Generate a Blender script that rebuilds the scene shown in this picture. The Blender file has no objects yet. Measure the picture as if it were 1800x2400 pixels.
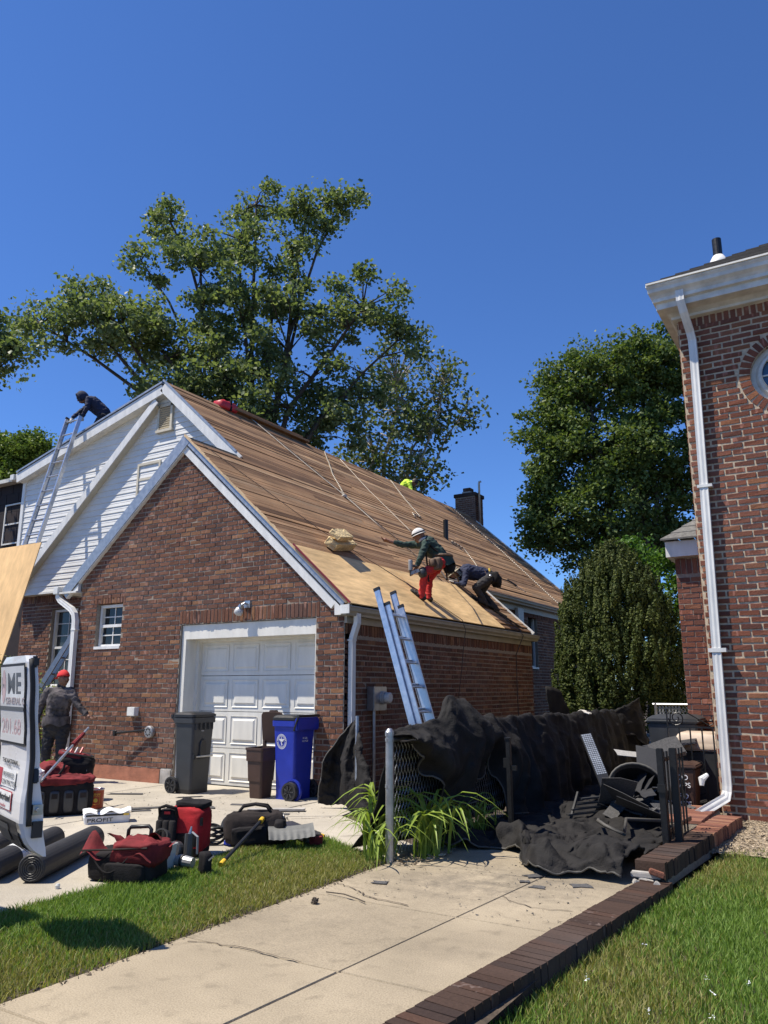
import bpy, bmesh, math, random
import numpy as np
from mathutils import Vector, Matrix, Euler
random.seed(7); rng = np.random.default_rng(7)
S = bpy.context.scene
COL = S.collection
PI = math.pi

# ------------------------------------------------------------------ camera, sky, sun, exposure
CAM = Vector((5.497, -8.055, 1.30)); PITCH = math.radians(12.9); YAW = math.radians(31.4)
cam = bpy.data.cameras.new('camera'); camo = bpy.data.objects.new('camera', cam); COL.objects.link(camo)
camo.location = CAM; camo.rotation_euler = (PI/2 + PITCH, 0, YAW)
cam.sensor_fit = 'VERTICAL'; cam.sensor_height = 24.0; cam.lens = 24.0*1803/2400
cam.clip_start = 0.05; cam.clip_end = 2000; S.camera = camo
SUN = Vector((1.25, 1.0, -3.0)).normalized()            # direction the light travels
w = bpy.data.worlds.new('World'); S.world = w; w.use_nodes = True
nt = w.node_tree; nt.nodes.clear()
sky = nt.nodes.new('ShaderNodeTexSky'); sky.sky_type = 'NISHITA'; sky.sun_disc = False
sky.sun_elevation = math.asin(-SUN.z); sky.sun_rotation = math.atan2(-SUN.x, -SUN.y)
sky.altitude = 600.0; sky.air_density = 1.0; sky.dust_density = 0.0; sky.ozone_density = 6.0
bg = nt.nodes.new('ShaderNodeBackground'); bg.inputs['Strength'].default_value = 0.09
wo = nt.nodes.new('ShaderNodeOutputWorld')
tint = nt.nodes.new('ShaderNodeMix'); tint.data_type = 'RGBA'; tint.blend_type = 'MULTIPLY'; tint.inputs[0].default_value = 1.0; tint.inputs[7].default_value = (.68, .93, 1.3, 1)   # clear deep blue air
nt.links.new(sky.outputs[0], tint.inputs[6]); nt.links.new(tint.outputs[2], bg.inputs[0]); nt.links.new(bg.outputs[0], wo.inputs[0])
sl = bpy.data.lights.new('sun', 'SUN'); sl.energy = 5.0; sl.angle = math.radians(0.53); sl.color = (1.0, 0.93, 0.82)
so = bpy.data.objects.new('sun', sl); COL.objects.link(so); so.rotation_euler = SUN.to_track_quat('-Z', 'Y').to_euler()
so.location = (-10, -10, 25)
S.view_settings.view_transform = 'Standard'; S.view_settings.look = 'None'
S.view_settings.exposure = 0.5; S.view_settings.gamma = 1.0; S.view_settings.use_curve_mapping = False
S.cycles.max_bounces = 6; S.cycles.transparent_max_bounces = 6
S.cycles.use_denoising = True

# ------------------------------------------------------------------ projection (only used to rank pieces by size in view)
_R = camo.rotation_euler.to_matrix()
def project(p):
    v = _R.transposed() @ (Vector(p) - CAM)
    if v.z > -0.1: return None
    return (900 - 1803*v.x/v.z*1.0, 1200 + 1803*v.y/v.z, -v.z)
def rank(p):
    q = project(p)
    if q is None: return 1e9
    d = q[2]
    if q[0] < 0 or q[0] > 1800 or q[1] < 0 or q[1] > 2400: d += 1000
    return d

# ------------------------------------------------------------------ materials
MATS = {}
def _n(nt, t, **k):
    n = nt.nodes.new(t)
    for a, v in k.items(): setattr(n, a, v)
    return n
def newmat(name):
    m = bpy.data.materials.new(name); m.use_nodes = True
    nt = m.node_tree; nt.nodes.clear()
    o = _n(nt, 'ShaderNodeOutputMaterial'); b = _n(nt, 'ShaderNodeBsdfPrincipled')
    nt.links.new(b.outputs[0], o.inputs[0]); MATS[name] = m
    return m, nt, b, o
def mix(nt, f, a, b, mode='MIX'):
    n = _n(nt, 'ShaderNodeMix', data_type='RGBA', blend_type=mode)
    for s, v in ((n.inputs[0], f), (n.inputs[6], a), (n.inputs[7], b)):
        if hasattr(v, 'links'): nt.links.new(v, s)
        elif isinstance(v, (int, float)): s.default_value = v if s.type == 'VALUE' else (v, v, v, 1)
        else: s.default_value = (*v, 1)
    return n.outputs[2]
def math_(nt, op, a, b=0.0):
    n = _n(nt, 'ShaderNodeMath', operation=op)
    for s, v in ((n.inputs[0], a), (n.inputs[1], b)):
        if hasattr(v, 'links'): nt.links.new(v, s)
        else: s.default_value = v
    return n.outputs[0]
def ramp(nt, f, stops):
    n = _n(nt, 'ShaderNodeValToRGB'); e = n.color_ramp.elements
    while len(e) < len(stops): e.new(0.5)
    for i, (p, c) in enumerate(stops):
        e[i].position = p; e[i].color = (*c, 1) if not isinstance(c, (int, float)) else (c, c, c, 1)
    nt.links.new(f, n.inputs[0]); return n.outputs[0]
def pos(nt, scale=(1, 1, 1), add=None):
    g = _n(nt, 'ShaderNodeNewGeometry'); v = _n(nt, 'ShaderNodeVectorMath', operation='MULTIPLY')
    nt.links.new(g.outputs['Position'], v.inputs[0]); v.inputs[1].default_value = scale
    out = v.outputs[0]
    if add is not None:
        a = _n(nt, 'ShaderNodeVectorMath', operation='ADD'); nt.links.new(out, a.inputs[0]); nt.links.new(add, a.inputs[1]); out = a.outputs[0]
    return out
def noise(nt, vec, scale=5.0, detail=3.0, rough=0.55):
    n = _n(nt, 'ShaderNodeTexNoise'); n.inputs['Scale'].default_value = scale; n.inputs['Detail'].default_value = detail
    n.inputs['Roughness'].default_value = rough; nt.links.new(vec, n.inputs['Vector']); return n.outputs[0]
def rnd(nt):
    g = _n(nt, 'ShaderNodeNewGeometry'); o = _n(nt, 'ShaderNodeObjectInfo')
    s = math_(nt, 'ADD', g.outputs['Random Per Island'], o.outputs['Random'])
    return math_(nt, 'FRACT', s)
def bump(nt, b, h, strength=0.3, dist=0.01):
    n = _n(nt, 'ShaderNodeBump'); n.inputs['Strength'].default_value = strength; n.inputs['Distance'].default_value = dist
    nt.links.new(h, n.inputs['Height']); nt.links.new(n.outputs[0], b.inputs['Normal'])
def M(name, col, rough=0.6, metal=0.0, var=0.15, scale=6.0, bmp=0.0, bscale=60.0, spec=0.5, bdist=0.004, aniso=(1, 1, 1), rv=0.0):
    """general surface: base colour with blotches of wear, optional fine relief, rv = random tone for each piece"""
    m, nt, b, o = newmat(name)
    v = pos(nt, aniso); f = noise(nt, v, scale, 5.0)
    f2 = ramp(nt, f, [(0.3, 0.0), (0.7, 1.0)])
    a = tuple(c*(1-var) for c in col); c2 = tuple(min(1, c*(1+var)) for c in col)
    c = mix(nt, f2, a, c2)
    if rv: c = mix(nt, 1.0, c, ramp(nt, rnd(nt), [(0.0, 1-rv), (1.0, 1.0)]), 'MULTIPLY')
    nt.links.new(c, b.inputs['Base Color']); b.inputs['Roughness'].default_value = rough
    b.inputs['Metallic'].default_value = metal; b.inputs['Specular IOR Level'].default_value = spec
    if var > 0: nt.links.new(math_(nt, 'ADD', math_(nt, 'MULTIPLY', f, 0.25), rough-0.12), b.inputs['Roughness'])
    if bmp: bump(nt, b, noise(nt, v, bscale, 4.0), bmp, bdist)
    return m
def brickmat(name, base, dark, pale, streak=0.5):
    m, nt, b, o = newmat(name)
    r = rnd(nt); cv = _n(nt, 'ShaderNodeCombineXYZ'); k = math_(nt, 'MULTIPLY', r, 57.0)
    for i in range(3): nt.links.new(k, cv.inputs[i])
    tone = ramp(nt, r, [(0.0, dark), (0.35, base), (0.8, tuple(c*1.18 for c in base)), (0.93, pale), (1.0, tuple(c*.85 for c in base))])
    st = noise(nt, pos(nt, (24, 24, 5), cv.outputs[0]), 1.0, 1.0)
    r2 = math_(nt, 'FRACT', math_(nt, 'MULTIPLY', r, 13.7))
    thr = math_(nt, 'GREATER_THAN', r2, 1-streak)
    sf = math_(nt, 'MULTIPLY', ramp(nt, st, [(0.57, 0.0), (0.66, 1.0)]), math_(nt, 'MULTIPLY', thr, 0.7))
    c = mix(nt, sf, tone, tuple(min(1, x*1.9+.06) for x in base))
    g = noise(nt, pos(nt), 55.0, 4.0); c = mix(nt, 0.55, c, ramp(nt, g, [(0.25, 0.45), (0.75, 1.0)]), 'MULTIPLY')
    big = noise(nt, pos(nt), 0.9, 3.0); c = mix(nt, ramp(nt, big, [(0.5, 0.0), (0.85, 0.4)]), c, tuple(x*.8+.09 for x in base))
    nt.links.new(c, b.inputs['Base Color']); b.inputs['Roughness'].default_value = 0.85
    b.inputs['Specular IOR Level'].default_value = 0.25
    bump(nt, b, g, 0.6, 0.006); return m
def woodmat(name, stops, axis=(30, 1.2, 30), rough=0.75, bmp=0.35, dark=0.5):
    m, nt, b, o = newmat(name)
    r = rnd(nt); cv = _n(nt, 'ShaderNodeCombineXYZ'); k = math_(nt, 'MULTIPLY', r, 91.0)
    for i in range(3): nt.links.new(k, cv.inputs[i])
    tone = ramp(nt, r, stops); g = noise(nt, pos(nt, axis, cv.outputs[0]), 1.0, 5.0, 0.65)
    c = mix(nt, 0.9, tone, ramp(nt, g, [(0.32, dark), (0.6, 1.0), (0.8, 1.25)]), 'MULTIPLY')
    blot = noise(nt, pos(nt), 1.3, 4.0); c = mix(nt, 0.8, c, ramp(nt, blot, [(0.3, 0.68), (0.7, 1.15)]), 'MULTIPLY')
    nt.links.new(c, b.inputs['Base Color']); b.inputs['Roughness'].default_value = rough
    b.inputs['Specular IOR Level'].default_value = 0.3
    bump(nt, b, g, bmp, 0.006); return m
def leafmat(name, c0, c1, c2, trans=0.35, rough=0.45):
    m, nt, b, o = newmat(name)
    g = _n(nt, 'ShaderNodeNewGeometry'); c = ramp(nt, g.outputs['Random Per Island'], [(0.0, c0), (0.5, c1), (1.0, c2)])
    nt.links.new(c, b.inputs['Base Color']); b.inputs['Roughness'].default_value = rough; b.inputs['Specular IOR Level'].default_value = .22
    t = _n(nt, 'ShaderNodeBsdfTranslucent'); nt.links.new(mix(nt, 1.0, c, (1.0, 1.05, .45), 'MULTIPLY'), t.inputs[0])
    ms = _n(nt, 'ShaderNodeMixShader'); ms.inputs[0].default_value = trans
    nt.links.new(b.outputs[0], ms.inputs[1]); nt.links.new(t.outputs[0], ms.inputs[2]); nt.links.new(ms.outputs[0], o.inputs[0])
    return m

brickmat('brick_garage', (.16, .07, .042), (.1, .047, .033), (.28, .14, .07), .55)
brickmat('brick_right', (.19, .066, .038), (.13, .05, .035), (.28, .115, .055), .35)
brickmat('brick_kerb', (.06, .036, .026), (.042, .027, .022), (.085, .045, .03), .1)
brickmat('brick_tile', (.23, .095, .06), (.17, .07, .05), (.3, .15, .09), .1)
M('mortar_garage', (.27, .225, .175), .9, var=.25, scale=30, bmp=.6, bscale=90)
M('mortar_right', (.46, .37, .26), .9, var=.25, scale=30, bmp=.6, bscale=90)
M('stucco', (.33, .13, .075), .9, var=.25, scale=7, bmp=.5, bscale=30, bdist=.01)
M('stone_grey', (.36, .34, .31), .85, var=.35, scale=8, bmp=.4, bscale=25)
M('pebble_dash', (.33, .28, .2), .9, var=.45, scale=95, bmp=.8, bscale=120)
M('white_paint', (.7, .675, .6), .5, var=.09, scale=4, aniso=(2, 2, .6))
M('white_old', (.6, .585, .53), .5, var=.2, scale=7)
M('siding_white', (.69, .68, .64), .5, var=.08, scale=3)
M('white_metal', (.68, .67, .63), .45, var=.12, scale=5, aniso=(2, 2, .6))
M('trim_cream', (.56, .5, .38), .55, var=.08)
M('gutter_brown', (.33, .29, .22), .45, var=.15)
M('galv', (.42, .43, .44), .35, .85, .2, 12)
M('alu', (.55, .57, .6), .33, .85, .14, 15)
M('alu_dull', (.38, .39, .4), .45, .7, .2, 15)
M('iron_black', (.012, .012, .012), .42, .2, .3, 40, bmp=.2, bscale=70)
M('black_plastic', (.014, .014, .015), .42, 0, .2, 20)
M('rubber', (.02, .02, .021), .75, 0, .2, 20)
M('bin_grey', (.035, .037, .039), .5, 0, .15, 8, bmp=.08, bscale=150)
M('bin_brown', (.055, .028, .018), .5, 0, .15, 8, bmp=.08, bscale=150)
M('bin_blue', (.012, .03, .32), .42, 0, .1, 8, bmp=.06, bscale=150)
M('tarp_dark', (.017, .0155, .0145), .8, 0, .6, 5.0, bmp=.8, bscale=60, bdist=.008, spec=.25)
M('tarp_edge', (.075, .07, .06), .65, 0, .3, 8, bmp=.3, bscale=60)
M('felt_roll', (.02, .02, .022), .65, 0, .25, 20, bmp=.3, bscale=90)
M('shingle', (.085, .082, .08), .9, 0, .4, 60, bmp=.6, bscale=160, rv=.35)
M('shingle_pale', (.3, .29, .27), .9, 0, .25, 60, bmp=.4, bscale=160)
M('roof_shingle', (.055, .05, .045), .9, 0, .4, 25, bmp=.6, bscale=90, rv=.45)
M('roof_shingle_grey', (.17, .165, .155), .9, 0, .3, 25, bmp=.6, bscale=90, rv=.35)
M('felt_under', (.02, .018, .016), .9)
M('bag_black', (.016, .0145, .015), .85, 0, .5, 9, bmp=.6, bscale=110, spec=.2)
M('bag_brown', (.03, .024, .022), .88, 0, .5, 9, bmp=.6, bscale=110, spec=.2)
M('bag_red', (.33, .018, .022), .82, 0, .35, 8, bmp=.5, bscale=110, spec=.2)
M('bag_maroon', (.15, .022, .024), .85, 0, .5, 8, bmp=.5, bscale=110, spec=.2)
M('red_plastic', (.5, .02, .025), .45, 0, .1)
M('yellow_plastic', (.75, .45, .03), .45, 0, .1)
M('foam_yellow', (.62, .47, .24), .9, 0, .3, 14, bmp=1.0, bscale=22, bdist=.02)
M('clear_tub', (.5, .5, .48), .3, 0, .1)
M('tool_grey', (.33, .33, .33), .4, .3, .2)
M('tool_dark', (.05, .05, .05), .4, .2, .2)
M('paper_white', (.7, .7, .69), .7, 0, .1, 10)
M('can_red', (.42, .06, .015), .4, 0, .2, 12)
M('ink_black', (.015, .015, .016), .6, 0, 0)
M('ink_grey', (.1, .11, .12), .6, 0, 0)
M('ink_pale', (.36, .31, .31), .6, 0, 0)
M('ink_pink', (.5, .37, .37), .6, 0, 0)
M('ink_white', (.72, .72, .72), .6, 0, 0)
M('ink_red', (.42, .04, .06), .6, 0, 0)
M('ink_yellow', (.8, .55, .08), .6, 0, 0)
M('van_white', (.7, .7, .7), .28, 0, .05, 4)
M('van_film', (.62, .63, .63), .3, 0, .05, 4)
M('van_black', (.02, .02, .022), .55, 0, .15, 20)
M('van_grey', (.055, .057, .06), .6, 0, .15, 20)
M('skin', (.24, .115, .07), .55, 0, .1, 20)
M('skin_dark', (.17, .08, .05), .55, 0, .1, 20)
M('hair', (.012, .009, .008), .6)
M('cloth_green', (.025, .05, .04), .85, 0, .35, 9, bmp=.4, bscale=30, bdist=.01)
M('cloth_red', (.5, .03, .028), .85, 0, .15, 9, bmp=.4, bscale=30, bdist=.01)
M('cloth_navy', (.014, .02, .05), .85, 0, .25, 9, bmp=.4, bscale=30, bdist=.01)
M('cloth_char', (.03, .027, .026), .85, 0, .25, 9, bmp=.4, bscale=30, bdist=.01)
M('cloth_black', (.012, .012, .016), .85, 0, .25, 9, bmp=.4, bscale=30, bdist=.01)
M('cloth_lime', (.6, .82, .05), .8, 0, .1, 9)
M('cloth_cap_red', (.55, .02, .022), .8, 0, .15, 9)
M('cloth_camo', (.07, .06, .06), .9, 0, .92, 8.5, bmp=.3, bscale=30, bdist=.01)
M('cloth_white', (.6, .58, .54), .9, 0, .2, 14)
M('cloth_camo_hat', (.34, .29, .2), .9, 0, .7, 22)
M('boot', (.02, .016, .013), .75, 0, .3, 20)
M('leather', (.12, .07, .04), .7, 0, .3, 20, bmp=.3)
M('glove', (.55, .52, .46), .8, 0, .2, 25)
M('rope_pale', (.6, .52, .4), .85, 0, .25, 120)
M('rope_dark', (.06, .05, .045), .85, 0, .25, 60)
M('neighbour_dark', (.022, .013, .013), .85, 0, .35, 6, bmp=.3, bscale=30, rv=.35)
M('bark', (.07, .055, .042), .95, 0, .45, 9, bmp=.9, bscale=18, bdist=.03)
M('bark_pale', (.34, .31, .25), .9, 0, .4, 5, bmp=.5, bscale=18, bdist=.02)
M('soil', (.075, .055, .038), .95, 0, .5, 12, bmp=.8, bscale=40, bdist=.02)
M('dirt_pale', (.31, .245, .165), .95, 0, .5, 16, bmp=.8, bscale=60, bdist=.02)
M('chips', (.4, .32, .22), .9, 0, .5, 30, rv=.6)
M('tub_lid_tan', (.5, .4, .3), .5)
M('drip_red', (.19, .016, .018), .45)
M('slat_grey', (.3, .31, .3), .5, 0, .25, 8)
M('stone_dark', (.13, .13, .12), .7, 0, .25, 12)
M('screen_vent', (.5, .53, .55), .5, .4, .2)
woodmat('deck_board', [(0, (.17, .09, .046)), (.2, (.3, .165, .085)), (.5, (.42, .24, .12)), (.75, (.5, .3, .155)), (.9, (.34, .2, .11)), (1, (.56, .37, .21))], (50, .9, 50), .85, .7, .3)
woodmat('plywood', [(0, (.78, .52, .24)), (1, (.84, .58, .29))], (11, 2.2, 11), .65, .15, .62)
woodmat('plywood_lean', [(0, (.7, .45, .2)), (1, (.74, .48, .22))], (12, 12, 1.4), .6, .15, .8)
woodmat('raw_lumber', [(0, (.6, .43, .24)), (1, (.66, .48, .28))], (20, 3, 20), .65, .2, .75)
leafmat('leaf_maple', (.095, .135, .06), (.16, .21, .095), (.28, .32, .18), .45, .45)
leafmat('leaf_oak', (.06, .105, .028), (.11, .16, .045), (.2, .25, .085), .36, .52)
leafmat('leaf_syc', (.08, .12, .045), (.13, .17, .07), (.21, .24, .12), .32, .5)
leafmat('leaf_far', (.06, .11, .02), (.11, .17, .035), (.18, .24, .05), .36, .5)
leafmat('leaf_bright', (.05, .12, .02), (.085, .17, .03), (.13, .23, .045), .35, .4)
leafmat('needle', (.03, .05, .014), (.062, .088, .02), (.13, .15, .035), .2, .6)
leafmat('leaf_bush', (.06, .1, .02), (.13, .17, .045), (.3, .3, .1), .25, .35)
leafmat('leaf_hosta', (.05, .12, .012), (.085, .17, .02), (.12, .22, .03), .35, .35)
leafmat('leaf_lily', (.15, .22, .035), (.24, .33, .055), (.36, .44, .1), .3, .35)
leafmat('grass_lush', (.105, .19, .03), (.175, .285, .05), (.31, .42, .12), .4, .5)
leafmat('grass_dry', (.19, .2, .05), (.29, .29, .08), (.46, .4, .19), .4, .5)
leafmat('leaf_tarp_weed', (.06, .1, .02), (.1, .15, .03), (.13, .18, .05))
def glassmat(name, col, rough=.04):
    m, nt, b, o = newmat(name); b.inputs['Base Color'].default_value = (*col, 1); b.inputs['Roughness'].default_value = rough
    b.inputs['Specular IOR Level'].default_value = .35
    bump(nt, b, noise(nt, pos(nt), 2.5, 1.0), .05, .02); return m
glassmat('glass_dark', (.012, .014, .016)); glassmat('glass_mid', (.035, .04, .042), .1); glassmat('glass_blue', (.05, .11, .2), .05)
def concrete(name, col, stain, spots=()):
    m, nt, b, o = newmat(name); v = pos(nt)
    a = noise(nt, v, 1.1, 6.0); sp = noise(nt, v, 130.0, 3.0); md = noise(nt, v, 9.0, 5.0)
    c = mix(nt, ramp(nt, a, [(.35, 0.), (.7, 1.)]), tuple(x*.8 for x in col), tuple(x*1.12 for x in col))
    c = mix(nt, .55, c, ramp(nt, sp, [(.3, .45), (.62, 1.08)]), 'MULTIPLY')
    c = mix(nt, ramp(nt, md, [(.55, 0.), (.8, stain)]), c, tuple(x*.38 for x in col))
    c = mix(nt, 1.0, c, ramp(nt, rnd(nt), [(0., .9), (1., 1.)]), 'MULTIPLY')
    for (sx_, sy_, r_, k_) in spots:                                      # tar and soot smudges trodden onto the slabs
        d = _n(nt, 'ShaderNodeVectorMath', operation='DISTANCE'); nt.links.new(v, d.inputs[0]); d.inputs[1].default_value = (sx_, sy_, 0)
        fall = ramp(nt, math_(nt, 'DIVIDE', d.outputs['Value'], r_), [(0., 1.), (1., 0.)])
        wob = ramp(nt, noise(nt, v, 6.5, 6.0, .7), [(.38, 0.), (.68, 1.)])
        c = mix(nt, math_(nt, 'MULTIPLY', math_(nt, 'MULTIPLY', fall, wob), k_), c, (.06, .055, .05))
    nt.links.new(c, b.inputs['Base Color']); b.inputs['Roughness'].default_value = .9; b.inputs['Specular IOR Level'].default_value = .2
    bump(nt, b, sp, .5, .004); return m
concrete('concrete_walk', (.385, .32, .225), .6, [(3.3, -2.75, .85, .75), (2.75, -3.0, .6, .45), (2.6, -4.3, .7, .22), (3.5, -4.2, .6, .2)]); concrete('concrete_drive', (.49, .44, .355), .35, [(-1.2, -1.8, .9, .3), (-.3, -1.0, .7, .3)])

# ------------------------------------------------------------------ mesh building
ORG = {}
def tag(o, label=None, cat=None, group=None, kind=None):
    if label: o['label'] = label
    if cat: o['category'] = cat
    if group: o['group'] = group
    if kind: o['kind'] = kind
    return o
def thing(name, label, cat, loc=(0, 0, 0), group=None):
    o = bpy.data.objects.new(name, None); o.location = loc; o.empty_display_size = .2
    COL.objects.link(o); ORG[o] = Vector(loc); return tag(o, label, cat, group)
def link(name, me, parent=None):
    o = bpy.data.objects.new(name, me); COL.objects.link(o)
    if parent is not None: o.parent = parent; ORG[o] = ORG.get(parent, Vector((0, 0, 0)))
    else: ORG[o] = Vector((0, 0, 0))
    return o
class MB:
    """collects geometry in world coordinates and links it as one mesh object"""
    def __init__(s): s.v = []; s.f = []; s.m = []; s.mi = 0
    def face(s, idx): s.f.append(tuple(idx)); s.m.append(s.mi)
    def add(s, vs, fs):
        b = len(s.v); s.v += [tuple(p) for p in vs]
        for f in fs: s.face([b+i for i in f])
    def box(s, c, size, rot=None):
        hx, hy, hz = (x/2 for x in size)
        P = [Vector((x, y, z)) for z in (-hz, hz) for x, y in ((-hx, -hy), (hx, -hy), (hx, hy), (-hx, hy))]
        if rot is not None: P = [rot @ p for p in P]
        c = Vector(c); s.add([p+c for p in P], [(3, 2, 1, 0), (4, 5, 6, 7), (0, 1, 5, 4), (1, 2, 6, 5), (2, 3, 7, 6), (3, 0, 4, 7)])
    def bx(s, x0, x1, y0, y1, z0, z1): s.box(((x0+x1)/2, (y0+y1)/2, (z0+z1)/2), (abs(x1-x0), abs(y1-y0), abs(z1-z0)))
    def bar(s, a, b, w, h, up=(0, 0, 1)):
        a, b = Vector(a), Vector(b); d = b-a; L = d.length; d.normalize()
        u = Vector(up); x = d.cross(u)
        if x.length < 1e-4: x = d.cross(Vector((1, 0, 0)))
        x.normalize(); z = x.cross(d)
        s.box((a+b)/2, (w, L, h), Matrix((x, d, z)).transposed())
    def tube(s, path, r, n=8, caps=True, closed=False):
        P = [Vector(p) for p in path]; R = r if isinstance(r, (list, tuple)) else [r]*len(P); b = len(s.v); K = len(P)
        prev = None
        for i, p in enumerate(P):
            if closed: t = P[(i+1) % K]-P[i-1]
            else: t = P[min(i+1, K-1)]-P[max(i-1, 0)]
            if t.length < 1e-9: t = Vector((0, 0, 1))
            t.normalize()
            if prev is None:
                x = t.cross(Vector((0, 0, 1)))
                if x.length < .05: x = t.cross(Vector((1, 0, 0)))
            else: x = prev-t*prev.dot(t)
            x.normalize(); prev = x; y = t.cross(x)
            for k in range(n):
                a = 2*PI*k/n; s.v.append(tuple(p+(x*math.cos(a)+y*math.sin(a))*R[i]))
        for i in range(K if closed else K-1):
            j = (i+1) % K
            for k in range(n):
                s.face((b+i*n+k, b+i*n+(k+1) % n, b+j*n+(k+1) % n, b+j*n+k))
        if caps and not closed:
            s.face([b+k for k in range(n)][::-1]); s.face([b+(K-1)*n+k for k in range(n)])
    def prism(s, poly, z0, z1, T=None):
        """poly of (x,y) extruded z0..z1; T maps local points to the world"""
        n = len(poly); P = [Vector((x, y, z0)) for x, y in poly]+[Vector((x, y, z1)) for x, y in poly]
        if T is not None: P = [T @ p for p in P]
        s.add(P, [tuple(range(n))[::-1], tuple(range(n, 2*n))]+[(i, (i+1) % n, n+(i+1) % n, n+i) for i in range(n)])
    def lathe(s, prof, c=(0, 0, 0), n=20, T=None, cap=True):
        b = len(s.v); c = Vector(c)
        for r, z in prof:
            for k in range(n):
                a = 2*PI*k/n; p = Vector((r*math.cos(a), r*math.sin(a), z))
                s.v.append(tuple((T @ p if T is not None else p)+c))
        K = len(prof)
        for i in range(K-1):
            for k in range(n): s.face((b+i*n+k, b+i*n+(k+1) % n, b+(i+1)*n+(k+1) % n, b+(i+1)*n+k))
        if cap:
            s.face([b+k for k in range(n)][::-1]); s.face([b+(K-1)*n+k for k in range(n)])
    def loft(s, rings, cap=True, closed=True):
        b = len(s.v); n = len(rings[0])
        for R in rings: s.v += [tuple(p) for p in R]
        for i in range(len(rings)-1):
            for k in range(n if closed else n-1):
                s.face((b+i*n+k, b+i*n+(k+1) % n, b+(i+1)*n+(k+1) % n, b+(i+1)*n+k))
        if cap: s.face([b+k for k in range(n)][::-1]); s.face([b+(len(rings)-1)*n+k for k in range(n)])
    def grid(s, fn, nu, nv):
        b = len(s.v)
        for i in range(nu+1):
            for j in range(nv+1): s.v.append(tuple(fn(i/nu, j/nv)))
        for i in range(nu):
            for j in range(nv):
                a = b+i*(nv+1)+j; s.face((a, a+nv+1, a+nv+2, a+1))
    def build(s, name, mat, parent=None, smooth=False, bevel=0.0, loc=None):
        off = ORG.get(parent, Vector((0, 0, 0))) if parent is not None else Vector((0, 0, 0))
        if loc is not None and parent is None: off = Vector(loc)
        me = bpy.data.meshes.new(name); V = np.array(s.v, float)-np.array(off)
        me.from_pydata(V.tolist(), [], s.f)
        mats = mat if isinstance(mat, (list, tuple)) else [mat]
        for m in mats: me.materials.append(MATS[m])
        if len(mats) > 1: me.polygons.foreach_set('material_index', s.m)
        if smooth: me.polygons.foreach_set('use_smooth', [True]*len(me.polygons))
        me.update(); o = link(name, me, parent)
        if loc is not None and parent is None: o.location = loc; ORG[o] = Vector(loc)
        if bevel:
            bm = bmesh.new(); bm.from_mesh(me)
            bmesh.ops.bevel(bm, geom=list(bm.edges), offset=bevel, segments=2, affect='EDGES', clamp_overlap=True)
            for f in bm.faces: f.smooth = True
            bm.to_mesh(me); bm.free()
            try: me.set_sharp_from_angle(angle=math.radians(50))
            except Exception: pass
        return o
def P(name, mat, parent, fn, **k):
    b = MB(); fn(b); return b.build(name, mat, parent, **k)
def copy_tree(o, parent=None):
    c = o.copy(); COL.objects.link(c); c.parent = parent; ORG[c] = ORG.get(o, Vector((0, 0, 0)))
    for ch in list(o.children): copy_tree(ch, c)
    return c
def frame(origin, x, y):
    """matrix whose local x, y run along the given world directions"""
    x = Vector(x).normalized(); y = Vector(y); y = (y-x*x.dot(y)).normalized(); z = x.cross(y)
    m = Matrix((x, y, z)).transposed().to_4x4(); m.translation = Vector(origin); return m
def text(body, name, mat, parent, T, size, depth=.002, align='LEFT', sx=1.0, shear=0.0, bold=0.0):
    cu = bpy.data.curves.new('t', 'FONT'); cu.body = body; cu.size = size; cu.extrude = depth; cu.align_x = align; cu.shear = shear; cu.offset = bold
    to = bpy.data.objects.new('t', cu); COL.objects.link(to)
    me = bpy.data.meshes.new_from_object(to.evaluated_get(bpy.context.evaluated_depsgraph_get()))
    bpy.data.objects.remove(to); bpy.data.curves.remove(cu)
    off = Matrix.Translation(-ORG.get(parent, Vector((0, 0, 0))))
    me.transform(off @ T @ Matrix.Diagonal((sx, 1, 1, 1))); me.materials.clear(); me.materials.append(MATS[mat])
    return link(name, me, parent)
def catenary(a, b, sag, n=12):
    a, b = Vector(a), Vector(b); return [a.lerp(b, i/n)-Vector((0, 0, sag*4*(i/n)*(1-i/n))) for i in range(n+1)]

# ------------------------------------------------------------------ brickwork
def unit_brick(seed, k_=1.0):
    r = random.Random(seed); j = lambda a: r.uniform(-a, a)*k_
    v = []
    for y, ins in ((.5, 0), (-.32, 0), (-.5, .035)):
        for x, z in ((-.5, -.5), (.5, -.5), (.5, .5), (-.5, .5)):
            v.append((x*(1-ins*.7*k_)+j(.012), y+j(.04), z*(1-ins*3*k_)+j(.04)))
    f = []
    for k in (0, 4):
        for i in range(4): f.append((k+i, k+(i+1) % 4, k+4+(i+1) % 4, k+4+i))
    f.append((8, 9, 10, 11)); return v, f
BRICKS = [unit_brick(i) for i in range(10)]
BRICK_ME = {}
NEAT = [unit_brick(100+i, .3) for i in range(10)]
def brick_mesh(i, mat):
    if (i, mat) not in BRICK_ME:
        me = bpy.data.meshes.new('brick'); me.from_pydata(*[BRICKS[i][0], [], BRICKS[i][1]]); me.materials.append(MATS[mat]); BRICK_ME[(i, mat)] = me
    return BRICK_ME[(i, mat)]
def neat_mesh(i, mat):
    if (i+50, mat) not in BRICK_ME:
        me = bpy.data.meshes.new('brick'); me.from_pydata(NEAT[i][0], [], NEAT[i][1]); me.materials.append(MATS[mat]); BRICK_ME[(i+50, mat)] = me
    return BRICK_ME[(i+50, mat)]
def subtract(spans, a, b):
    out = []
    for s, e in spans:
        if b <= s or a >= e: out.append((s, e))
        else:
            if a-s > .02: out.append((s, a))
            if e-b > .02: out.append((b, e))
    return out
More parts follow.
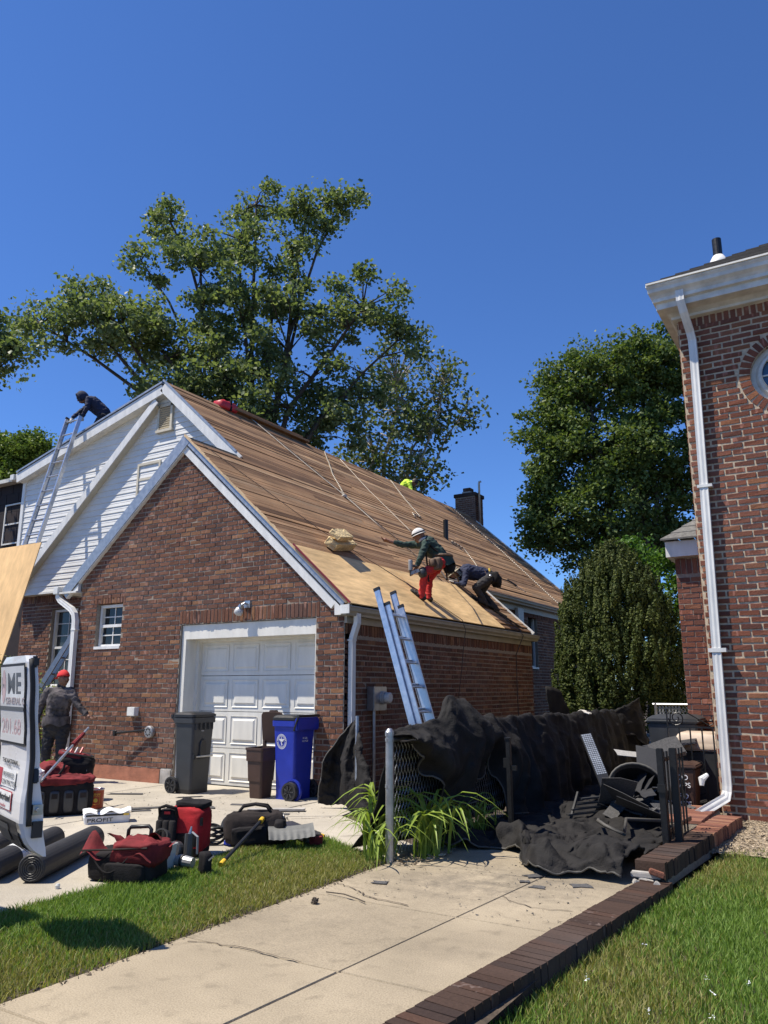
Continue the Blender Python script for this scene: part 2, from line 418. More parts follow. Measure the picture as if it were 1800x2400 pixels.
class Wall:
    """a brick skin: O + u*U + z*up, outward normal N"""
    def __init__(s, O, U, N, course=.0685, L=.205, joint=.0135, depth=.07):
        s.O, s.U, s.N = Vector(O), Vector(U).normalized(), Vector(N).normalized(); s.c, s.L, s.j, s.d = course, L, joint, depth; s.items = []
    def put(s, u0, u1, z0, z1):
        if u1-u0 < .03 or z1-z0 < .015: return
        out = random.gauss(.007, .0022)
        c = s.O+s.U*((u0+u1)/2)+Vector((0, 0, (z0+z1)/2+random.gauss(0, .0012)))-s.N*(s.d/2-out)
        s.items.append((c, u1-u0, z1-z0, random.gauss(0, .007)))
    def lay(s, z0, z1, spans_at, holes=(), header_every=0):
        k = 0; z = z0
        while z+s.c*.6 < z1:
            sp = spans_at(z+s.c/2)
            for (ha, hb, hz0, hz1) in holes:
                if hz0 < z+s.c*.5 < hz1: sp = subtract(sp, ha, hb)
            L = s.L/2+.003 if header_every and k % header_every == header_every-1 else s.L
            off = (k % 2)*L/2+random.uniform(-.008, .008)
            for a, b in sp:
                u = math.floor((a-off)/L)*L+off
                while u < b:
                    ua, ub = max(u, a), min(u+L, b)
                    if ub-ua > .035: s.put(ua+s.j/2, ub-s.j/2, z+s.j/2, z+s.c-s.j/2)
                    u += L
            k += 1; z += s.c
    def soldiers(s, u0, u1, z0, z1):
        n = max(1, round((u1-u0)/s.c)); w_ = (u1-u0)/n
        for i in range(n): s.put(u0+i*w_+s.j/2, u0+(i+1)*w_-s.j/2, z0+s.j/2, z1-s.j/2)
    def mat_of(s, it):
        c, w_, h_, tilt = it
        X = s.U*w_; Z = Vector((0, 0, h_)); Y = -s.N*s.d
        m = Matrix(((X.x, Y.x, Z.x, c.x), (X.y, Y.y, Z.y, c.y), (X.z, Y.z, Z.z, c.z), (0, 0, 0, 1)))
        return m @ Matrix.Rotation(0, 4, 'Y') if True else m
def emit_bricks(groups, mat, limit=300, neat=False):
    """groups: [(parent part, [brick matrices])]; the nearest in view become objects, the rest one mesh for each part"""
    allb = sorted(((rank(m.translation), gi, k) for gi, (p, ms) in enumerate(groups) for k, m in enumerate(ms)))
    single = {(gi, k) for r, gi, k in allb[:limit] if r < 1000}
    for gi, (parent, ms) in enumerate(groups):
        V = []; F = []; off = ORG.get(parent, Vector((0, 0, 0)))
        for k, m in enumerate(ms):
            i = random.randrange(10); BK = NEAT if neat else BRICKS
            if (gi, k) in single:
                o = bpy.data.objects.new('brick', brick_mesh(i, mat) if not neat else neat_mesh(i, mat)); COL.objects.link(o); o.parent = parent
                o.matrix_basis = Matrix.Translation(-off) @ m
            else:
                b = len(V)
                V += [tuple((m @ Vector(v))-off) for v in BK[i][0]]; F += [tuple(b+q for q in f) for f in BK[i][1]]
        if V:
            me = bpy.data.meshes.new('brickwork'); me.from_pydata(V, [], F); me.materials.append(MATS[mat])
            o = link('brickwork', me, parent); o['kind'] = 'stuff'

# ================================================================== SETTING: ground, walk, drive, kerbs
def kerb_x(y): return 3.73+.1034*(y+5.15)
def struct(o): o['kind'] = 'structure'; return o
struct(P('ground', 'soil', None, lambda b: b.add([(-400, -60, -.16), (400, -60, -.16), (400, 900, -.16), (-400, 900, -.16)], [(0, 1, 2, 3)])))
walk = struct(P('walkway', 'soil', None, lambda b: b.add([(2.2, -9, -.03), (4.0, -9, -.03), (4.1, 9, -.03), (2.2, 9, -.03)], [(0, 1, 2, 3)])))
def slab(parent, name, mat, poly, z0=-.1, z1=0.0, bev=.008):
    cx = sum(p[0] for p in poly)/len(poly); cy = sum(p[1] for p in poly)/len(poly)
    b = MB(); dz = random.uniform(-.003, .003)
    top = [(x+(cx-x)*.008, y+(cy-y)*.008) for x, y in poly]
    n = len(poly); V = [(x, y, z0) for x, y in poly]+[(x, y, z1-bev+dz) for x, y in poly]+[(x, y, z1+dz) for x, y in top]
    b.add(V, [tuple(range(2*n, 3*n))]+[(i, (i+1) % n, n+(i+1) % n, n+i) for i in range(n)]+[(n+i, n+(i+1) % n, 2*n+(i+1) % n, 2*n+i) for i in range(n)])
    return b.build(name, mat, parent)
ys = [-8.6, -6.9, -5.83, -4.74, -3.65, -2.52, -1.4, -.3, .8, 1.9, 3.0, 4.1, 5.2, 6.3]
for a, b_ in zip(ys[:-1], ys[1:]):
    jm = lambda y: 3.19+.075*(y+5.2)
    slab(walk, 'slab', 'concrete_walk', [(2.22, a+.006), (jm(a)-.006, a+.006), (jm(b_)-.006, b_-.006), (2.22, b_-.006)])
    slab(walk, 'slab', 'concrete_walk', [(jm(a)+.006, a+.006), (kerb_x(a)-.004, a+.006), (kerb_x(b_)-.004, b_-.006), (jm(b_)+.006, b_-.006)])
drive = struct(P('driveway', 'soil', None, lambda b: b.add([(-9, -9, -.035), (.9, -9, -.035), (.9, -3, -.035), (2.1, -2.4, -.035), (2.2, 6, -.035), (-9, 6, -.035)], [(0, 1, 2, 3, 4, 5)])))
def gl(y): return .95 if y < -3.0 else .95-.36*(y+3.0)/1.3          # left edge of the grass strip
for (x0, x1, y0, y1) in [(-2.9, -1.42, -1.32, .26), (-1.4, -.15, -1.32, .26), (-2.9, -1.42, -3.2, -1.34), (-5.1, -2.92, -1.32, -.02), (-5.1, -2.92, -3.2, -1.34), (-5.1, -2.92, -5.0, -3.22),
                         (-2.9, -1.42, -5.0, -3.22), (-2.9, -1.42, -6.9, -5.02), (-5.1, -2.92, -6.9, -5.02), (-7.5, -5.12, -3.2, -.02), (-7.5, -5.12, -6.9, -3.22)]:
    slab(drive, 'slab', 'concrete_drive', [(x0, y0), (x1, y0), (x1, y1), (x0, y1)])
slab(drive, 'slab', 'concrete_drive', [(-1.4, -3.2), (.93, -3.2), (.58, -1.8), (.48, -1.62), (.2, -1.34), (-1.4, -1.34)])
slab(drive, 'slab', 'concrete_drive', [(-1.4, -5.0), (.93, -5.0), (.93, -3.22), (-1.4, -3.22)])
slab(drive, 'slab', 'concrete_drive', [(-1.4, -6.9), (.93, -6.9), (.93, -5.02), (-1.4, -5.02)])
slab(drive, 'slab', 'concrete_drive', [(-.13, -1.32), (.2, -1.32), (.66, -.98), (.45, .0), (-.13, .0)])
slab(drive, 'slab', 'concrete_drive', [(.22, -1.33), (.5, -1.62), (2.1, -2.52), (2.16, -2.0), (.68, -.99)])
# left grass strip and right lawn: soil bed, then blades
def lawnR(x, y): return -.1+.11*min(1, max(0, (y+4.5)/5))
struct(P('lawn_strip', 'soil', None, lambda b: b.add([(.95, -8.5, -.012), (2.21, -8.5, -.012), (2.21, -2.62, -.012), (.5, -1.66, -.012), (.6, -1.85, -.012), (.95, -3.0, -.012)], [(0, 1, 2, 3, 4, 5)])))
struct(P('lawn', 'soil', None, lambda b: b.grid(lambda u, v: (kerb_x(-8.6+8.9*v)+.2+6*u, -8.6+8.9*v, lawnR(0, -8.6+8.9*v)-.01), 12, 24)))
def blades(name, pts, h, wd, mat, lean=.5, label=None):
    n = len(pts); ang = rng.uniform(0, 2*PI, n); hh = h*rng.uniform(.45, 1.15, n); ww = wd*rng.uniform(.6, 1.2, n)
    la = rng.uniform(0, 2*PI, n); lm = hh*rng.uniform(.1, lean, n)
    dx, dy = np.cos(ang)*ww/2, np.sin(ang)*ww/2
    V = np.zeros((n, 5, 3)); V[:, :, :] = pts[:, None, :]
    V[:, 0, 0] -= dx; V[:, 0, 1] -= dy; V[:, 1, 0] += dx; V[:, 1, 1] += dy
    V[:, 2, 0] += dx*.8+np.cos(la)*lm*.35; V[:, 2, 1] += dy*.8+np.sin(la)*lm*.35; V[:, 2, 2] += hh*.6
    V[:, 3, 0] += -dx*.8+np.cos(la)*lm*.35; V[:, 3, 1] += -dy*.8+np.sin(la)*lm*.35; V[:, 3, 2] += hh*.6
    V[:, 4, 0] += np.cos(la)*lm; V[:, 4, 1] += np.sin(la)*lm; V[:, 4, 2] += hh
    i = np.arange(n)*5; T = np.stack([i, i+1, i+2, i, i+2, i+3, i+3, i+2, i+4], 1).reshape(-1, 3)
    me = tri_mesh(name, V.reshape(-1, 3), T, mat); o = link(name, me); tag(o, label, 'grass', None, 'stuff'); return o
def tri_mesh(name, V, T, mat, smooth=False):
    me = bpy.data.meshes.new(name); nv, ntr = len(V), len(T)
    me.vertices.add(nv); me.vertices.foreach_set('co', np.ascontiguousarray(V, dtype=np.float32).ravel())
    me.loops.add(ntr*3); me.loops.foreach_set('vertex_index', np.ascontiguousarray(T, dtype=np.int32).ravel())
    me.polygons.add(ntr); me.polygons.foreach_set('loop_start', np.arange(ntr, dtype=np.int32)*3)
    me.update(calc_edges=True); me.materials.append(MATS[mat])
    if smooth: me.polygons.foreach_set('use_smooth', [True]*ntr)
    return me
def lawn_pts(n, x0, x1, y0, y1, keep, z):
    p = np.stack([rng.uniform(x0, x1, n), rng.uniform(y0, y1, n)], 1); p = p[keep(p[:, 0], p[:, 1])]
    return np.concatenate([p, z(p[:, 0], p[:, 1])[:, None]], 1)
def inL(x, y):
    edge = np.where(y < -3.0, .95, .95-.36*(y+3.0)/1.3)
    top = -1.66-(x-.5)*.56
    return (x > edge+rng.normal(0, .03, len(x))) & (x < 2.19+rng.normal(0, .025, len(x))) & (y < top+rng.normal(0, .03, len(x)))
def zR(x, y): return -.1+.11*np.clip((y+4.5)/5, 0, 1)-.01
def inR(x, y): return (x > 3.73+.1034*(y+5.15)+.2) & (y < -.75+.12*np.sin(x*4)+rng.normal(0, .08, len(x)))
patch = lambda x, y: np.sin(x*3.1+1)+np.sin(y*2.3+x*1.7)
p0 = lawn_pts(120000, .4, 2.25, -6.2, -1.5, inL, lambda x, y: 0*x-.012)
dry = patch(p0[:, 0], p0[:, 1])+rng.normal(0, .8, len(p0)) > -.2
blades('grass', p0[~dry], .045, .0055, 'grass_lush', .9, 'green grass of the narrow strip beside the concrete walkway')
blades('grass', p0[dry], .042, .0055, 'grass_dry', .9, 'yellowed grass of the narrow strip beside the concrete walkway')
p1 = lawn_pts(300000, 3.6, 7.6, -7.6, -.5, inR, zR)
p1 = p1[rng.uniform(0, 1, len(p1)) < np.clip(1.25-.0*p1[:, 0], 0, 1)]
dry = patch(p1[:, 0]+2, p1[:, 1])+rng.normal(0, .8, len(p1)) > 1.2
blades('grass', p1[~dry], .055, .006, 'grass_lush', .75, 'thick green lawn in front of the right hand brick house')
blades('grass', p1[dry], .055, .006, 'grass_dry', .8, 'pale blades among the lawn of the right hand brick house')
# clover heads, bare earth with chips by the wall
def small_quads(name, pts, size, mat, label, cat, flat=.0):
    n = len(pts); R = rng.normal(size=(n, 3, 3)); V = pts[:, None, :]+R*np.array([1, 1, .5])*size
    i = np.arange(n)*3; T = np.stack([i, i+1, i+2], 1); o = link(name, tri_mesh(name, V.reshape(-1, 3), T, mat)); return tag(o, label, cat, None, 'stuff')
cl = lawn_pts(32, 3.9, 5.6, -6.0, -1.5, inR, lambda x, y: zR(x, y)+.07)
small_quads('clover', np.repeat(cl, 10, 0)+rng.normal(0, .006, (len(cl)*10, 3)), .004, 'ink_white', 'tiny white clover heads dotted over the right lawn', 'clover')
struct(P('bare_earth', 'dirt_pale', None, lambda b: b.grid(lambda u, v: (4.22+3*u, -.95+1.6*v, lawnR(0, -.95+1.6*v)+.012+.012*math.sin(u*60)*math.sin(v*23)+random.uniform(0, .02)), 90, 40)))
ch = np.stack([rng.uniform(4.2, 6.5, 9000), rng.uniform(-.95, .6, 9000), np.zeros(9000)], 1); ch[:, 2] = zR(ch[:, 0], ch[:, 1])+.045
small_quads('wood_chips', ch, .011, 'chips', 'pale wood chips and clods on bare earth by the brick wall', 'wood chips')
eg = np.stack([rng.uniform(2.12, 2.26, 700), rng.uniform(-6.2, -2.5, 700), np.full(700, .006)], 1)
small_quads('soil_crumbs', eg, .009, 'soil', 'dark soil crumbs along the grass edge of the walkway', 'soil')
# brick kerb beside the walkway: one brick on edge after another
kerb = thing('brick_kerb', 'low kerb of dark bricks on edge between concrete walkway and right lawn', 'kerb', (3.85, -4, 0))
P('footing', 'mortar_garage', kerb, lambda b: b.bar((kerb_x(-7)+.08, -7, -.12), (kerb_x(-2.2)+.08, -2.2, -.12), .13, .12))
n = int(4.8/.068); ms = []
for i in range(n):
    y = -7+.034+i*.068; x = kerb_x(y)+.1; c = Vector((x+random.gauss(0, .0015), y, -.045+random.gauss(0, .0012)))
    R = Matrix.Rotation(-.103+random.gauss(0, .004), 4, 'Z') @ Matrix.Rotation(random.gauss(0, .006), 4, 'X')
    ms.append(Matrix.Translation(c) @ R @ Matrix.Rotation(PI/2, 4, 'X').inverted() @ Matrix.Diagonal((.205, .13, .064, 1)))
emit_bricks([(kerb, ms)], 'brick_kerb', neat=True)
rw = thing('retaining_wall', 'raised brick edging wall with broken front end by the iron gate', 'wall', (4.1, -1.2, 0))
def rwx(y): return 3.98+.075*(y+2.2)
P('core', 'mortar_garage', rw, lambda b: b.bar((rwx(-2.1)+.1, -2.1, .03), (rwx(.3)+.1, .3, .03), .17, .15))
ms = []
for i in range(36):
    y = -2.17+i*.068; c = Vector((rwx(y)+.1+random.gauss(0, .003), y, .075+random.gauss(0, .002)))
    ms.append(Matrix.Translation(c) @ Matrix.Rotation(-.075+random.gauss(0, .01), 4, 'Z') @ Matrix.Rotation(-PI/2, 4, 'X') @ Matrix.Diagonal((.205, .11, .064, 1)))
nb = 20
emit_bricks([(rw, ms[:nb])], 'brick_kerb', neat=True); emit_bricks([(rw, ms[nb:])], 'brick_tile', neat=True)
for i, (dx, dz, rz, sx) in enumerate([(.0, .005, .1, .2), (.03, -.035, -.2, .15), (.08, .03, .3, .1), (-.03, -.05, .5, .1), (.11, -.05, .1, .1)]):
    P('broken_brick', 'stone_grey' if i != 2 else 'brick_tile', rw, lambda b: b.box((rwx(-2.2)+.08+dx, -2.24-.02*i, .045+dz), (sx, .06, .035), Matrix.Rotation(rz, 3, 'Z') @ Matrix.Rotation(.15*i, 3, 'Y')), bevel=.006)
st = thing('stone_steps', 'pebbled concrete step with red brick tread beside the white downspout', 'steps', (3.9, 0, 0))
P('riser', 'pebble_dash', st, lambda b: b.bx(3.78, 4.12, -.38, .62, -.05, .12), bevel=.01)
ms = [Matrix.Translation((3.95, -.34+i*.07, .135)) @ Matrix.Rotation(-PI/2, 4, 'X') @ Matrix.Diagonal((.33, .03, .066, 1)) for i in range(14)]
emit_bricks([(st, ms)], 'brick_tile')

# ================================================================== HOUSE WITH GARAGE
MS = .9
def zr(x): return 5.08-MS*(x+2.93)          # surface of the right hand roof slope
AR = math.atan(MS)
house = thing('brick_house', 'brown brick house with garage, white gable siding and a stripped roof', 'house', (-3, 3, 0))
brick_groups = []
def brick_wall(root, name, O, U, N, z0, z1, spans, holes, mort, solds=(), L=.205, core=.11, lay_z1=None, hdr=0):
    W = Wall(O, U, N, L=L); W.lay(z0, z1, spans, list(holes)+[(a, b, c, d) for a, b, c, d in solds], hdr)
    for a, b, c, d in solds: W.soldiers(a, b, c, d)
    mb = MB(); z = z0
    while z < z1-.001:
        zz = min(z+W.c, z1); sp = spans((z+zz)/2)
        for (ha, hb, hz0, hz1) in holes:
            if hz0 < (z+zz)/2 < hz1: sp = subtract(sp, ha, hb)
        for a, b in sp:
            p = [W.O+W.U*u+Vector((0, 0, h))-W.N*d for d in (0, core) for u, h in ((a, z), (b, z), (b, zz), (a, zz))]
            mb.add(p, [(0, 1, 2, 3), (7, 6, 5, 4), (0, 4, 5, 1), (1, 5, 6, 2), (2, 6, 7, 3), (3, 7, 4, 0)])
        z = zz
    part = mb.build(name, mort, root)
    return part, [W.mat_of(i) for i in W.items]
def clampspan(a, b, lo, hi):
    a, b = max(a, lo), min(b, hi); return [(a, b)] if b-a > .05 else []
def sp_garage(z): return clampspan(-2.93-(4.93-z)/.85, -2.93+(4.93-z)/MS, -5.15, 0)
DOORH = (-2.86, -.44, -.1, 2.19)
brick_groups.append(brick_wall(house, 'front_wall', (0, 0, 0), (1, 0, 0), (0, -1, 0), .0, 4.9, sp_garage, [DOORH, (-4.73, -4.14, 1.885, 2.585)], 'mortar_garage',
                               [(-2.9, -.38, 2.19, 2.40), (-4.8, -4.08, 2.585, 2.7)], hdr=0))
brick_groups.append(brick_wall(house, 'side_wall', (0, 0, 0), (0, 1, 0), (1, 0, 0), 0, 2.16, lambda z: [(.012, 6.5)], [], 'mortar_garage', [(.012, 6.5, 1.95, 2.16)], hdr=6))
brick_groups.append(brick_wall(house, 'main_front_wall', (0, 1.42, 0), (1, 0, 0), (0, -1, 0), 0, 3.14, lambda z: [(-8.8, -5.16)], [(-7.86, -7.08, 1.3, 2.8)], 'mortar_garage', [(-8.8, -5.16, 2.93, 3.14)]))
brick_groups.append(brick_wall(house, 'main_side_wall', (-1.1, 0, 0), (0, 1, 0), (1, 0, 0), 0, 3.12, lambda z: [(6.52, 14.0)], [(9.25, 9.82, 1.74, 3.05), (11.85, 12.76, 1.38, 2.52)], 'mortar_garage', [(6.52, 14.0, 2.92, 3.12)], hdr=6))
brick_groups.append(brick_wall(house, 'chimney', (-5.2, 13.92, 0), (1, 0, 0), (0, -1, 0), 6.0, 7.33, lambda z: [(0, .7)], [], 'mortar_garage', core=.6))
brick_groups.append(brick_wall(house, 'chimney_side', (-4.5, 13.92, 0), (0, 1, 0), (1, 0, 0), 5.5, 7.33, lambda z: [(.01, .6)], [], 'mortar_garage', core=.05))
emit_bricks(brick_groups, 'brick_garage')
def chim(b): b.bx(-5.24, -4.46, 13.88, 14.58, 7.33, 7.45); b.bx(-4.98, -4.72, 14.05, 14.33, 7.47, 7.66)
P('chimney_cap', 'brick_kerb', house, chim, bevel=.01)
P('chimney_pot', 'stone_grey', house, lambda b: b.bx(-5.0, -4.7, 14.03, 14.35, 7.47, 7.53))
P('flue_pipe', 'galv', house, lambda b: b.tube([(-4.38, 14.0, 5.6), (-4.38, 14.0, 7.72), (-4.36, 13.98, 7.78), (-4.3, 13.98, 7.78)], .035, 10), smooth=True)
P('rear_wall', 'brick_garage', house, lambda b: b.bx(-8.8, -1.1, 13.88, 13.98, -.1, 3.1)); P('left_wall', 'brick_garage', house, lambda b: b.bx(-8.85, -8.75, 1.44, 13.87, -.1, 3.1)); P('garage_left_wall', 'brick_garage', house, lambda b: b.bx(-5.14, -5.05, .12, 1.4, -.1, 3.1))
P('garage_rear_wall', 'brick_garage', house, lambda b: b.prism([(-1.1, -.1), (-.12, -.1), (-.12, 2.3), (-1.1, 3.1)], -6.48, -6.4, frame((0, 0, 0), (1, 0, 0), (0, 0, 1))))

def stuc(b): b.grid(lambda u, v: (-5.15+2.05*u, -.022-.006*math.sin(u*9), -.05+(.24+.006*math.sin(u*31))*v), 24, 4); b.bx(-5.15, -3.1, -.02, .02, -.05, .186)
P('stucco_base', 'stucco', house, stuc)
P('foundation_stone', 'stone_grey', house, lambda b: b.bx(-3.09, -2.87, -.03, .03, -.05, .2), bevel=.012)

# garage door and its white frame
def dtrim(b):
    b.bx(-2.855, -.442, .03, .07, 1.985, 2.185); b.bx(-2.855, -2.775, .03, .34, -.02, 1.985); b.bx(-2.775, -2.72, .24, .34, -.02, 1.985)
    b.bx(-.462, -.442, .015, .34, -.02, 1.985); b.bx(-2.775, -.46, .07, .34, 1.985, 2.04); b.bx(-2.72, -.46, .24, .34, 1.95, 1.985)
P('door_frame', 'white_paint', house, dtrim)
P('frame_gap', 'felt_under', house, lambda b: (b.bx(-2.86, -.44, .071, .12, 2.185, 2.2), b.bx(-2.872, -2.858, .05, .3, 0, 2.2)))
gd = P('garage_door', 'white_paint', house, lambda b: [b.bx(-2.72, -.46, .31, .35, .004+i*.491, .487+i*.491) for i in range(4)])
def panel(b, x0, x1, z0, z1, y):
    R = []
    for ins, dy in ((0, -.001), (.016, .012), (.03, .012), (.06, -.006)):
        R.append([(x0+ins, y+dy, z0+ins), (x1-ins, y+dy, z0+ins), (x1-ins, y+dy, z1-ins), (x0+ins, y+dy, z1-ins)])
    b.loft(R, cap=False); b.add(R[-1], [(0, 1, 2, 3)])
for i in range(4):
    for k in range(4):
        x0 = -2.66+k*.553; P('panel', 'white_paint', gd, lambda b: panel(b, x0, x0+.47, .06+i*.491, .43+i*.491, .302))
P('bottom_seal', 'rubber', gd, lambda b: b.bx(-2.72, -.46, .315, .345, -.01, .006))

def window(root, O, U, N, u0, u1, z0, z1, cols=2, rows=2, hung=True, frame_mat='white_metal', glass='glass_dark', inset=.09, grid=True, sill=True):
    """sash window set back in a wall opening; window > pane, muntin, rail, sill"""
    O, U, N = Vector(O), Vector(U).normalized(), Vector(N).normalized(); Zv = Vector((0, 0, 1))
    def B(b, a0, a1, h0, h1, d0, d1):
        p = [O+U*u+Zv*h-N*d for d in (d0, d1) for u, h in ((a0, h0), (a1, h0), (a1, h1), (a0, h1))]
        b.add(p, [(0, 1, 2, 3), (7, 6, 5, 4), (0, 4, 5, 1), (1, 5, 6, 2), (2, 6, 7, 3), (3, 7, 4, 0)])
    fw = .045; d = inset
    def fr(b):
        B(b, u0, u0+fw, z0, z1, d-.03, d+.06); B(b, u1-fw, u1, z0, z1, d-.03, d+.06); B(b, u0+fw, u1-fw, z1-fw, z1, d-.03, d+.06); B(b, u0+fw, u1-fw, z0, z0+fw, d-.03, d+.06)
    wn = P('window', frame_mat, root, fr)
    zm = (z0+z1)/2; halves = [(z0+fw, zm, .02), (zm, z1-fw, 0)] if hung else [(z0+fw, z1-fw, 0)]
    for (a, c, dd) in halves:
        P('pane', glass, wn, lambda b: B(b, u0+fw, u1-fw, a, c, d+.012-dd+.02, d+.02-dd+.02))
        if grid:
            for k in range(1, cols): u = u0+fw+(u1-u0-2*fw)*k/cols; P('muntin', frame_mat, wn, lambda b: B(b, u-.008, u+.008, a, c, d+.002-dd+.02, d+.011-dd+.02))
            for k in range(1, rows): h = a+(c-a)*k/rows; P('muntin', frame_mat, wn, lambda b: B(b, u0+fw, u1-fw, h-.008, h+.008, d-.001-dd+.02, d+.0115-dd+.02))
    if hung: P('rail', frame_mat, wn, lambda b: B(b, u0+fw, u1-fw, zm-.022, zm+.022, d-.022, d+.03))
    if sill: P('sill', frame_mat, wn, lambda b: B(b, u0-.01, u1+.01, z0-.03, z0+.012, -.015, d+.02))
    return wn
window(house, (0, 0, 0), (1, 0, 0), (0, -1, 0), -4.72, -4.15, 1.92, 2.58)
window(house, (0, 1.42, 0), (1, 0, 0), (0, -1, 0), -7.85, -7.09, 1.33, 2.79, 2, 3, glass='glass_mid')
window(house, (-1.1, 0, 0), (0, 1, 0), (1, 0, 0), 9.26, 9.81, 1.77, 3.04, 1, 1)
window(house, (-1.1, 0, 0), (0, 1, 0), (1, 0, 0), 11.86, 12.75, 1.42, 2.51, 2, 2)
P('window_patch', 'stucco', house, lambda b: b.bx(-1.09, -1.078, 11.9, 12.75, 1.17, 1.36))

# white gable: lap siding boards, vent, small window, boards
gw = P('gable_wall', 'siding_white', house, lambda b: b.add([(-8.88, 1.29, 3.12), (-5.2, 1.29, 3.12), (-2.5, 1.29, 4.55), (-4.72, 1.29, 6.6), (-8.88, 1.29, 5.55)], [(0, 1, 2, 3, 4)]))
def sx0(z): return max(-8.88, -4.72-(6.63-z)/.264)
def sx1(z): return min(-2.6, -2.93+(4.98-z)/MS)
z = 3.13; CW = .1135
while z < 6.45:
    z1 = z+CW; a0, b0, a1, b1 = sx0(z), sx1(z), sx0(z1), sx1(z1)
    if b0-a0 > .1:
        def bd(b):
            lo, mid, hi, y = z-.008, z+CW*.45, z1, 1.26
            f = lambda zz: (a0+(a1-a0)*(zz-z)/CW, b0+(b1-b0)*(zz-z)/CW)
            V = []
            for zz, yy in ((lo, y+.02), (lo, y-.016), (mid, y-.008), (mid+.004, y-.011), (hi, y)):
                p, q = f(max(zz, z)); V += [(p, yy, zz), (q, yy, zz)]
            b.add(V, [(2*i, 2*i+1, 2*i+3, 2*i+2) for i in range(4)])
        P('siding_board', 'siding_white', gw, bd)
    z = z1
P('corner_post', 'white_metal', gw, lambda b: b.bx(-8.95, -8.86, 1.225, 1.32, 3.1, 5.6))
P('siding_side', 'siding_white', house, lambda b: b.bx(-8.9, -8.84, 1.32, 13.9, 3.1, 5.6))
P('starter_trim', 'white_metal', gw, lambda b: b.bx(-8.95, -5.2, 1.235, 1.43, 3.085, 3.118))
vt = P('gable_vent', 'trim_cream', house, lambda b: (b.bx(-5.03, -4.98, 1.2, 1.26, 5.88, 6.36), b.bx(-4.70, -4.65, 1.2, 1.26, 5.88, 6.36), b.bx(-5.03, -4.65, 1.2, 1.26, 6.32, 6.38), b.bx(-5.05, -4.63, 1.19, 1.26, 5.84, 5.89)))
P('vent_dark', 'felt_under', vt, lambda b: b.bx(-4.98, -4.7, 1.237, 1.241, 5.89, 6.32))
for i in range(10): P('slat', 'trim_cream', vt, lambda b: b.box((-4.84, 1.222, 5.915+i*.042), (.28, .034, .007), Matrix.Rotation(-.6, 3, 'X')))
window(house, (0, 1.26, 0), (1, 0, 0), (0, -1, 0), -5.5, -4.9, 4.72, 5.33, 1, 1, inset=.0, frame_mat='trim_cream', sill=False)
def rake(b, x0, x1, f, y0, y1, hgt, drop=0.0):
    b.bar((x0, (y0+y1)/2, f(x0)-hgt/2*1.25-drop), (x1, (y0+y1)/2, f(x1)-hgt/2*1.25-drop), abs(y1-y0), hgt)
lz = lambda x: 6.74-.262*(-4.8-x)
P('rake_board', 'white_metal', house, lambda b: rake(b, -4.8, -2.9, lambda x: zr(x)+.02, 1.08, 1.12, .19))
P('rake_board', 'white_metal', house, lambda b: rake(b, -4.82, -8.98, lz, 1.08, 1.12, .19))
P('rake_soffit', 'white_metal', house, lambda b: (rake(b, -4.8, -2.9, lambda x: zr(x)-.17, 1.12, 1.28, .02), rake(b, -4.82, -8.95, lambda x: lz(x)-.18, 1.12, 1.28, .02)))
P('drip_edge', 'alu_dull', house, lambda b: (rake(b, -4.82, -8.98, lambda x: lz(x)+.035, 1.06, 1.1, .035), rake(b, -4.8, -2.95, lambda x: zr(x)+.045, 1.068, 1.1, .03)))
st_ = lambda x: 6.52-.868*(-4.98-x)
P('steep_board', 'white_metal', house, lambda b: rake(b, -4.98, -8.72, st_, 1.1, 1.12, .14))
P('steep_soffit', 'trim_cream', house, lambda b: rake(b, -5.0, -8.7, lambda x: st_(x)-.125, 1.12, 1.255, .03))
P('dormer_gutter', 'white_metal', house, lambda b: b.bx(-9.16, -9.03, 1.05, 13.9, 5.5, 5.62), bevel=.008)

# roof: dark underlay, weathered sheathing boards one by one, new plywood sheets
def rs(x, y, up=0.0):                                                # point on the slope, raised along the normal
    return Vector((x+math.sin(AR)*up, y, zr(x)+math.cos(AR)*up))
def slabR(b, x0, x1, y0, y1, t0, t1):
    V = [rs(x, y, t) for t in (t0, t1) for x, y in ((x0, y0), (x1, y0), (x1, y1), (x0, y1))]
    b.add(V, [(0, 1, 2, 3), (7, 6, 5, 4), (0, 4, 5, 1), (1, 5, 6, 2), (2, 6, 7, 3), (3, 7, 4, 0)])
def under(b):
    slabR(b, -2.93, .1, -.06, 1.12, -.12, -.022); slabR(b, -4.79, .1, 1.12, 6.32, -.12, -.022); slabR(b, -4.79, -.94, 6.32, 13.95, -.12, -.022)
    L = lambda x: 5.06-.85*(-2.93-x)
    b.add([(-2.93, -.06, 5.06), (-5.6, -.06, L(-5.6)), (-5.6, 1.3, L(-5.6)), (-2.93, 1.3, 5.06)], [(0, 1, 2, 3)])
    D = lambda x: lz(x)+.005
    b.add([(-4.83, 1.1, D(-4.83)), (-9.05, 1.1, D(-9.05)), (-9.05, 13.95, D(-9.05)), (-4.83, 13.95, D(-4.83))], [(0, 1, 2, 3)])
    b.add([(-4.7, 1.1, D(-4.7)-.1), (-9.0, 1.1, D(-9.0)-.1), (-9.0, 13.95, D(-9.0)-.1), (-4.7, 13.95, D(-4.7)-.1)], [(3, 2, 1, 0)])
    b.add([(-1.1, 13.9, 3.1), (-8.8, 13.9, 3.1), (-8.8, 13.9, 5.5), (-4.72, 13.9, 6.6)], [(0, 1, 2, 3)])
roof = P('roof', 'felt_under', house, under)
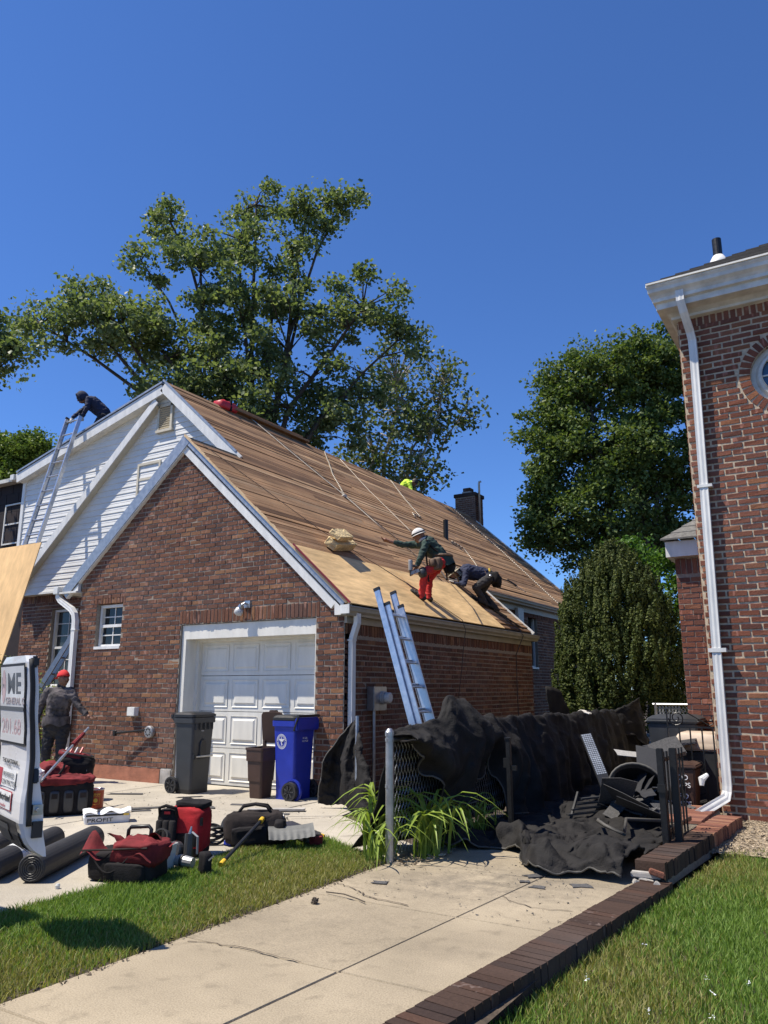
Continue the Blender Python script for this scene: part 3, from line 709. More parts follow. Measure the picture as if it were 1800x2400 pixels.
def board(x, wdt, y0, y1):
    b = MB(); t = .018; lift = random.uniform(-.004, .01); tw = random.uniform(-.006, .006)
    dx = wdt*math.cos(AR)/2; bow = random.uniform(-.004, .004)
    rings = []
    for y in (y0, (y0+y1)/2, y1):
        k = bow if y == (y0+y1)/2 else 0
        rings.append([rs(x-dx+k, y, -.02), rs(x+dx+k, y, -.02), rs(x+dx+k, y, lift+tw), rs(x-dx+k, y, lift-tw)])
    b.loft(rings); return b.build('board', 'deck_board', roof)
BW = .108; x = .09; step = BW*math.cos(AR)
while x > -4.74:
    x -= step; y0 = -.09 if x > -2.86 else 1.13; y1 = 6.3 if x > -.92 else 13.95
    y = y0
    while y < y1-.05:
        ln = random.uniform(2.3, 4.6); e = y+ln
        if y1-e < 1.0: e = y1
        if not (x > -.62 and e < 4.7 and False): board(x+step/2, BW-random.uniform(.004, .02), y+.003, min(e, y1)-.003)
        y = e
def sheet(x0, x1, y0, y1, lift=.02):
    def f(b): slabR(b, x0, x1, y0, y1, lift, lift+.014)
    return P('plywood_sheet', 'plywood', roof, f, bevel=.002)
sheet(-.77, .15, -.12, 2.43); sheet(-.77, .15, 2.436, 4.78, .022)
P('drip_edge_red', 'drip_red', house, lambda b: b.bar(rs(-.78, -.115, .028), rs(.14, -.115, .028), .02, .02))
P('lumber_strip', 'raw_lumber', house, lambda b: b.bar(rs(-2.93, -.075, -.012), rs(.1, -.075, -.012), .04, .03))
P('rake_board', 'white_metal', house, lambda b: b.bar(rs(-2.98, -.03, -.165), rs(-.02, -.03, -.165), .04, .14))
P('rake_trim', 'alu_dull', house, lambda b: b.bar(rs(-2.96, -.04, -.06), rs(.07, -.04, -.06), .06, .075))
gl_ = lambda x: 5.09-.85*(-2.93-x)
P('rake_board', 'alu_dull', house, lambda b: rake(b, -2.9, -5.5, gl_, -.075, -.01, .17))
P('rake_trim', 'white_metal', house, lambda b: rake(b, -2.9, -5.45, lambda x: gl_(x)-.2, -.06, 0, .03))
def porkR(b): b.prism([(-.115, 2.2), (.112, 2.2), (.112, 2.34), (-.125, 2.56)], 0, .06, frame((0, 0, 0), (1, 0, 0), (0, 0, 1)) )
P('eave_return', 'white_metal', house, porkR)
P('eave_return', 'white_metal', house, lambda b: b.prism([(-5.46, 2.83), (-5.17, 2.83), (-5.17, 3.1)], 0, .06, frame((0, 0, 0), (1, 0, 0), (0, 0, 1))))
P('eave_soffit', 'white_old', house, lambda b: b.bx(-5.6, -5.16, -.1, 1.3, 2.8, 2.83))
def gutter(b, x, y0, y1, z, s=1):
    pr = [(0, 0), (.13, 0), (.135, -.012), (.125, -.03), (.12, -.06), (.085, -.09), (.08, -.115), (0, -.115)]
    b.loft([[(x+s*p, y, z+q) for p, q in pr] for y in (y0, y1)])
P('gutter', 'gutter_brown', house, lambda b: gutter(b, .05, -.16, 6.5, 2.3))
P('gutter', 'gutter_brown', house, lambda b: gutter(b, -1.0, 6.42, 14.0, 3.26))
P('gutter_end', 'white_metal', house, lambda b: b.bx(.05, .185, -.175, -.161, 2.2, 2.31))
P('frieze', 'gutter_brown', house, lambda b: (b.bx(-.0, .035, .0, 6.4, 2.1, 2.2), b.bx(-1.1, -1.06, 6.5, 14, 3.02, 3.16), b.bx(-1.1, -.98, 6.5, 14, 3.14, 3.16)))
P('far_rake', 'white_metal', house, lambda b: (b.bar(rs(-.93, 6.33, -.02), rs(.12, 6.33, -.02), .03, .09), b.bar(rs(-4.78, 13.97, -.03), rs(-.95, 13.97, -.03), .03, .11)))
P('gutter', 'white_metal', house, lambda b: b.bx(-5.72, -5.6, -.12, 1.28, 2.8, 2.92), bevel=.008)
def spout(root, pts, w_=.075, d_=.055, mat='white_metal', ribs=True, axis=(0, 1, 0)):
    b = MB(); Pn = [Vector(p) for p in pts]; ring = []
    ax = Vector(axis).normalized()
    for i, p in enumerate(Pn):
        t = (Pn[min(i+1, len(Pn)-1)]-Pn[max(i-1, 0)]).normalized(); y = ax; x = y.cross(t).normalized(); y2 = t.cross(x)
        pr = []
        n = 5
        for k in range(n): pr.append((-w_/2+w_*k/(n-1), -d_/2+(.004 if ribs and k % 2 else 0)))
        for k in range(n): pr.append((w_/2-w_*k/(n-1), d_/2))
        ring.append([p+x*a+y2*c for a, c in pr])
    b.loft(ring); o = b.build('downspout', mat, root); return o
sp1 = spout(house, [(.125, .1, 2.22), (.125, .1, 2.1), (.06, .1, 1.92), (.05, .1, 1.85), (.05, .1, .02)], .08, .06, axis=(1, 0, 0))
P('collar', 'white_metal', sp1, lambda b: b.bx(.01, .085, .05, .15, 1.88, 1.9))
sp2 = spout(house, [(-5.64, -.06, 2.86), (-5.64, -.06, 2.76), (-5.58, -.06, 2.7), (-5.28, -.06, 2.54), (-5.2, -.06, 2.46), (-5.17, -.06, 2.36), (-5.13, -.06, .06)], .085, .07)
P('collar', 'white_metal', sp2, lambda b: b.bx(-5.21, -5.1, -.1, -.02, 2.2, 2.22))
spout(house, [(-1.05, 13.9, 3.1), (-1.05, 13.9, .05)], .08, .06, axis=(1, 0, 0))
# things fixed to the walls
wl = P('wall_light', 'galv', house, lambda b: (b.box((-1.6, -.012, 2.42), (.1, .03, .1)), b.tube([(-1.6, -.02, 2.42), (-1.6, -.08, 2.43), (-1.63, -.1, 2.41)], .014), b.lathe([(.035, 0), (.042, -.05), (.05, -.06)], (-1.63, -.1, 2.41), 14, Matrix.Rotation(.5, 3, 'Y'))), smooth=False)
P('bulb', 'clear_tub', wl, lambda b: b.lathe([(.05, -.06), (.062, -.1), (.058, -.14), (.03, -.155), (.001, -.157)], (-1.63, -.1, 2.41), 14, Matrix.Rotation(.5, 3, 'Y')), smooth=True)
P('junction_box', 'white_metal', house, lambda b: b.bx(-3.78, -3.62, -.09, .0, .905, 1.03), bevel=.006)
pv = P('vent_cap', 'tool_grey', house, lambda b: b.lathe([(.075, 0), (.085, .02), (.085, .06), (.07, .07)], (-3.33, .0, .69), 20, Matrix.Rotation(PI/2, 3, 'X')), smooth=False)
for k in range(8): P('grille_hole', 'felt_under', pv, lambda b: b.lathe([(.013, 0), (.013, .002)], (-3.33+.045*math.cos(k*PI/4), -.0705, .69+.045*math.sin(k*PI/4)), 8, Matrix.Rotation(PI/2, 3, 'X')))
P('vent_pipe', 'iron_black', house, lambda b: (b.tube([(-3.36, -.05, .72), (-3.93, -.14, .66)], .016), b.bx(-3.96, -3.92, -.16, -.12, .62, .69)))
mt = P('meter_box', 'galv', house, lambda b: b.bx(.015, .125, .5, .82, 1.02, 1.32), bevel=.008)
P('meter_ring', 'tool_grey', mt, lambda b: b.lathe([(.085, 0), (.085, .03), (.07, .035), (.07, .06)], (.125, .72, 1.18), 20, Matrix.Rotation(PI/2, 3, 'Y')))
P('meter_glass', 'clear_tub', mt, lambda b: b.lathe([(.066, .06), (.066, .11), (.05, .12)], (.125, .72, 1.18), 18, Matrix.Rotation(PI/2, 3, 'Y')), smooth=False)
P('conduit', 'galv', house, lambda b: b.tube([(.05, .62, 1.03), (.05, .62, .0)], .022, 10))
P('wall_box', 'white_old', house, lambda b: b.bx(-1.08, -1.0, 8.4, 8.75, 2.72, 3.08), bevel=.008)
vp = P('roof_vent', 'iron_black', house, lambda b: b.tube([rs(-2.52, 7.94, -.05), rs(-2.52, 7.94, -.05)+Vector((0, 0, .52))], .06, 14), smooth=False)

# ================================================================== RIGHT HAND BRICK HOUSE
rh = thing('brick_house', 'tall red brick house with round window and white cornice at right edge', 'house', (6, 2, 0))
WC = (5.17, 4.57)
W = Wall((0, .63, 0), (1, 0, 0), (0, -1, 0), L=.208, joint=.0175)
def sp_rh(z):
    s = [(4.14, 6.4)]; dz = abs(z-WC[1])
    if dz < .47: h_ = math.sqrt(.47**2-dz*dz); s = subtract(s, WC[0]-h_, WC[0]+h_)
    return s
W.lay(.03, 5.28, sp_rh); W.soldiers(4.14, 6.4, 5.28, 5.49)
ms = [W.mat_of(i) for i in W.items]
for k in range(34):
    a = 2*PI*k/34; c = Vector((WC[0]+.4*math.cos(a), .63+.028, WC[1]+.4*math.sin(a)))
    ms.append(Matrix.Translation(c) @ Matrix.Rotation(-a, 4, 'Y') @ Matrix.Diagonal((.11, .07, .06, 1)))
def rcore(b):
    n = 40; R = .345
    ring = [(WC[0]+R*math.cos(2*PI*k/n), WC[1]+R*math.sin(2*PI*k/n)) for k in range(n)]
    outer = []
    for k in range(n):
        a = 2*PI*k/n; dx, dz = math.cos(a), math.sin(a); t = min((.55/abs(dx)) if abs(dx) > 1e-6 else 9, (.55/abs(dz)) if abs(dz) > 1e-6 else 9); outer.append((WC[0]+dx*t, WC[1]+dz*t))
    b.loft([[(x, .63, z) for x, z in outer], [(x, .63, z) for x, z in ring], [(x, .75, z) for x, z in ring]], cap=False)
    b.bx(4.14, WC[0]-.55, .63, .75, -.1, 5.6); b.bx(WC[0]+.55, 9, .63, .75, -.1, 5.6); b.bx(WC[0]-.55, WC[0]+.55, .63, .75, -.1, WC[1]-.55); b.bx(WC[0]-.55, WC[0]+.55, .63, .75, WC[1]+.55, 5.6)
fwall = P('front_wall', 'mortar_right', rh, rcore)
# one-storey wing set back on the left
Wg = Wall((0, 2.3, 0), (1, 0, 0), (0, -1, 0), L=.208, joint=.011)
Wg.lay(.15, 2.72, lambda z: [(3.58, 4.6)]); Wg.soldiers(3.58, 4.6, 2.72, 2.93)
wing = P('wing_wall', 'mortar_garage', rh, lambda b: b.bx(3.585, 4.6, 2.3, 4.5, .1, 2.95))
# quoin edge seen along the left side of the front wall
Wq = Wall((4.14, .63, 0), (0, -1, 0), (-1, 0, 0), L=.208, joint=.012); Wq.lay(.03, 5.5, lambda z: [(-1.7, -.0)])
swall = P('side_wall', 'mortar_right', rh, lambda b: b.bx(4.15, 4.25, .64, 9, -.1, 5.6))
emit_bricks([(fwall, ms), (wing, [Wg.mat_of(i) for i in Wg.items]), (swall, [Wq.mat_of(i) for i in Wq.items])], 'brick_right')
P('wing_base', 'pebble_dash', rh, lambda b: b.bx(3.55, 4.6, 2.26, 4.5, -.1, .15))
P('wing_fascia', 'white_metal', rh, lambda b: b.bx(3.5, 4.14, 2.18, 4.5, 2.94, 3.14))
def wroof(b):
    for i in range(6):
        t0, t1 = i/6, (i+1)/6
        b.add([(3.46+.7*t0, 2.1+.7*t0, 3.16+.55*t0+.012), (4.14, 2.1+.7*t0, 3.16+.55*t0+.012), (4.14, 2.1+.7*t1, 3.16+.55*t1), (3.46+.7*t1, 2.1+.7*t1, 3.16+.55*t1)], [(0, 1, 2, 3)])
        b.add([(3.46+.7*t0, 2.1+.7*t0, 3.16+.55*t0+.012), (3.46+.7*t1, 2.1+.7*t1, 3.16+.55*t1), (3.46+.7*t1, 4.5, 3.16+.55*t1), (3.46+.7*t0, 4.5, 3.16+.55*t0+.012)], [(0, 1, 2, 3)])
        b.add([(3.46+.7*t0, 2.1+.7*t0, 3.16+.55*t0-.01), (4.14, 2.1+.7*t0, 3.16+.55*t0-.01), (4.14, 2.1+.7*t0, 3.16+.55*t0+.012), (3.46+.7*t0, 2.1+.7*t0, 3.16+.55*t0+.012)], [(0, 1, 2, 3)])
P('wing_roof', 'roof_shingle_grey', rh, wroof)
def ringf(b):
    prof = [(.35, 0), (.36, -.045), (.30, -.05), (.27, -.02), (.235, -.02), (.23, .03)]
    b.lathe(prof, (WC[0], .66, WC[1]), 40, Matrix.Rotation(-PI/2, 3, 'X') @ Matrix.Diagonal((1, 1, -1)), cap=False)
rwin = P('round_window', 'white_old', rh, ringf, smooth=False)
P('pane', 'glass_blue', rwin, lambda b: b.lathe([(.26, 0), (.26, .01)], (WC[0], .685, WC[1]), 32, Matrix.Rotation(-PI/2, 3, 'X')))
for k in range(4): a = k*PI/4; P('muntin', 'white_old', rwin, lambda b: b.bar((WC[0]-.24*math.cos(a), .675-.002*k, WC[1]-.24*math.sin(a)), (WC[0]+.24*math.cos(a), .675-.002*k, WC[1]+.24*math.sin(a)), .016, .016))
def corn(b):
    pr = [(.27, 5.74), (.255, 5.74), (.25, 5.72), (.27, 5.69), (.275, 5.65), (.31, 5.62), (.33, 5.59), (.33, 5.55), (.37, 5.54), (.37, 5.47), (.5, 5.46), (.56, 5.43), (.56, 5.4), (.635, 5.39), (.635, 5.75)]
    mx = lambda y: 4.14-(.635-y)*.64
    b.loft([[(9, y, z) for y, z in pr], [(mx(y), y, z) for y, z in pr], [(mx(y), 8, z) for y, z in pr]], cap=False)
P('cornice', 'white_old', rh, corn)
P('gutter_lip', 'white_paint', rh, lambda b: b.bx(3.9, 9, .235, .255, 5.735, 5.755))
def rroof(b):
    N_ = 16; sl = .64
    for i in range(N_):
        t0, t1 = i*.14, (i+1)*.14
        z0, z1 = 5.75+t0*sl, 5.75+t1*sl-.0
        b.add([(3.9+t0, .24+t0, z0+.014), (9, .24+t0, z0+.014), (9, .24+t1, z1), (3.9+t1, .24+t1, z1)], [(0, 1, 2, 3)])
        b.add([(3.9+t0, .24+t0, z0), (9, .24+t0, z0), (9, .24+t0, z0+.014), (3.9+t0, .24+t0, z0+.014)], [(0, 1, 2, 3)])
        b.add([(3.9+t0, .24+t0, z0+.014), (3.9+t1, .24+t1, z1), (3.9+t1, 8, z1), (3.9+t0, 8, z0+.014)], [(0, 1, 2, 3)])
P('roof', 'roof_shingle', rh, rroof)
rv_ = P('roof_vent', 'iron_black', rh, lambda b: b.lathe([(.052, -.2), (.052, .2), (.044, .2), (.044, .12)], (4.6, 1.0, 6.3), 16), smooth=False)
P('flashing', 'white_metal', rv_, lambda b: b.lathe([(.16, -.16), (.1, -.03), (.06, .04)], (4.6, 1.0, 6.24), 18), smooth=True)
sp3 = spout(rh, [(4.24, .33, 5.62), (4.24, .33, 5.5), (4.255, .38, 5.38), (4.28, .53, 5.2), (4.29, .565, 5.1), (4.29, .57, 4.9), (4.215, .57, .36), (4.21, .565, .3), (4.19, .53, .24), (4.0, .2, .13)], .085, .065)
P('bracket', 'white_metal', sp3, lambda b: b.bx(4.16, 4.33, .53, .625, 1.66, 1.7)); P('bracket', 'white_metal', sp3, lambda b: b.bx(4.2, 4.35, .53, .625, 3.4, 3.43))
P('hose_bib', 'white_metal', rh, lambda b: b.tube([(4.05, .5, .46), (4.0, .45, .42), (4.0, .44, .36)], [.02, .035, .02]))

# neighbour's dark house far left
dh = thing('dark_house', 'dark brown shingled house with white framed window behind left tree', 'house', (-18, 6, 0))
P('wall', 'neighbour_dark', dh, lambda b: b.bx(-26, -15.3, 6, 16, -.1, 7.6))
for i in range(9):
    for k in range(4): P('wall_shingle', 'neighbour_dark', dh, lambda b: b.box((-15.9-k*.62-(i % 2)*.3, 5.985, 5.05+i*.3), (.6, .02, .29), Matrix.Rotation(.04, 3, 'X')))
P('roof_edge', 'white_old', dh, lambda b: b.bx(-26.3, -15.0, 5.7, 16, 7.6, 7.72))
window(dh, (0, 6, 0), (1, 0, 0), (0, -1, 0), -17.1, -16.1, 5.65, 6.95, 1, 1, inset=-.03, frame_mat='white_paint', glass='glass_mid')

# ================================================================== TREES AND PLANTS
from mathutils import noise as mn
def leaf_mesh(name, C_, N_, size, mat, asp=.8, fold=.25):
    """one small folded leaf for every centre C_ with normal N_"""
    n = len(C_); A = rng.normal(size=(n, 3)); N_ = N_/(np.linalg.norm(N_, axis=1)[:, None]+1e-9)
    U = np.cross(N_, A); U /= np.linalg.norm(U, axis=1)[:, None]+1e-9; Wv = np.cross(N_, U)
    s = (size*rng.uniform(.6, 1.25, n))[:, None]
    V = np.stack([C_-U*s*.5, C_+Wv*s*.5*asp+N_*s*fold*.4, C_+U*s*.5, C_-Wv*s*.5*asp+N_*s*fold*.4], 1).reshape(-1, 3)
    i = np.arange(n)*4; T = np.stack([i, i+1, i+2, i, i+2, i+3], 1).reshape(-1, 3)
    return tri_mesh(name, V, T, mat)
def sample_ell(ells, dens, surf=2.2):
    out = []
    for (x, y, z, a, c) in ells:
        k = max(4, int(dens*(a*a*c)**(2/3.)*1.0)+2); d = rng.normal(size=(k, 3)); d /= np.linalg.norm(d, axis=1)[:, None]
        r = rng.uniform(0, 1, k)**(1/surf); out.append(np.array([x, y, z])+d*r[:, None]*np.array([a, a*.9, c]))
    return np.concatenate(out)
def tree(name, label, base, ells, leaf, lsize, dens, per, sig, r0, bark='bark', limb=.5, droop=.15, twig=.02, group=None, surf=2.2, up=.6, sh=(1, 1, .6)):
    root = thing(name, label, 'tree', base, group)
    cl = sample_ell(ells, dens, surf); n = len(cl); B = Vector(base); b = MB()
    zc = min(e[2]-e[4] for e in ells); fork = Vector((B.x+.15, B.y, max(B.z+1.5, min(zc, B.z+5.5))))
    b.tube([B, B.lerp(fork, .5)+Vector((.08, .05, 0)), fork], [r0*1.15, r0*.9, r0*.75], 10)
    limbs = []
    for (x, y, z, a, c) in ells:
        e = Vector((x, y, z)); m = fork.lerp(e, .45)+Vector((random.uniform(-.4, .4), random.uniform(-.4, .4), .12*(e-fork).length))
        L = (e-fork).length; rr = r0*limb*min(1, .35+a/4)
        pts = [fork-Vector((0, 0, .3)), fork.lerp(m, .5)+Vector((0, 0, .05*L)), m, m.lerp(e, .55)+Vector((random.uniform(-.3, .3), random.uniform(-.3, .3), .03*L)), e]
        b.tube(pts, [rr, rr*.8, rr*.6, rr*.42, rr*.25], 7, caps=False); limbs += [(p, rr*.5) for p in pts[1:]]+[(pts[2].lerp(pts[3], .5), rr*.4), (pts[3].lerp(pts[4], .5), rr*.3)]
    LP = np.array([tuple(p) for p, r in limbs])
    for c in cl:
        d = np.linalg.norm(LP-c, axis=1)+np.where(LP[:, 2] > c[2]+.4, 1.5, 0); k = int(d.argmin()); s = Vector(LP[k]); e = Vector(c)
        m = s.lerp(e, .55)+Vector((random.uniform(-.15, .15), random.uniform(-.15, .15), .1*(e-s).length))
        b.tube([s, m, e], [twig*1.6, twig, twig*.35], 4, caps=False)
    b.build('trunk', bark, root, smooth=True)
    Cn = np.repeat(cl, per, 0); k = len(Cn)
    s = np.repeat(rng.uniform(.65, 1.35, n), per)[:, None]
    Cn = Cn+np.clip(rng.normal(size=(k, 3)), -1.75, 1.75)*np.array(sh)*sig*s-np.array([0, 0, droop*sig])
    Nn = rng.normal(size=(k, 3))*.75+np.array([0, 0, up])
    me = leaf_mesh('crown', Cn-np.array(base), Nn, lsize, leaf); link('crown', me, root)
    return root
tree('maple_tree', 'big spreading leafy tree towering behind the stripped roof', (-10.7, 10.3, -.1),
     [[-11.88, 9.46, 11.77, 3.11, 1.85], [-10.23, 10.46, 13.96, 2.98, 1.73], [-12.4, 9.14, 15.24, 1.82, 1.36], [-13.78, 8.88, 17.56, 1.13, 0.69], [-11.54, 10.84, 18.59, 1.15, 0.58], [-9.31, 11.02, 17.56, 1.43, 0.92], [-8.29, 11.65, 17.9, 0.78, 0.62], [-10.97, 9.43, 16.24, 1.14, 0.72], [-9.52, 10.89, 15.57, 1.17, 0.62], [-7.08, 11.21, 13.43, 1.62, 1.06], [-6.13, 11.79, 12.23, 0.87, 0.71], [-13.71, 6.58, 11.99, 2.07, 1.27], [-14.4, 6.16, 13.62, 1.16, 0.81], [-15.54, 5.46, 12.57, 1.22, 0.81], [-13.23, 7.46, 12.82, 1.37, 1.06], [-11.42, 10.32, 10.0, 3.44, 1.64], [-8.46, 11.55, 10.71, 1.95, 1.85], [-12.5, 7.91, 10.32, 1.86, 0.83], [-14.19, 8.05, 15.73, 0.65, 0.49]],
     'leaf_maple', .155, 8.5, 125, .26, .36)
tree('maple_tree', 'leafy tree reaching in from the left edge above the dark house', (-17.6, 3.2, -.1), [[-15.54, 3.7, 11.28, 1.25, .97], [-14.85, 4.13, 10.73, .68, .65], [-15.94, 3.46, 9.93, 1.02, .86], [-17.4, 3.3, 11.2, 1.6, 1.4]], 'leaf_maple', .155, 9, 120, .26, .26)
tree('sycamore_tree', 'sparse tree with pale limbs rising behind the roof ridge', (-9.3, 16.0, -.1),
     [[-8.67, 16.1, 12.81, 1.97, 1.73], [-7.7, 16.7, 11.07, 1.66, 1.87], [-9.37, 15.68, 10.04, 1.97, 1.73], [-6.89, 16.6, 12.6, .82, 1.27], [-8.16, 15.83, 8.73, 1.64, .85], [-6.0, 16.56, 11.39, .58, .83]],
     'leaf_syc', .18, 22, 20, .3, .3, 'bark_pale', .5)
tree('oak_tree', 'dense dark green tree between the two brick houses', (-.2, 17.9, -.1),
     [[-.68, 17.46, 12.05, 2.03, 1.41], [.6, 18.25, 12.37, 1.49, 1.41], [-2.1, 16.6, 11.58, 1.22, 1.16], [-2.55, 16.32, 9.87, 1.22, 1.41], [-1.09, 17.21, 9.26, 2.43, 1.93], [.39, 18.12, 9.26, 1.62, 2.05], [-3.0, 16.05, 8.06, .95, .77], [-2.81, 16.17, 6.73, 1.08, 1.28], [-1.47, 16.98, 6.73, 2.03, 1.67], [.21, 18.01, 6.59, 1.35, 1.54], [2.0, 19.68, 11.78, 1.52, 1.83], [2.12, 19.76, 8.65, 1.52, 2.1]],
     'leaf_oak', .13, 25, 125, .24, .34)
tree('far_tree', 'rounded green tree behind the dark house roof', (-23, 9.6, -.1), [[-22.89, 9.76, 10.67, 1.46, .69], [-22.34, 10.1, 11.21, .65, .62], [-23.27, 9.53, 9.94, 1.3, .77], [-24.08, 9.04, 10.67, 1.46, .92], [-22.6, 9.9, 9.3, 1.5, .8]], 'leaf_far', .13, 34, 130, .25, .25)
tree('young_maple', 'bright green young tree behind evergreen beside brick wing', (1.9, 10.3, -.1), [[2.24, 9.88, 3.92, .55, .79], [2.26, 9.88, 2.98, .51, .7], [1.13, 10.37, 4.49, .58, .37], [2.25, 9.88, 1.87, .37, .61]], 'leaf_bright', .1, 60, 70, .16, .06, twig=.006)
def bush(name, label, base, ells, leaf, ls, dens, per, sig):
    return tree(name, label, base, ells, leaf, ls, dens, per, sig, .02, twig=.004, limb=.6, sh=(1, 1, 1))
def shrub(name, label, base, ells, leaf, ls, dens, per, sig):
    root = thing(name, label, 'shrub', base); cl = sample_ell(ells, dens, 2.4); b = MB()
    for c in cl[::3]: b.tube([base, Vector(base).lerp(Vector(c), .6)+Vector((0, 0, .08)), tuple(c)], [.012, .007, .003], 4)
    b.build('stem', 'bark', root); Cn = np.repeat(cl, per, 0)+rng.normal(size=(len(cl)*per, 3))*sig
    link('foliage', leaf_mesh('foliage', Cn-np.array(base), rng.normal(size=Cn.shape)+np.array([0, 0, .5]), ls, leaf), root); return root
shrub('shrub', 'variegated leafy shrub behind the open van door', (-6.4, -.2, 0), [[-6.57, -.19, 1.46, .42, .33], [-6.85, -.36, 1.25, .42, .4], [-6.7, -.2, .7, .5, .6], [-7.3, -.4, 1.2, .5, .45]], 'leaf_bush', .055, 90, 40, .09)
shrub('shrub', 'variegated leafy shrub right behind the man in red cap', (-5.9, 0.1, 0), [[-5.82, .03, 1.12, .31, .36], [-5.85, .05, .6, .36, .5]], 'leaf_bush', .055, 120, 40, .08)
shrub('shrub', 'dark undergrowth behind the far chain link fence', (2.5, 8.6, 0), [[2.55, 8.6, 1.08, .6, .48], [2.0, 8.9, .68, .6, .4], [3.2, 8.6, .8, .5, .7]], 'leaf_oak', .07, 80, 40, .1)
# evergreen: upright sprays of needles
ev = thing('evergreen_shrub', 'dense dark upright evergreen behind the tarp covered fence', 'shrub', (1.25, 8.1, -.05))
b = MB()
for k in range(5): a = k*1.26; b.tube([(1.25, 8.1, 0), (1.25+.3*math.cos(a), 8.1+.3*math.sin(a), 1.2), (1.25+.6*math.cos(a), 8.1+.6*math.sin(a), 3.2)], [.08, .05, .02], 7)
b.build('trunk', 'bark', ev); Cn = []; Nn = []
for i in range(1700):
    zz = random.uniform(.15, 1)**.85; a = random.uniform(0, 2*PI)
    prof = 1.22*math.sin(PI*min(1, (.18+.8*zz)))**.6*(1.0 if zz < .75 else math.sqrt(max(.08, 1-((zz-.75)/.3)**2)))
    lob = 1+.16*mn.noise((math.cos(a)*1.6, math.sin(a)*1.6, zz*3.2)); rr = prof*lob*(random.uniform(.78, 1.05) if i < 1250 else random.uniform(.2, .7))
    c = np.array([1.25+rr*math.cos(a), 8.1+rr*math.sin(a), -.1+4.0*zz]); hgt = random.uniform(.22, .5); q = 105
    t = rng.uniform(0, 1, q); rad = .075*(1-t)**.7+.012
    d = rng.normal(size=(q, 3)); d /= np.linalg.norm(d, axis=1)[:, None]
    lean = np.array([math.cos(a)*.18, math.sin(a)*.18, 1])
    Cn.append(c+lean*(t*hgt)[:, None]+d*rad[:, None]); Nn.append(d*1.2+np.array([math.cos(a), math.sin(a), .3])*.5)
link('foliage', leaf_mesh('foliage', np.concatenate(Cn)-np.array((1.25, 8.1, -.05)), np.concatenate(Nn), .055, 'needle', .55), ev)
# daylilies at the foot of the fence: every arching leaf its own piece
def arch_leaf(L, wd, seed):
    r = random.Random(seed); b = MB(); n = 7; pts = []
    h_ = L*r.uniform(.42, .6); reach = L*r.uniform(.4, .75)
    for i in range(n+1):
        t = i/n; pts.append((reach*t**1.5, h_*math.sin(t*PI*.78)*(1-.15*t*t)))
    ring = []
    for i, (x, z) in enumerate(pts):
        t = i/n; ww = wd*(.75+.5*t)*(1-t**3.0)+.0008
        ring.append([(x, -ww/2, z+ww*.25), (x, 0, z), (x, ww/2, z+ww*.25)])
    b.loft(ring, cap=False, closed=False); me = bpy.data.meshes.new('leaf'); me.from_pydata(b.v, [], b.f); me.materials.append(MATS['leaf_lily']); return me
LM = [arch_leaf(.82, .03, i) for i in range(8)]
for k, (x, y, n, sc, lab) in enumerate([(1.95, -2.35, 60, 1.0, 'arching daylily clump left of the galvanised corner post'), (2.12, -2.62, 22, .7, 'small daylily clump at the foot of the galvanised corner post'), (2.36, -2.25, 56, 1.0, 'arching daylily clump right of the galvanised corner post'), (2.35, -1.8, 30, .8, 'shaded daylily clump in front of the hanging tarp'), (2.4, -1.35, 22, .75, 'deeply shaded daylily clump by the black iron post')]):
    pl = thing('daylily', lab, 'plant', (x, y, 0))
    for i in range(n):
        o = bpy.data.objects.new('leaf', random.choice(LM)); COL.objects.link(o); o.parent = pl
        o.location = (random.gauss(0, .05), random.gauss(0, .07), -.01); s = sc*random.uniform(.65, 1.1); o.scale = (s, s, s); o.rotation_euler = (random.gauss(0, .12), random.gauss(-.1, .15), random.uniform(0, 2*PI))
hs = thing('hosta', 'broad leaved hosta behind the tool bags by the van', 'plant', (-3.25, -1.75, 0))
def hl(b):
    n = 6
    R = [[(.36*t, -.075*math.sin(PI*min(1, t*1.05))**.8-.001, .28*math.sin(t*PI*.75)+.012), (.36*t, 0, .28*math.sin(t*PI*.75)), (.36*t, .075*math.sin(PI*min(1, t*1.05))**.8+.001, .28*math.sin(t*PI*.75)+.012)] for t in [i/n for i in range(n+1)]]
    b.loft(R, cap=False, closed=False)
b = MB(); hl(b); hme = bpy.data.meshes.new('leaf'); hme.from_pydata(b.v, [], b.f); hme.materials.append(MATS['leaf_hosta'])
for i in range(34):
    o = bpy.data.objects.new('leaf', hme); COL.objects.link(o); o.parent = hs; s = random.uniform(.75, 1.2); o.scale = (s, s, s*random.uniform(.8, 1.3)); o.rotation_euler = (random.gauss(0, .3), random.gauss(-.1, .3), random.uniform(0, 2*PI)); o.location = (random.gauss(0, .15), random.gauss(0, .12), 0)

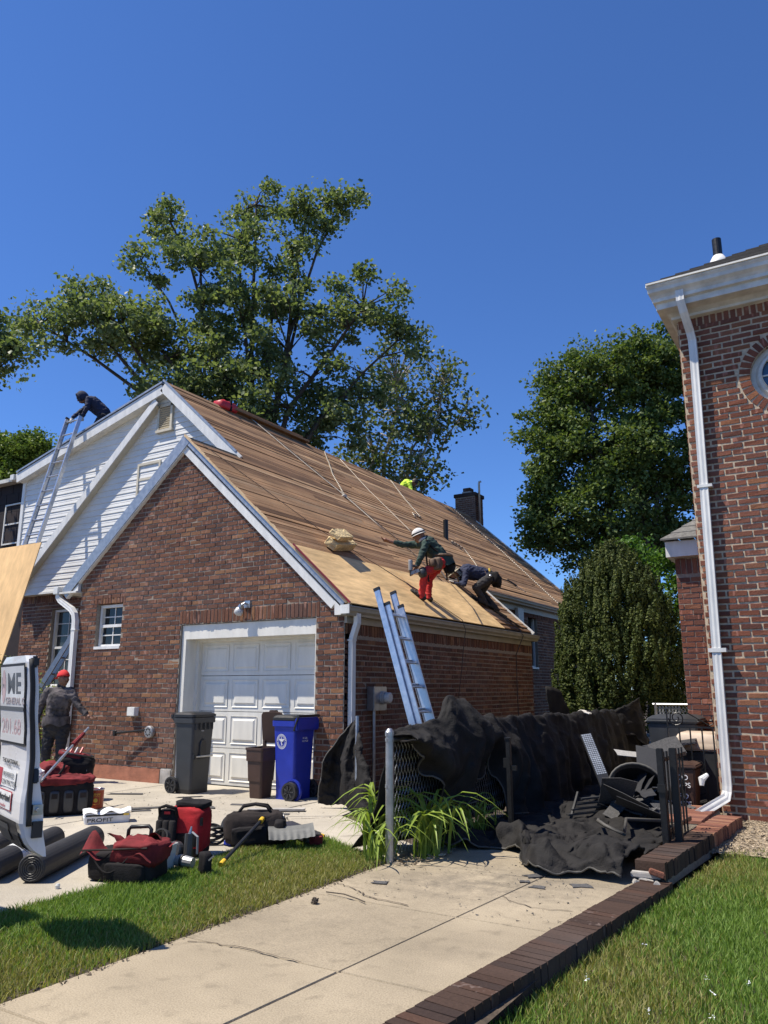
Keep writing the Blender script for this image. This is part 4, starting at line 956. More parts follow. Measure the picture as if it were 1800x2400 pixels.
# ================================================================== FENCES, TARPS, GATE
fe = thing('chain_link_fence', 'chain link fence with galvanised corner post under the black tarp', 'fence', (2.22, -2.6, 0))
P('corner_post', 'galv', fe, lambda b: (b.tube([(2.22, -2.6, -.1), (2.22, -2.6, .95)], .033, 14), b.lathe([(.037, .93), (.037, .96), (.02, .985), (.001, .99)], (2.22, -2.6, 0), 14)), smooth=False)
for zz in (.18, .55, .9): P('post_band', 'galv', fe, lambda b: b.lathe([(.037, zz-.012), (.037, zz+.012)], (2.22, -2.6, 0), 14))
P('top_rail', 'galv', fe, lambda b: b.tube([(2.22, -2.6, .9), (2.22, 5.2, .9)], .02, 8))
for y in (-.2, 2.5, 5.2): P('post', 'galv', fe, lambda b: b.tube([(2.22, y, -.1), (2.22, y, .92)], .025, 8))
def mesh_wire(b, p0, p1, z0, z1, cell=.052, r=.0021):
    p0, p1 = Vector(p0), Vector(p1); L = (p1-p0).length; d = (p1-p0)/L; nx = int(L/cell); nz = int((z1-z0)/cell)
    for i in range(nx):
        pts = [p0+d*(cell*(i+(.5 if k % 2 else 0)+(.5 if i % 2 == 9 else 0)))+Vector((0, 0, z0+k*cell))+Vector((.003*(1 if k % 2 else -1), 0, 0)) for k in range(nz+1)]
        b.tube(pts, r, 3, caps=False)
        pts = [p0+d*(cell*(i+(0 if k % 2 else .5)-.5))+Vector((0, 0, z0+k*cell))+Vector((.003*(-1 if k % 2 else 1), 0, 0)) for k in range(nz+1)]
        b.tube(pts, r, 3, caps=False)
P('chain_mesh', 'galv', fe, lambda b: mesh_wire(b, (2.22, -2.57, 0), (2.22, -.3, 0), .04, .9))
f2 = thing('chain_link_fence', 'far chain link fence behind the rubble and iron gate', 'fence', (3, 6.6, 0))
P('rail', 'galv', f2, lambda b: b.tube([(2.2, 6.6, 1.02), (5.5, 6.6, 1.02)], .02, 6))
for x in (2.25, 3.9): P('post', 'galv', f2, lambda b: b.tube([(x, 6.6, 0), (x, 6.6, 1.05)], .025, 8))
P('chain_mesh', 'galv', f2, lambda b: mesh_wire(b, (2.25, 6.6, 0), (4.1, 6.6, 0), .04, 1.02, .055, .003))
for i in range(7): P('privacy_slat', 'slat_grey', f2, lambda b: b.bx(2.3+i*.055, 2.33+i*.055, 6.61, 6.613, .55, 1.0))
def tarpmesh(name, fn, nu, nv, mat, parent, thick=.012, seed=0.0, wr=.02, fs=3.0):
    b = MB()
    def f(u, v):
        p = Vector(fn(u, v)); q = p*fs+Vector((seed, seed*.7, 0))
        n = Vector((mn.noise(q), mn.noise(q+Vector((31, 0, 0))), mn.noise(q+Vector((0, 47, 0)))))
        q2 = q*2.7; n2 = Vector((mn.noise(q2), mn.noise(q2+Vector((31, 0, 0))), mn.noise(q2+Vector((0, 47, 0)))))
        rg = 1-2*abs(mn.noise(q*1.3)); rg2 = 1-2*abs(mn.noise(q*2.9+Vector((5, 5, 5))))
        cr = Vector((.5-abs(mn.noise(q*.55))*2, .5-abs(mn.noise(q*.55+Vector((9, 3, 5))))*2, .4-abs(mn.noise(q*.7+Vector((3, 19, 5))))*2))
        p = p+n*wr*.7+n2*wr*.3+cr*wr*1.0+Vector((.6, -.35, .5))*(max(0, rg)**3*wr*.9+max(0, rg2)**3*wr*.45)
        if p.z < .012: p.z = .012+.004*abs(n.x)
        return p
    b.grid(f, nu, nv); o = b.build(name, mat, parent, smooth=True)
    m = o.modifiers.new('thick', 'SOLIDIFY'); m.thickness = thick; m.offset = 0
    return f
def interp(t, ks):
    for (a, va), (b_, vb) in zip(ks[:-1], ks[1:]):
        if t <= b_: s = (t-a)/(b_-a); s = s*s*(3-2*s); return va+(vb-va)*s
    return ks[-1][1]
tp = thing('tarp', 'black tarp draped along the chain link fence with a raised hump', 'tarp', (2.22, 0, 0))
TOP = [(-2.55, .93), (-2.2, .96), (-1.85, 1.0), (-1.55, 1.2), (-1.3, 1.16), (-.9, 1.02), (-.4, .97), (.5, .96), (5.3, .95)]
BOT = [(-2.55, .88), (-2.35, .76), (-2.1, .58), (-1.8, .36), (-1.5, .34), (-1.2, .5), (-.85, .7), (-.6, .4), (-.4, .08), (.0, .02), (5.3, .02)]
def fence_tarp(u, v):
    y = -2.56+7.9*(u**1.35); top = interp(y, TOP); bot = interp(y, BOT)
    fold = .05*math.sin(y*9+2*math.sin(y*3))+.03*math.sin(y*21)
    if v < .3:                                           # the side towards the garage
        t = 1-v/.3; return (2.19-.14*t-.3*t*t*(1 if y < -2.2 else .4)+fold*t, y+.1*t, top-(top-.015)*t)
    if v < .38: t = (v-.3)/.08; return (2.19+.07*t, y, top+.03*math.sin(t*PI))
    t = (v-.38)/.62; d = top-bot
    swell = .16*math.sin(PI*min(1, t*1.1))*(1 if y < -.3 else .5)
    return (2.26+swell+fold*t+.16*t*t*(1 if y > -.4 else .3), y+.03*math.sin(t*7+y*5), top-d*t)
ff = tarpmesh('drape', fence_tarp, 230, 70, 'tarp_dark', tp, seed=3, wr=.035, fs=3.2)
b = MB(); pts = [ff(i/120*.42, 1.0) for i in range(121)]; b.tube(pts, .009, 6); b.build('hem', 'tarp_edge', tp, smooth=True)
tg = thing('tarp', 'crumpled black tarp spread over the walkway with rubble on it', 'tarp', (3.0, 0, 0))
def ground_tarp(u, v):
    x = 2.3+1.62*v; y0 = -2.12+.35*math.sin(v*5.0+.6)-.12*math.sin(v*13); y = y0+(5.6)*u**1.4
    ed = math.exp(-((u)/.07)**2); hz = .02+.055*abs(mn.noise((x*2.2, y*2.6, 1.3)))+.05*max(0, math.sin(y*4.2+x*2.5+mn.noise((x, y, 3))*3))**2
    hz += (.17*math.exp(-((u-.06)/.045)**2)*(.25+.75*math.sin(v*11+1)**2)+.06*math.sin(v*31+u*40)**2*math.exp(-((u-.05)/.07)**2))
    hz += .1*math.exp(-((u-.16)/.05)**2)*(.5+.5*math.sin(v*5+3))
    return (x+.05*mn.noise((x*3, y*3, 9)), y, hz*(1-ed*.55)+.012)
fg = tarpmesh('sheet', ground_tarp, 190, 90, 'tarp_dark', tg, seed=11, wr=.045, fs=4.0)
b = MB(); pts = [fg(0, i/90) for i in range(91)]; b.tube(pts, .008, 6); b.build('hem', 'tarp_edge', tg, smooth=True)
b = MB(); b.tube([(3.35, -.9, .17), (3.42, -1.15, .2), (3.52, -1.3, .19), (3.68, -1.32, .14), (3.55, -.75, .17), (3.8, -.55, .15)], .016, 6); b.build('strap', 'tarp_edge', tg, smooth=True)
tl = thing('tarp', 'black tarp hanging from a thin pole beside the garage corner', 'tarp', (.5, -.6, 0))
P('pole', 'galv', tl, lambda b: b.tube([(.69, -.75, 0), (.66, -.7, 1.0)], .02, 8))
def left_tarp(u, v):
    top = Vector((.45, -.45, .98)); a = -.25+2.1*u; L = 1.0
    e = Vector((.1+.95*u, -.68+.1*math.sin(u*6)-.12*u, .03+.02*math.sin(u*9)))
    ap = Vector((.48+.1*u, -.5-.1*u, .95+.05*math.sin(u*7)))
    p = ap.lerp(e, v); q = math.sin(PI*v)*.1*math.sin(u*13+2); p += Vector((.1*q+.02, -q*.7-.06*math.sin(PI*v), 0)); p.x -= .16*math.sin(PI*v)*(1-u)*.6
    return p
fl = tarpmesh('drape', left_tarp, 90, 60, 'tarp_dark', tl, seed=5, wr=.03, fs=5)
b = MB(); b.tube([fl(0, i/60) for i in range(61)], .008, 6); b.build('hem', 'tarp_edge', tl, smooth=True)
t4 = thing('tarp', 'folded black tarp end sticking up at the far end of the fence', 'tarp', (2.25, 4.2, 0))
def end_tarp(u, v): return (2.2+.25*math.sin(u*3)+.12*v, 3.9+.9*u, .92+.22*math.sin(PI*u)*(1-v)-.55*v*(.6+.4*u)+.05*math.sin(u*12)*v)
tarpmesh('drape', end_tarp, 24, 16, 'tarp_dark', t4, seed=8, wr=.05, fs=4)
t5 = thing('tarp', 'pale edged tarp corner poking up behind the fence by the dark wall', 'tarp', (.9, 4.4, 0))
def pk(u, v): return (1.1+.25*u, 4.2+.75*u, .75+.55*(1-u)*(1-v)+.12*math.sin(u*5)-.5*v)
tarpmesh('drape', pk, 16, 12, 'tarp_dark', t5, seed=2, wr=.04, fs=4)

gt = thing('iron_gate', 'black wrought iron gate standing open edge on at the raised brick edging', 'gate', (4.05, -1.3, .1))
for (x, y, wd) in ((4.03, -1.42, .05), (4.11, -1.32, .055)): P('post', 'iron_black', gt, lambda b: b.bx(x-wd/2, x+wd/2, y-wd/2, y+wd/2, .06, .83), bevel=.004)
for i in range(7): P('baluster', 'iron_black', gt, lambda b: b.bar((4.045+.004*i, -1.36+.1*i, .1), (4.045+.004*i, -1.36+.1*i, .8), .014, .014))
for zz in (.2, .74): P('rail', 'iron_black', gt, lambda b: b.bar((4.04, -1.4, zz), (4.07, -.6, zz), .012, .03))
for k in range(3): P('scroll', 'iron_black', gt, lambda b: b.tube([(4.05, -1.15+.2*k+.07*math.cos(t*.55)*(1-t/22), .45+.1*math.sin(t*.55)*(1-t/22)) for t in range(20)], .006, 5))
P('latch', 'iron_black', gt, lambda b: (b.bx(4.0, 4.06, -1.46, -1.4, .5, .56), b.tube([(3.96, -1.44, .53), (4.06, -1.44, .53)], .008)))
gp = thing('iron_post', 'slim black iron gate post standing in front of hanging tarp', 'post', (2.75, -1.45, 0))
P('shaft', 'iron_black', gp, lambda b: (b.bx(2.73, 2.77, -1.47, -1.43, 0, .86), b.bx(2.722, 2.778, -1.478, -1.422, .86, .875)), bevel=.003)
P('latch_bracket', 'iron_black', gp, lambda b: (b.bx(2.77, 2.82, -1.46, -1.44, .6, .64), b.bx(2.7, 2.73, -1.46, -1.44, .62, .7)))
ir = thing('iron_railing', 'black iron stair railing with scrolls in front of brick wing', 'railing', (3.85, 1, 0))
P('top_rail', 'iron_black', ir, lambda b: b.bar((3.6, 1, .89), (4.08, 1, .89), .016, .018))
P('bottom_rail', 'iron_black', ir, lambda b: b.bar((3.78, 1, -.02), (4.1, 1, .2), .03, .012))
P('scroll', 'iron_black', ir, lambda b: b.tube([(3.7+.085*(1-t/30)*math.cos(t*.42+3.2), 1, .985+.085*(1-t/30)*math.sin(t*.42+3.2)) for t in range(26)]+[], .007, 5))
P('scroll', 'iron_black', ir, lambda b: b.tube([(3.63, 1, .93), (3.64, 1, 1.04), (3.7, 1, 1.08), (3.8, 1, 1.05), (3.95, 1, .96), (4.03, 1, .91), (4.07, 1, .93), (4.065, 1, .97), (4.04, 1, .965)], .007, 5))
for (x, z0, z1) in ((3.6, .0, 1.08), (3.72, .0, .89), (3.83, .02, .89), (3.95, .1, .89), (4.06, .17, .89)): P('baluster', 'iron_black', ir, lambda b: b.bar((x, 1, z0), (x, 1, z1), .014, .014))
for (cx, cz) in ((3.775, .5), (3.89, .5), (3.775, .4), (3.89, .4)): P('ring', 'iron_black', ir, lambda b: b.tube([(cx+.048*math.cos(a), 1, cz+.045*math.sin(a)) for a in [2*PI*k/16 for k in range(16)]], .005, 5, closed=True))
for s in (-1, 1): P('scroll', 'iron_black', ir, lambda b: b.tube([(3.83+s*(.06-.055*math.cos(t*.5)*(1-.0*t)), 1, .3-.01*t) for t in range(12)], .005, 5))

# rubble on the ground tarp
def flat_piece(name, label, c, size, rot, mat, cat='shingle', group='torn roof shingles in the rubble', jag=.18, thick=.004):
    root = None; r = random.Random(sum(map(ord, label))); n = 10; poly = []
    hx, hy = size[0]/2, size[1]/2
    base = [(-hx, -hy), (0, -hy), (hx, -hy), (hx, 0), (hx, hy), (.3*hx, hy), (-.4*hx, hy), (-hx, hy), (-hx, .2*hy)]
    poly = [(x*(1-r.uniform(0, jag)), y*(1-r.uniform(0, jag))) for x, y in base]
    b = MB(); T = Matrix.Translation(Vector(c)) @ Euler(rot).to_matrix().to_4x4(); b.prism(poly, -thick/2, thick/2, T)
    o = b.build(name, mat, None, loc=c); return tag(o, label, cat, group)
flat_piece('shingle', 'pale shingle piece jutting from top of the rubble heap', (3.35, .55, .62), (.42, .2), (.25, .1, .5), 'shingle_pale')
flat_piece('shingle', 'curled dark shingle beside the pale one on the rubble heap', (3.62, .75, .68), (.35, .25), (.9, -.3, .4), 'shingle')
flat_piece('shingle', 'long black shingle strip lying along the back of rubble', (3.6, 1.1, .7), (.6, .22), (.2, -.15, .3), 'felt_roll')
flat_piece('shingle', 'broad torn shingle leaning against the tipped black tub', (3.3, -.1, .28), (.36, .62), (-.7, .1, .4), 'shingle')
flat_piece('shingle', 'wide shingle sheet sloping to the tarp in the rubble', (3.45, -.25, .25), (.5, .4), (-.55, .35, -.2), 'shingle')
flat_piece('shingle', 'torn shingle draped over the foot of rubble', (3.6, -.45, .22), (.5, .35), (-.3, .35, .3), 'shingle')
flat_piece('shingle', 'dark curled sheet upright behind the tub', (3.55, .45, .5), (.4, .45), (1.1, .1, .2), 'felt_roll')
for i in range(22):
    a_ = random.uniform(0, 6.28); rr_ = random.uniform(0, .38); hh_ = .1+.34*(1-rr_/.4)*random.uniform(.5, 1)
    flat_piece('shingle', 'torn black shingle in the heap beside the iron gate', (3.5+rr_*math.cos(a_), .1+1.3*rr_*math.sin(a_), hh_), (random.uniform(.14, .34), random.uniform(.1, .24)), (random.gauss(0, .5), random.gauss(0, .45), random.uniform(0, 6.28)), 'shingle' if i % 3 else 'felt_roll', 'shingle', 'torn shingles heaped by the gate', .35)
tb = thing('black_tub', 'black plastic tub tipped on its side full of shingle scraps', 'tub', (3.55, .25, .05))
TB = Matrix.Translation((3.42, .2, .28)) @ Matrix.Diagonal((.72, .72, .8, 1)) @ Euler((1.25, .15, .25)).to_matrix().to_4x4()
def tubf(b):
    prof = [(.2, -.25), (.27, .2), (.29, .22), (.29, .24), (.255, .2), (.19, -.23)]
    for r_, z_ in [(0, 0)]: pass
    ring = [[TB @ Vector((1.25*r_*math.cos(2*PI*k/24)*(1-.12*math.sin(4*PI*k/24)**2*-1), r_*math.sin(2*PI*k/24), z_)) for k in range(24)] for r_, z_ in prof]
    b.loft(ring, cap=True)
P('body', 'black_plastic', tb, tubf, smooth=False)
P('rim', 'tarp_edge', tb, lambda b: b.tube([TB @ Vector((1.25*.3*math.cos(2*PI*k/28), .3*math.sin(2*PI*k/28), .235)) for k in range(28)], .013, 6, closed=True), smooth=True)
vs = thing('vent_strip', 'perforated grey ridge vent strip propped in the rubble', 'vent strip', (3.1, -.05, .2))
VT = Matrix.Translation((3.08, .1, .52)) @ Euler((1.05, -.12, .75)).to_matrix().to_4x4()
P('strip', 'tool_dark', vs, lambda b: b.prism([(-.06, -.36), (.06, -.36), (.06, .36), (-.06, .36)], -.01, .01, VT))
for i in range(22):
    P('slot_row', 'screen_vent', vs, lambda b: [b.prism([(x, -.08+i*.02), (x+.016, -.08+i*.02), (x+.016, -.067+i*.02), (x, -.067+i*.02)], .0102, .0125, VT) for x in (-.052, -.03, -.008, .014, .036)])
bl = thing('broken_bench', 'small broken dark slatted frame lying beside the tarp', 'frame', (3.0, -.15, .1))
for i in range(4): P('slat', 'tool_dark', bl, lambda b: b.bar((2.88+.03*i, -.35+.05*i, .1+.045*i), (3.2+.02*i, .05+.05*i, .12+.045*i), .04, .016))
for s in (0, 1): P('leg', 'tool_dark', bl, lambda b: b.bar((2.9+.25*s, -.35+.33*s, .03), (2.95+.25*s, -.2+.33*s, .3), .02, .02))
# bins by the side entrance, behind the gate
bb = thing('brown_bin', 'brown food scrap bin with white lettering behind the iron gate', 'bin', (3.75, .45, 0))
P('body', 'bin_brown', bb, lambda b: b.loft([[(3.75+sx*w_, .75+sy*w_, z) for sx, sy in ((-1, -1), (1, -1), (1, 1), (-1, 1))] for w_, z in ((.13, .0), (.17, .5))]), bevel=.015)
P('lid', 'bin_brown', bb, lambda b: b.loft([[(3.75+sx*w_, .75+sy*w_, z) for sx, sy in ((-1, -1), (1, -1), (1, 1), (-1, 1))] for w_, z in ((.185, .5), (.185, .53), (.13, .56))]), bevel=.01)
for i, t_ in enumerate(('FOOD', 'SCRAPS', 'YARD', 'WASTE')): text(t_, 'lettering', 'ink_white', bb, frame((3.75, .575+.02*i*0, .39-i*.075+(-.03 if i > 1 else 0)), (1, 0, 0), (0, .06, 1)), .07, .002, 'CENTER')
b2 = thing('tan_lid_bin', 'tan lidded dark bin behind the brown bin at side entrance', 'bin', (3.8, 1.4, 0))
P('body', 'bin_grey', b2, lambda b: b.loft([[(3.85+sx*w_, 1.5+sy*w_, z) for sx, sy in ((-1, -1), (1, -1), (1, 1), (-1, 1))] for w_, z in ((.2, 0), (.26, .62))]), bevel=.02)
P('lid', 'tub_lid_tan', b2, lambda b: b.loft([[(3.85+sx*w_, 1.5+sy*w_, z) for sx, sy in ((-1, -1), (1, -1), (1, 1), (-1, 1))] for w_, z in ((.27, .63), (.27, .7), (.2, .82))]), bevel=.02)
b3 = thing('black_bin', 'black lidded bin at the back of the side entrance', 'bin', (3.6, 1.9, 0))
P('body', 'bin_grey', b3, lambda b: b.loft([[(3.5+sx*w_, 2.0+sy*w_, z) for sx, sy in ((-1, -1), (1, -1), (1, 1), (-1, 1))] for w_, z in ((.22, 0), (.28, .9))]), bevel=.02)
P('lid', 'bin_grey', b3, lambda b: b.loft([[(3.5+sx*w_, 2.0+sy*w_, z) for sx, sy in ((-1, -1), (1, -1), (1, 1), (-1, 1))] for w_, z in ((.3, .9), (.3, .94), (.22, .99))]), bevel=.015)

# ================================================================== BINS AT THE GARAGE DOOR
def rrect(cx, cy, hx, hy, r, z, n=4):
    out = []
    for (sx, sy, a0) in ((1, -1, -PI/2), (1, 1, 0), (-1, 1, PI/2), (-1, -1, PI)):
        for k in range(n+1):
            a = a0+PI/2*k/n; out.append((cx+sx*(hx-r)+r*math.cos(a), cy+sy*(hy-r)+r*math.sin(a), z))
    return out
def wheel(root, c, r, wd, mat='black_plastic'):
    wh = P('wheel', 'rubber', root, lambda b: b.lathe([(r*.78, -wd/2), (r, -wd/2), (r, wd/2), (r*.78, wd/2), (r*.78, -wd/2)], c, 28, Matrix.Rotation(PI/2, 3, 'X'), cap=False))
    P('rim', mat, wh, lambda b: b.lathe([(r*.79, wd*.3), (r*.74, wd*.38), (r*.2, wd*.3), (r*.16, wd*.46), (.001, wd*.46)], c, 28, Matrix.Rotation(PI/2, 3, 'X'), cap=False))
    for k in range(7):
        a = 2*PI*k/7; P('spoke', 'tool_dark', wh, lambda b: b.bar(Vector(c)+Vector((r*.24*math.cos(a), -wd*.45, r*.24*math.sin(a))), Vector(c)+Vector((r*.72*math.cos(a), -wd*.45, r*.72*math.sin(a))), .012, r*.12, (0, -1, 0)))
    return wh
def emblem(root, T, R, mat, bg=None):
    """round municipal badge: two rings, winged staff, lettering round the edge"""
    def seg(b, r0, r1, z, n=40): b.loft([[T @ Vector((r*math.cos(2*PI*k/n), r*1.18*math.sin(2*PI*k/n), z)) for k in range(n)] for r in (r0, r1)], cap=False)
    e = P('badge', mat, root, lambda b: (seg(b, R*.93, R, .001), seg(b, R*.66, R*.7, .001)))
    def staff(b):
        b.prism([(-.05*R, -.62*R), (.05*R, -.62*R), (.05*R, .7*R), (-.05*R, .7*R)], .0006, .0014, T)
        for s in (-1, 1):
            for q in range(3):
                w_ = [(s*.06*R, (.38-.12*q)*R), (s*(.58-.1*q)*R, (.42-.15*q)*R), (s*(.5-.1*q)*R, (.30-.15*q)*R), (s*.06*R, (.28-.12*q)*R)]
                b.prism(w_ if s > 0 else w_[::-1], .0006+.0004*q, .0014+.0004*q, T)
        b.tube([T @ Vector((.16*R*math.sin(t*.7), -.6*R+t*.055*R, .0015)) for t in range(19)], .02*R+.0005, 4)
    P('winged_staff', mat, e, staff)
    b = MB(); n = 30
    for k in range(n):
        a = 2*PI*k/n
        if abs(math.cos(a)) > .985: continue
        c = Vector((R*.815*math.cos(a), R*.815*1.18*math.sin(a), .001)); t = Vector((-math.sin(a), math.cos(a), 0)); q = Vector((math.cos(a), math.sin(a), 0))
        b.add([T @ (c+t*x*R*.055+q*y*R*.07) for x, y in ((-1, -1), (1, -1), (1, 1), (-1, 1))], [(0, 1, 2, 3)])
    b.build('edge_lettering', mat, e); return e
def cart(name, label, cx, cy, hx, hy, h, col, front, open_=False, tilt=None):
    root = thing(name, label, 'bin', (cx, cy, 0), 'wheeled bins outside the garage door'); F = front
    def body(b):
        prof = [(.82, .03), (.84, .05), (.93, h*.55), (1.0, h*.86), (1.09, h*.865), (1.1, h*.93), (1.02, h*.935)]
        b.loft([rrect(cx, cy, hx*k, hy*k, .035, z) for k, z in prof], cap=True)
    bd = P('body', col, root, body, smooth=False)
    P('base', 'black_plastic' if col != 'bin_blue' else 'bin_blue', root, lambda b: b.loft([rrect(cx, cy, hx*.84, hy*.84, .03, z) for z in (.0, .06)]))
    return root
dk = cart('grey_bin', 'dark grey wheeled bin with white house number sticker by garage door', -2.03, -.46, .165, .19, 1.0, 'bin_grey', 1)
def lid(b, cx, cy, hx, hy, z, back):
    b.loft([rrect(cx, cy, hx*1.13, hy*1.13, .04, z), rrect(cx, cy, hx*1.13, hy*1.13, .04, z+.03), rrect(cx+back*.02, cy, hx*.95, hy*.95, .05, z+.055), rrect(cx+back*.03, cy, hx*.55, hy*.55, .05, z+.062)])
P('lid', 'black_plastic', dk, lambda b: lid(b, -2.03, -.46, .165, .19, .938, -1), smooth=False)
P('handle', 'black_plastic', dk, lambda b: (b.tube([(-2.29, -.62, .95), (-2.29, -.3, .95)], .02, 10), b.bar((-2.29, -.6, .95), (-2.18, -.6, .84), .03, .05), b.bar((-2.29, -.32, .95), (-2.18, -.32, .84), .03, .05)))
for k in range(5): P('rib', 'bin_grey', dk, lambda b: b.bx(-1.862, -1.845, -.62+k*.075, -.612+k*.075, .78, .87))
P('lift_recess', 'black_plastic', dk, lambda b: b.loft([[( -1.868, -.46+x, z) for x, z in ((-.06, .42), (.06, .42), (.06, .6), (.045, .65), (0, .67), (-.045, .65), (-.06, .6))], [(-1.858, -.46+x, z) for x, z in ((-.05, .43), (.05, .43), (.05, .6), (.038, .64), (0, .655), (-.038, .64), (-.05, .6))]]))
P('lift_bar', 'galv', dk, lambda b: b.tube([(-1.85, -.62, .45), (-1.85, -.3, .45)], .012, 10)); P('bar_end', 'black_plastic', dk, lambda b: b.bx(-1.875, -1.835, -.635, -.595, .42, .48), bevel=.005)
stk = P('sticker', 'paper_white', dk, lambda b: b.prism([(-.065, -.035), (.065, -.035), (.065, .04), (-.065, .04)], 0, .002, frame((-2.06, -.637, .7), (1, 0, 0), (0, -.06, 1))))
text('792-2444', 'lettering', 'ink_black', stk, frame((-2.12, -.6415, .715), (1, 0, 0), (0, -.06, 1)), .03, .0005, shear=.2)
text('IN BIG', 'lettering', 'ink_white', dk, frame((-1.85, -.52, .76), (0, 1, 0), (.04, 0, 1)), .018, .0005)
for y in (-.63, -.27): wheel(dk, (-2.2, y-.02 if y < -.4 else y, .1), .1, .045)
P('axle', 'galv', dk, lambda b: b.tube([(-2.2, -.66, .1), (-2.2, -.25, .1)], .01, 8))
bu = cart('blue_bin', 'bright blue wheeled bin with black lid and white round badge', -.58, -.22, .17, .2, .98, 'bin_blue', -1)
P('lid', 'black_plastic', bu, lambda b: lid(b, -.58, -.22, .165, .195, .92, -1), smooth=False)
P('handle', 'black_plastic', bu, lambda b: (b.tube([(-.36, -.44, .97), (-.36, -.02, .97)], .018, 10), b.tube([(-.36, -.43, .97), (-.38, -.44, .9), (-.42, -.44, .8)], .012, 8)))
P('shoulder', 'bin_blue', bu, lambda b: (b.bx(-.42, -.36, -.44, -.0, .8, .95)), bevel=.015)
emblem(bu, frame((-.62, -.4145, .67), (1, 0, 0), (0, -.07, 1)), .075, 'ink_white')
text('32 GAL', 'lettering', 'ink_white', bu, frame((-.405, -.28, .7), (0, 1, 0), (.07, 0, 1)), .03, .0006); text('RECYCLE', 'lettering', 'ink_white', bu, frame((-.409, -.28, .665), (0, 1, 0), (.07, 0, 1)), .028, .0006)
P('wheel_arch', 'bin_blue', bu, lambda b: b.lathe([(.135, 0), (.135, .03), (.115, .03), (.115, 0)], (-.46, -.375, .11), 28, Matrix.Rotation(PI/2, 3, 'X'), cap=False))
for y in (-.44, -.02): wheel(bu, (-.46, y, .105), .105, .05)
P('axle', 'galv', bu, lambda b: b.tube([(-.46, -.44, .105), (-.46, 0, .105)], .01, 8))
br = thing('brown_bin', 'small brown kitchen scrap bin with its lid standing open', 'bin', (-.96, -.38, 0), 'wheeled bins outside the garage door')
def bro(b):
    pr = [(.74, 0), (.76, .02), (.92, .42), (.93, .43), (1.06, .435), (1.08, .56), (1.14, .565), (1.14, .59), (1.02, .59), (.9, .2)]
    b.loft([rrect(-.955, -.38, .125*k, .14*k, .03, z) for k, z in pr])
P('body', 'bin_brown', br, bro)
def lidb(b):
    T = Matrix.Translation((-.93, -.2, .62)) @ Euler((-1.42, 0, .12)).to_matrix().to_4x4()
    pr = [(1.0, 0), (1.0, .03), (.86, .035), (.86, .012), (.3, .01)]
    b.loft([[T @ Vector((x, y-.2, z)) for x, y, z in [(p[0], p[1], zz) for p in rrect(0, 0, .15*k, .19*k, .05, 0)]] for k, zz in pr])
P('lid', 'bin_brown', br, lidb); P('lid_latch', 'bin_brown', br, lambda b: b.bx(-.98, -.88, -.24, -.17, .99, 1.03), bevel=.008)
P('hinge', 'bin_brown', br, lambda b: (b.bx(-1.06, -1.03, -.24, -.2, .55, .66), b.bx(-.85, -.82, -.24, -.2, .55, .66)))
emblem(br, frame((-.955, -.5065, .33), (1, 0, 0), (0, -.045, 1)), .058, 'ink_white')
for i, t_ in enumerate(('FOOD', 'SCRAPS', '&', 'YARD', 'WASTE')): text(t_, 'lettering', 'ink_white', br, frame((-.834+.003*(-i*.9), -.46, .45-i*.035), (0, 1, 0), (.045, 0, 1)), .03, .0005)

# ================================================================== VAN (rear door swung open into the picture)
van = thing('van', 'white cargo van rear door standing open at the left edge', 'van', (0, -7, 0))
F_ = Vector((1.65, -5.48, 0)); dr = Vector((-.941, .338, 0)); nE = Vector((-.338, -.941, 0))        # free edge, towards the hinge, outward
DW = .60; DZ0, DZ1 = .44, 1.475
DT = Matrix(((-dr.x, 0, nE.x, 0), (-dr.y, 0, nE.y, 0), (0, 1, 0, 0), (0, 0, 0, 1))); DT.translation = F_+dr*DW   # local x: hinge -> free edge, y: up, z: outward
def dprof(h): return interp(h, [(.43, -.2), (.46, -.15), (.5, -.11), (.56, -.085), (.62, -.07), (.72, -.068), (.8, -.074), (.92, -.078), (1.05, -.07), (1.25, -.05), (1.5, -.03)])   # outward face of the skin with height
def din(h): return interp(h, [(.43, -.215), (.6, -.185), (.9, -.14), (1.2, -.105), (1.5, -.078)])                       # inner face
def dedge(h): return DW-.02*max(0, (h-1.3)/.18)**2
def dskin(b):
    R = []
    for i in range(31):
        h_ = DZ0+(DZ1-DZ0)*i/30; top = .1*max(0, (h_-1.41)/.065)**2.2; bot = .34*max(0, (.62-h_)/.18)**1.6
        x0, x1 = .0+top+bot, dedge(h_)-top*.3; z, q = dprof(h_), din(h_)
        R.append([DT @ Vector((x0, h_, max(z-.02, q+.002))), DT @ Vector((x0+.03, h_, z)), DT @ Vector(((x0+x1)/2, h_, z+.006)), DT @ Vector((x1-.02, h_, z)), DT @ Vector((x1, h_, max(z-.015, q+.002))), DT @ Vector((x1+.004, h_, q)), DT @ Vector((x0, h_, q))])
    b.loft(R)
dsk = P('rear_door', 'van_white', van, dskin, smooth=False)
def dgrid(b, x0, x1, h0, h1, z, n=8):
    b.grid(lambda u, v: DT @ Vector((x0+(x1-x0)*u, h0+(h1-h0)*v, dprof(h0+(h1-h0)*v)+.006+z)), 4, n)
P('window_gasket', 'van_black', dsk, lambda b: dgrid(b, .04, .57, .995, 1.435, .002, 12))
P('window_film', 'van_film', dsk, lambda b: dgrid(b, .055, .555, 1.01, 1.42, .005, 12))
P('film_stripe', 'ink_grey', dsk, lambda b: dgrid(b, .055, .555, 1.178, 1.2, .0065, 3))
P('film_swirl', 'ink_pink', dsk, lambda b: b.loft([[DT @ Vector((.13+r_*.04*math.cos(2*PI*k/20), 1.31+r_*.095*math.sin(2*PI*k/20), dprof(1.31+r_*.095*math.sin(2*PI*k/20))+.0125)) for k in range(20)] for r_ in (1, .01)], cap=False))
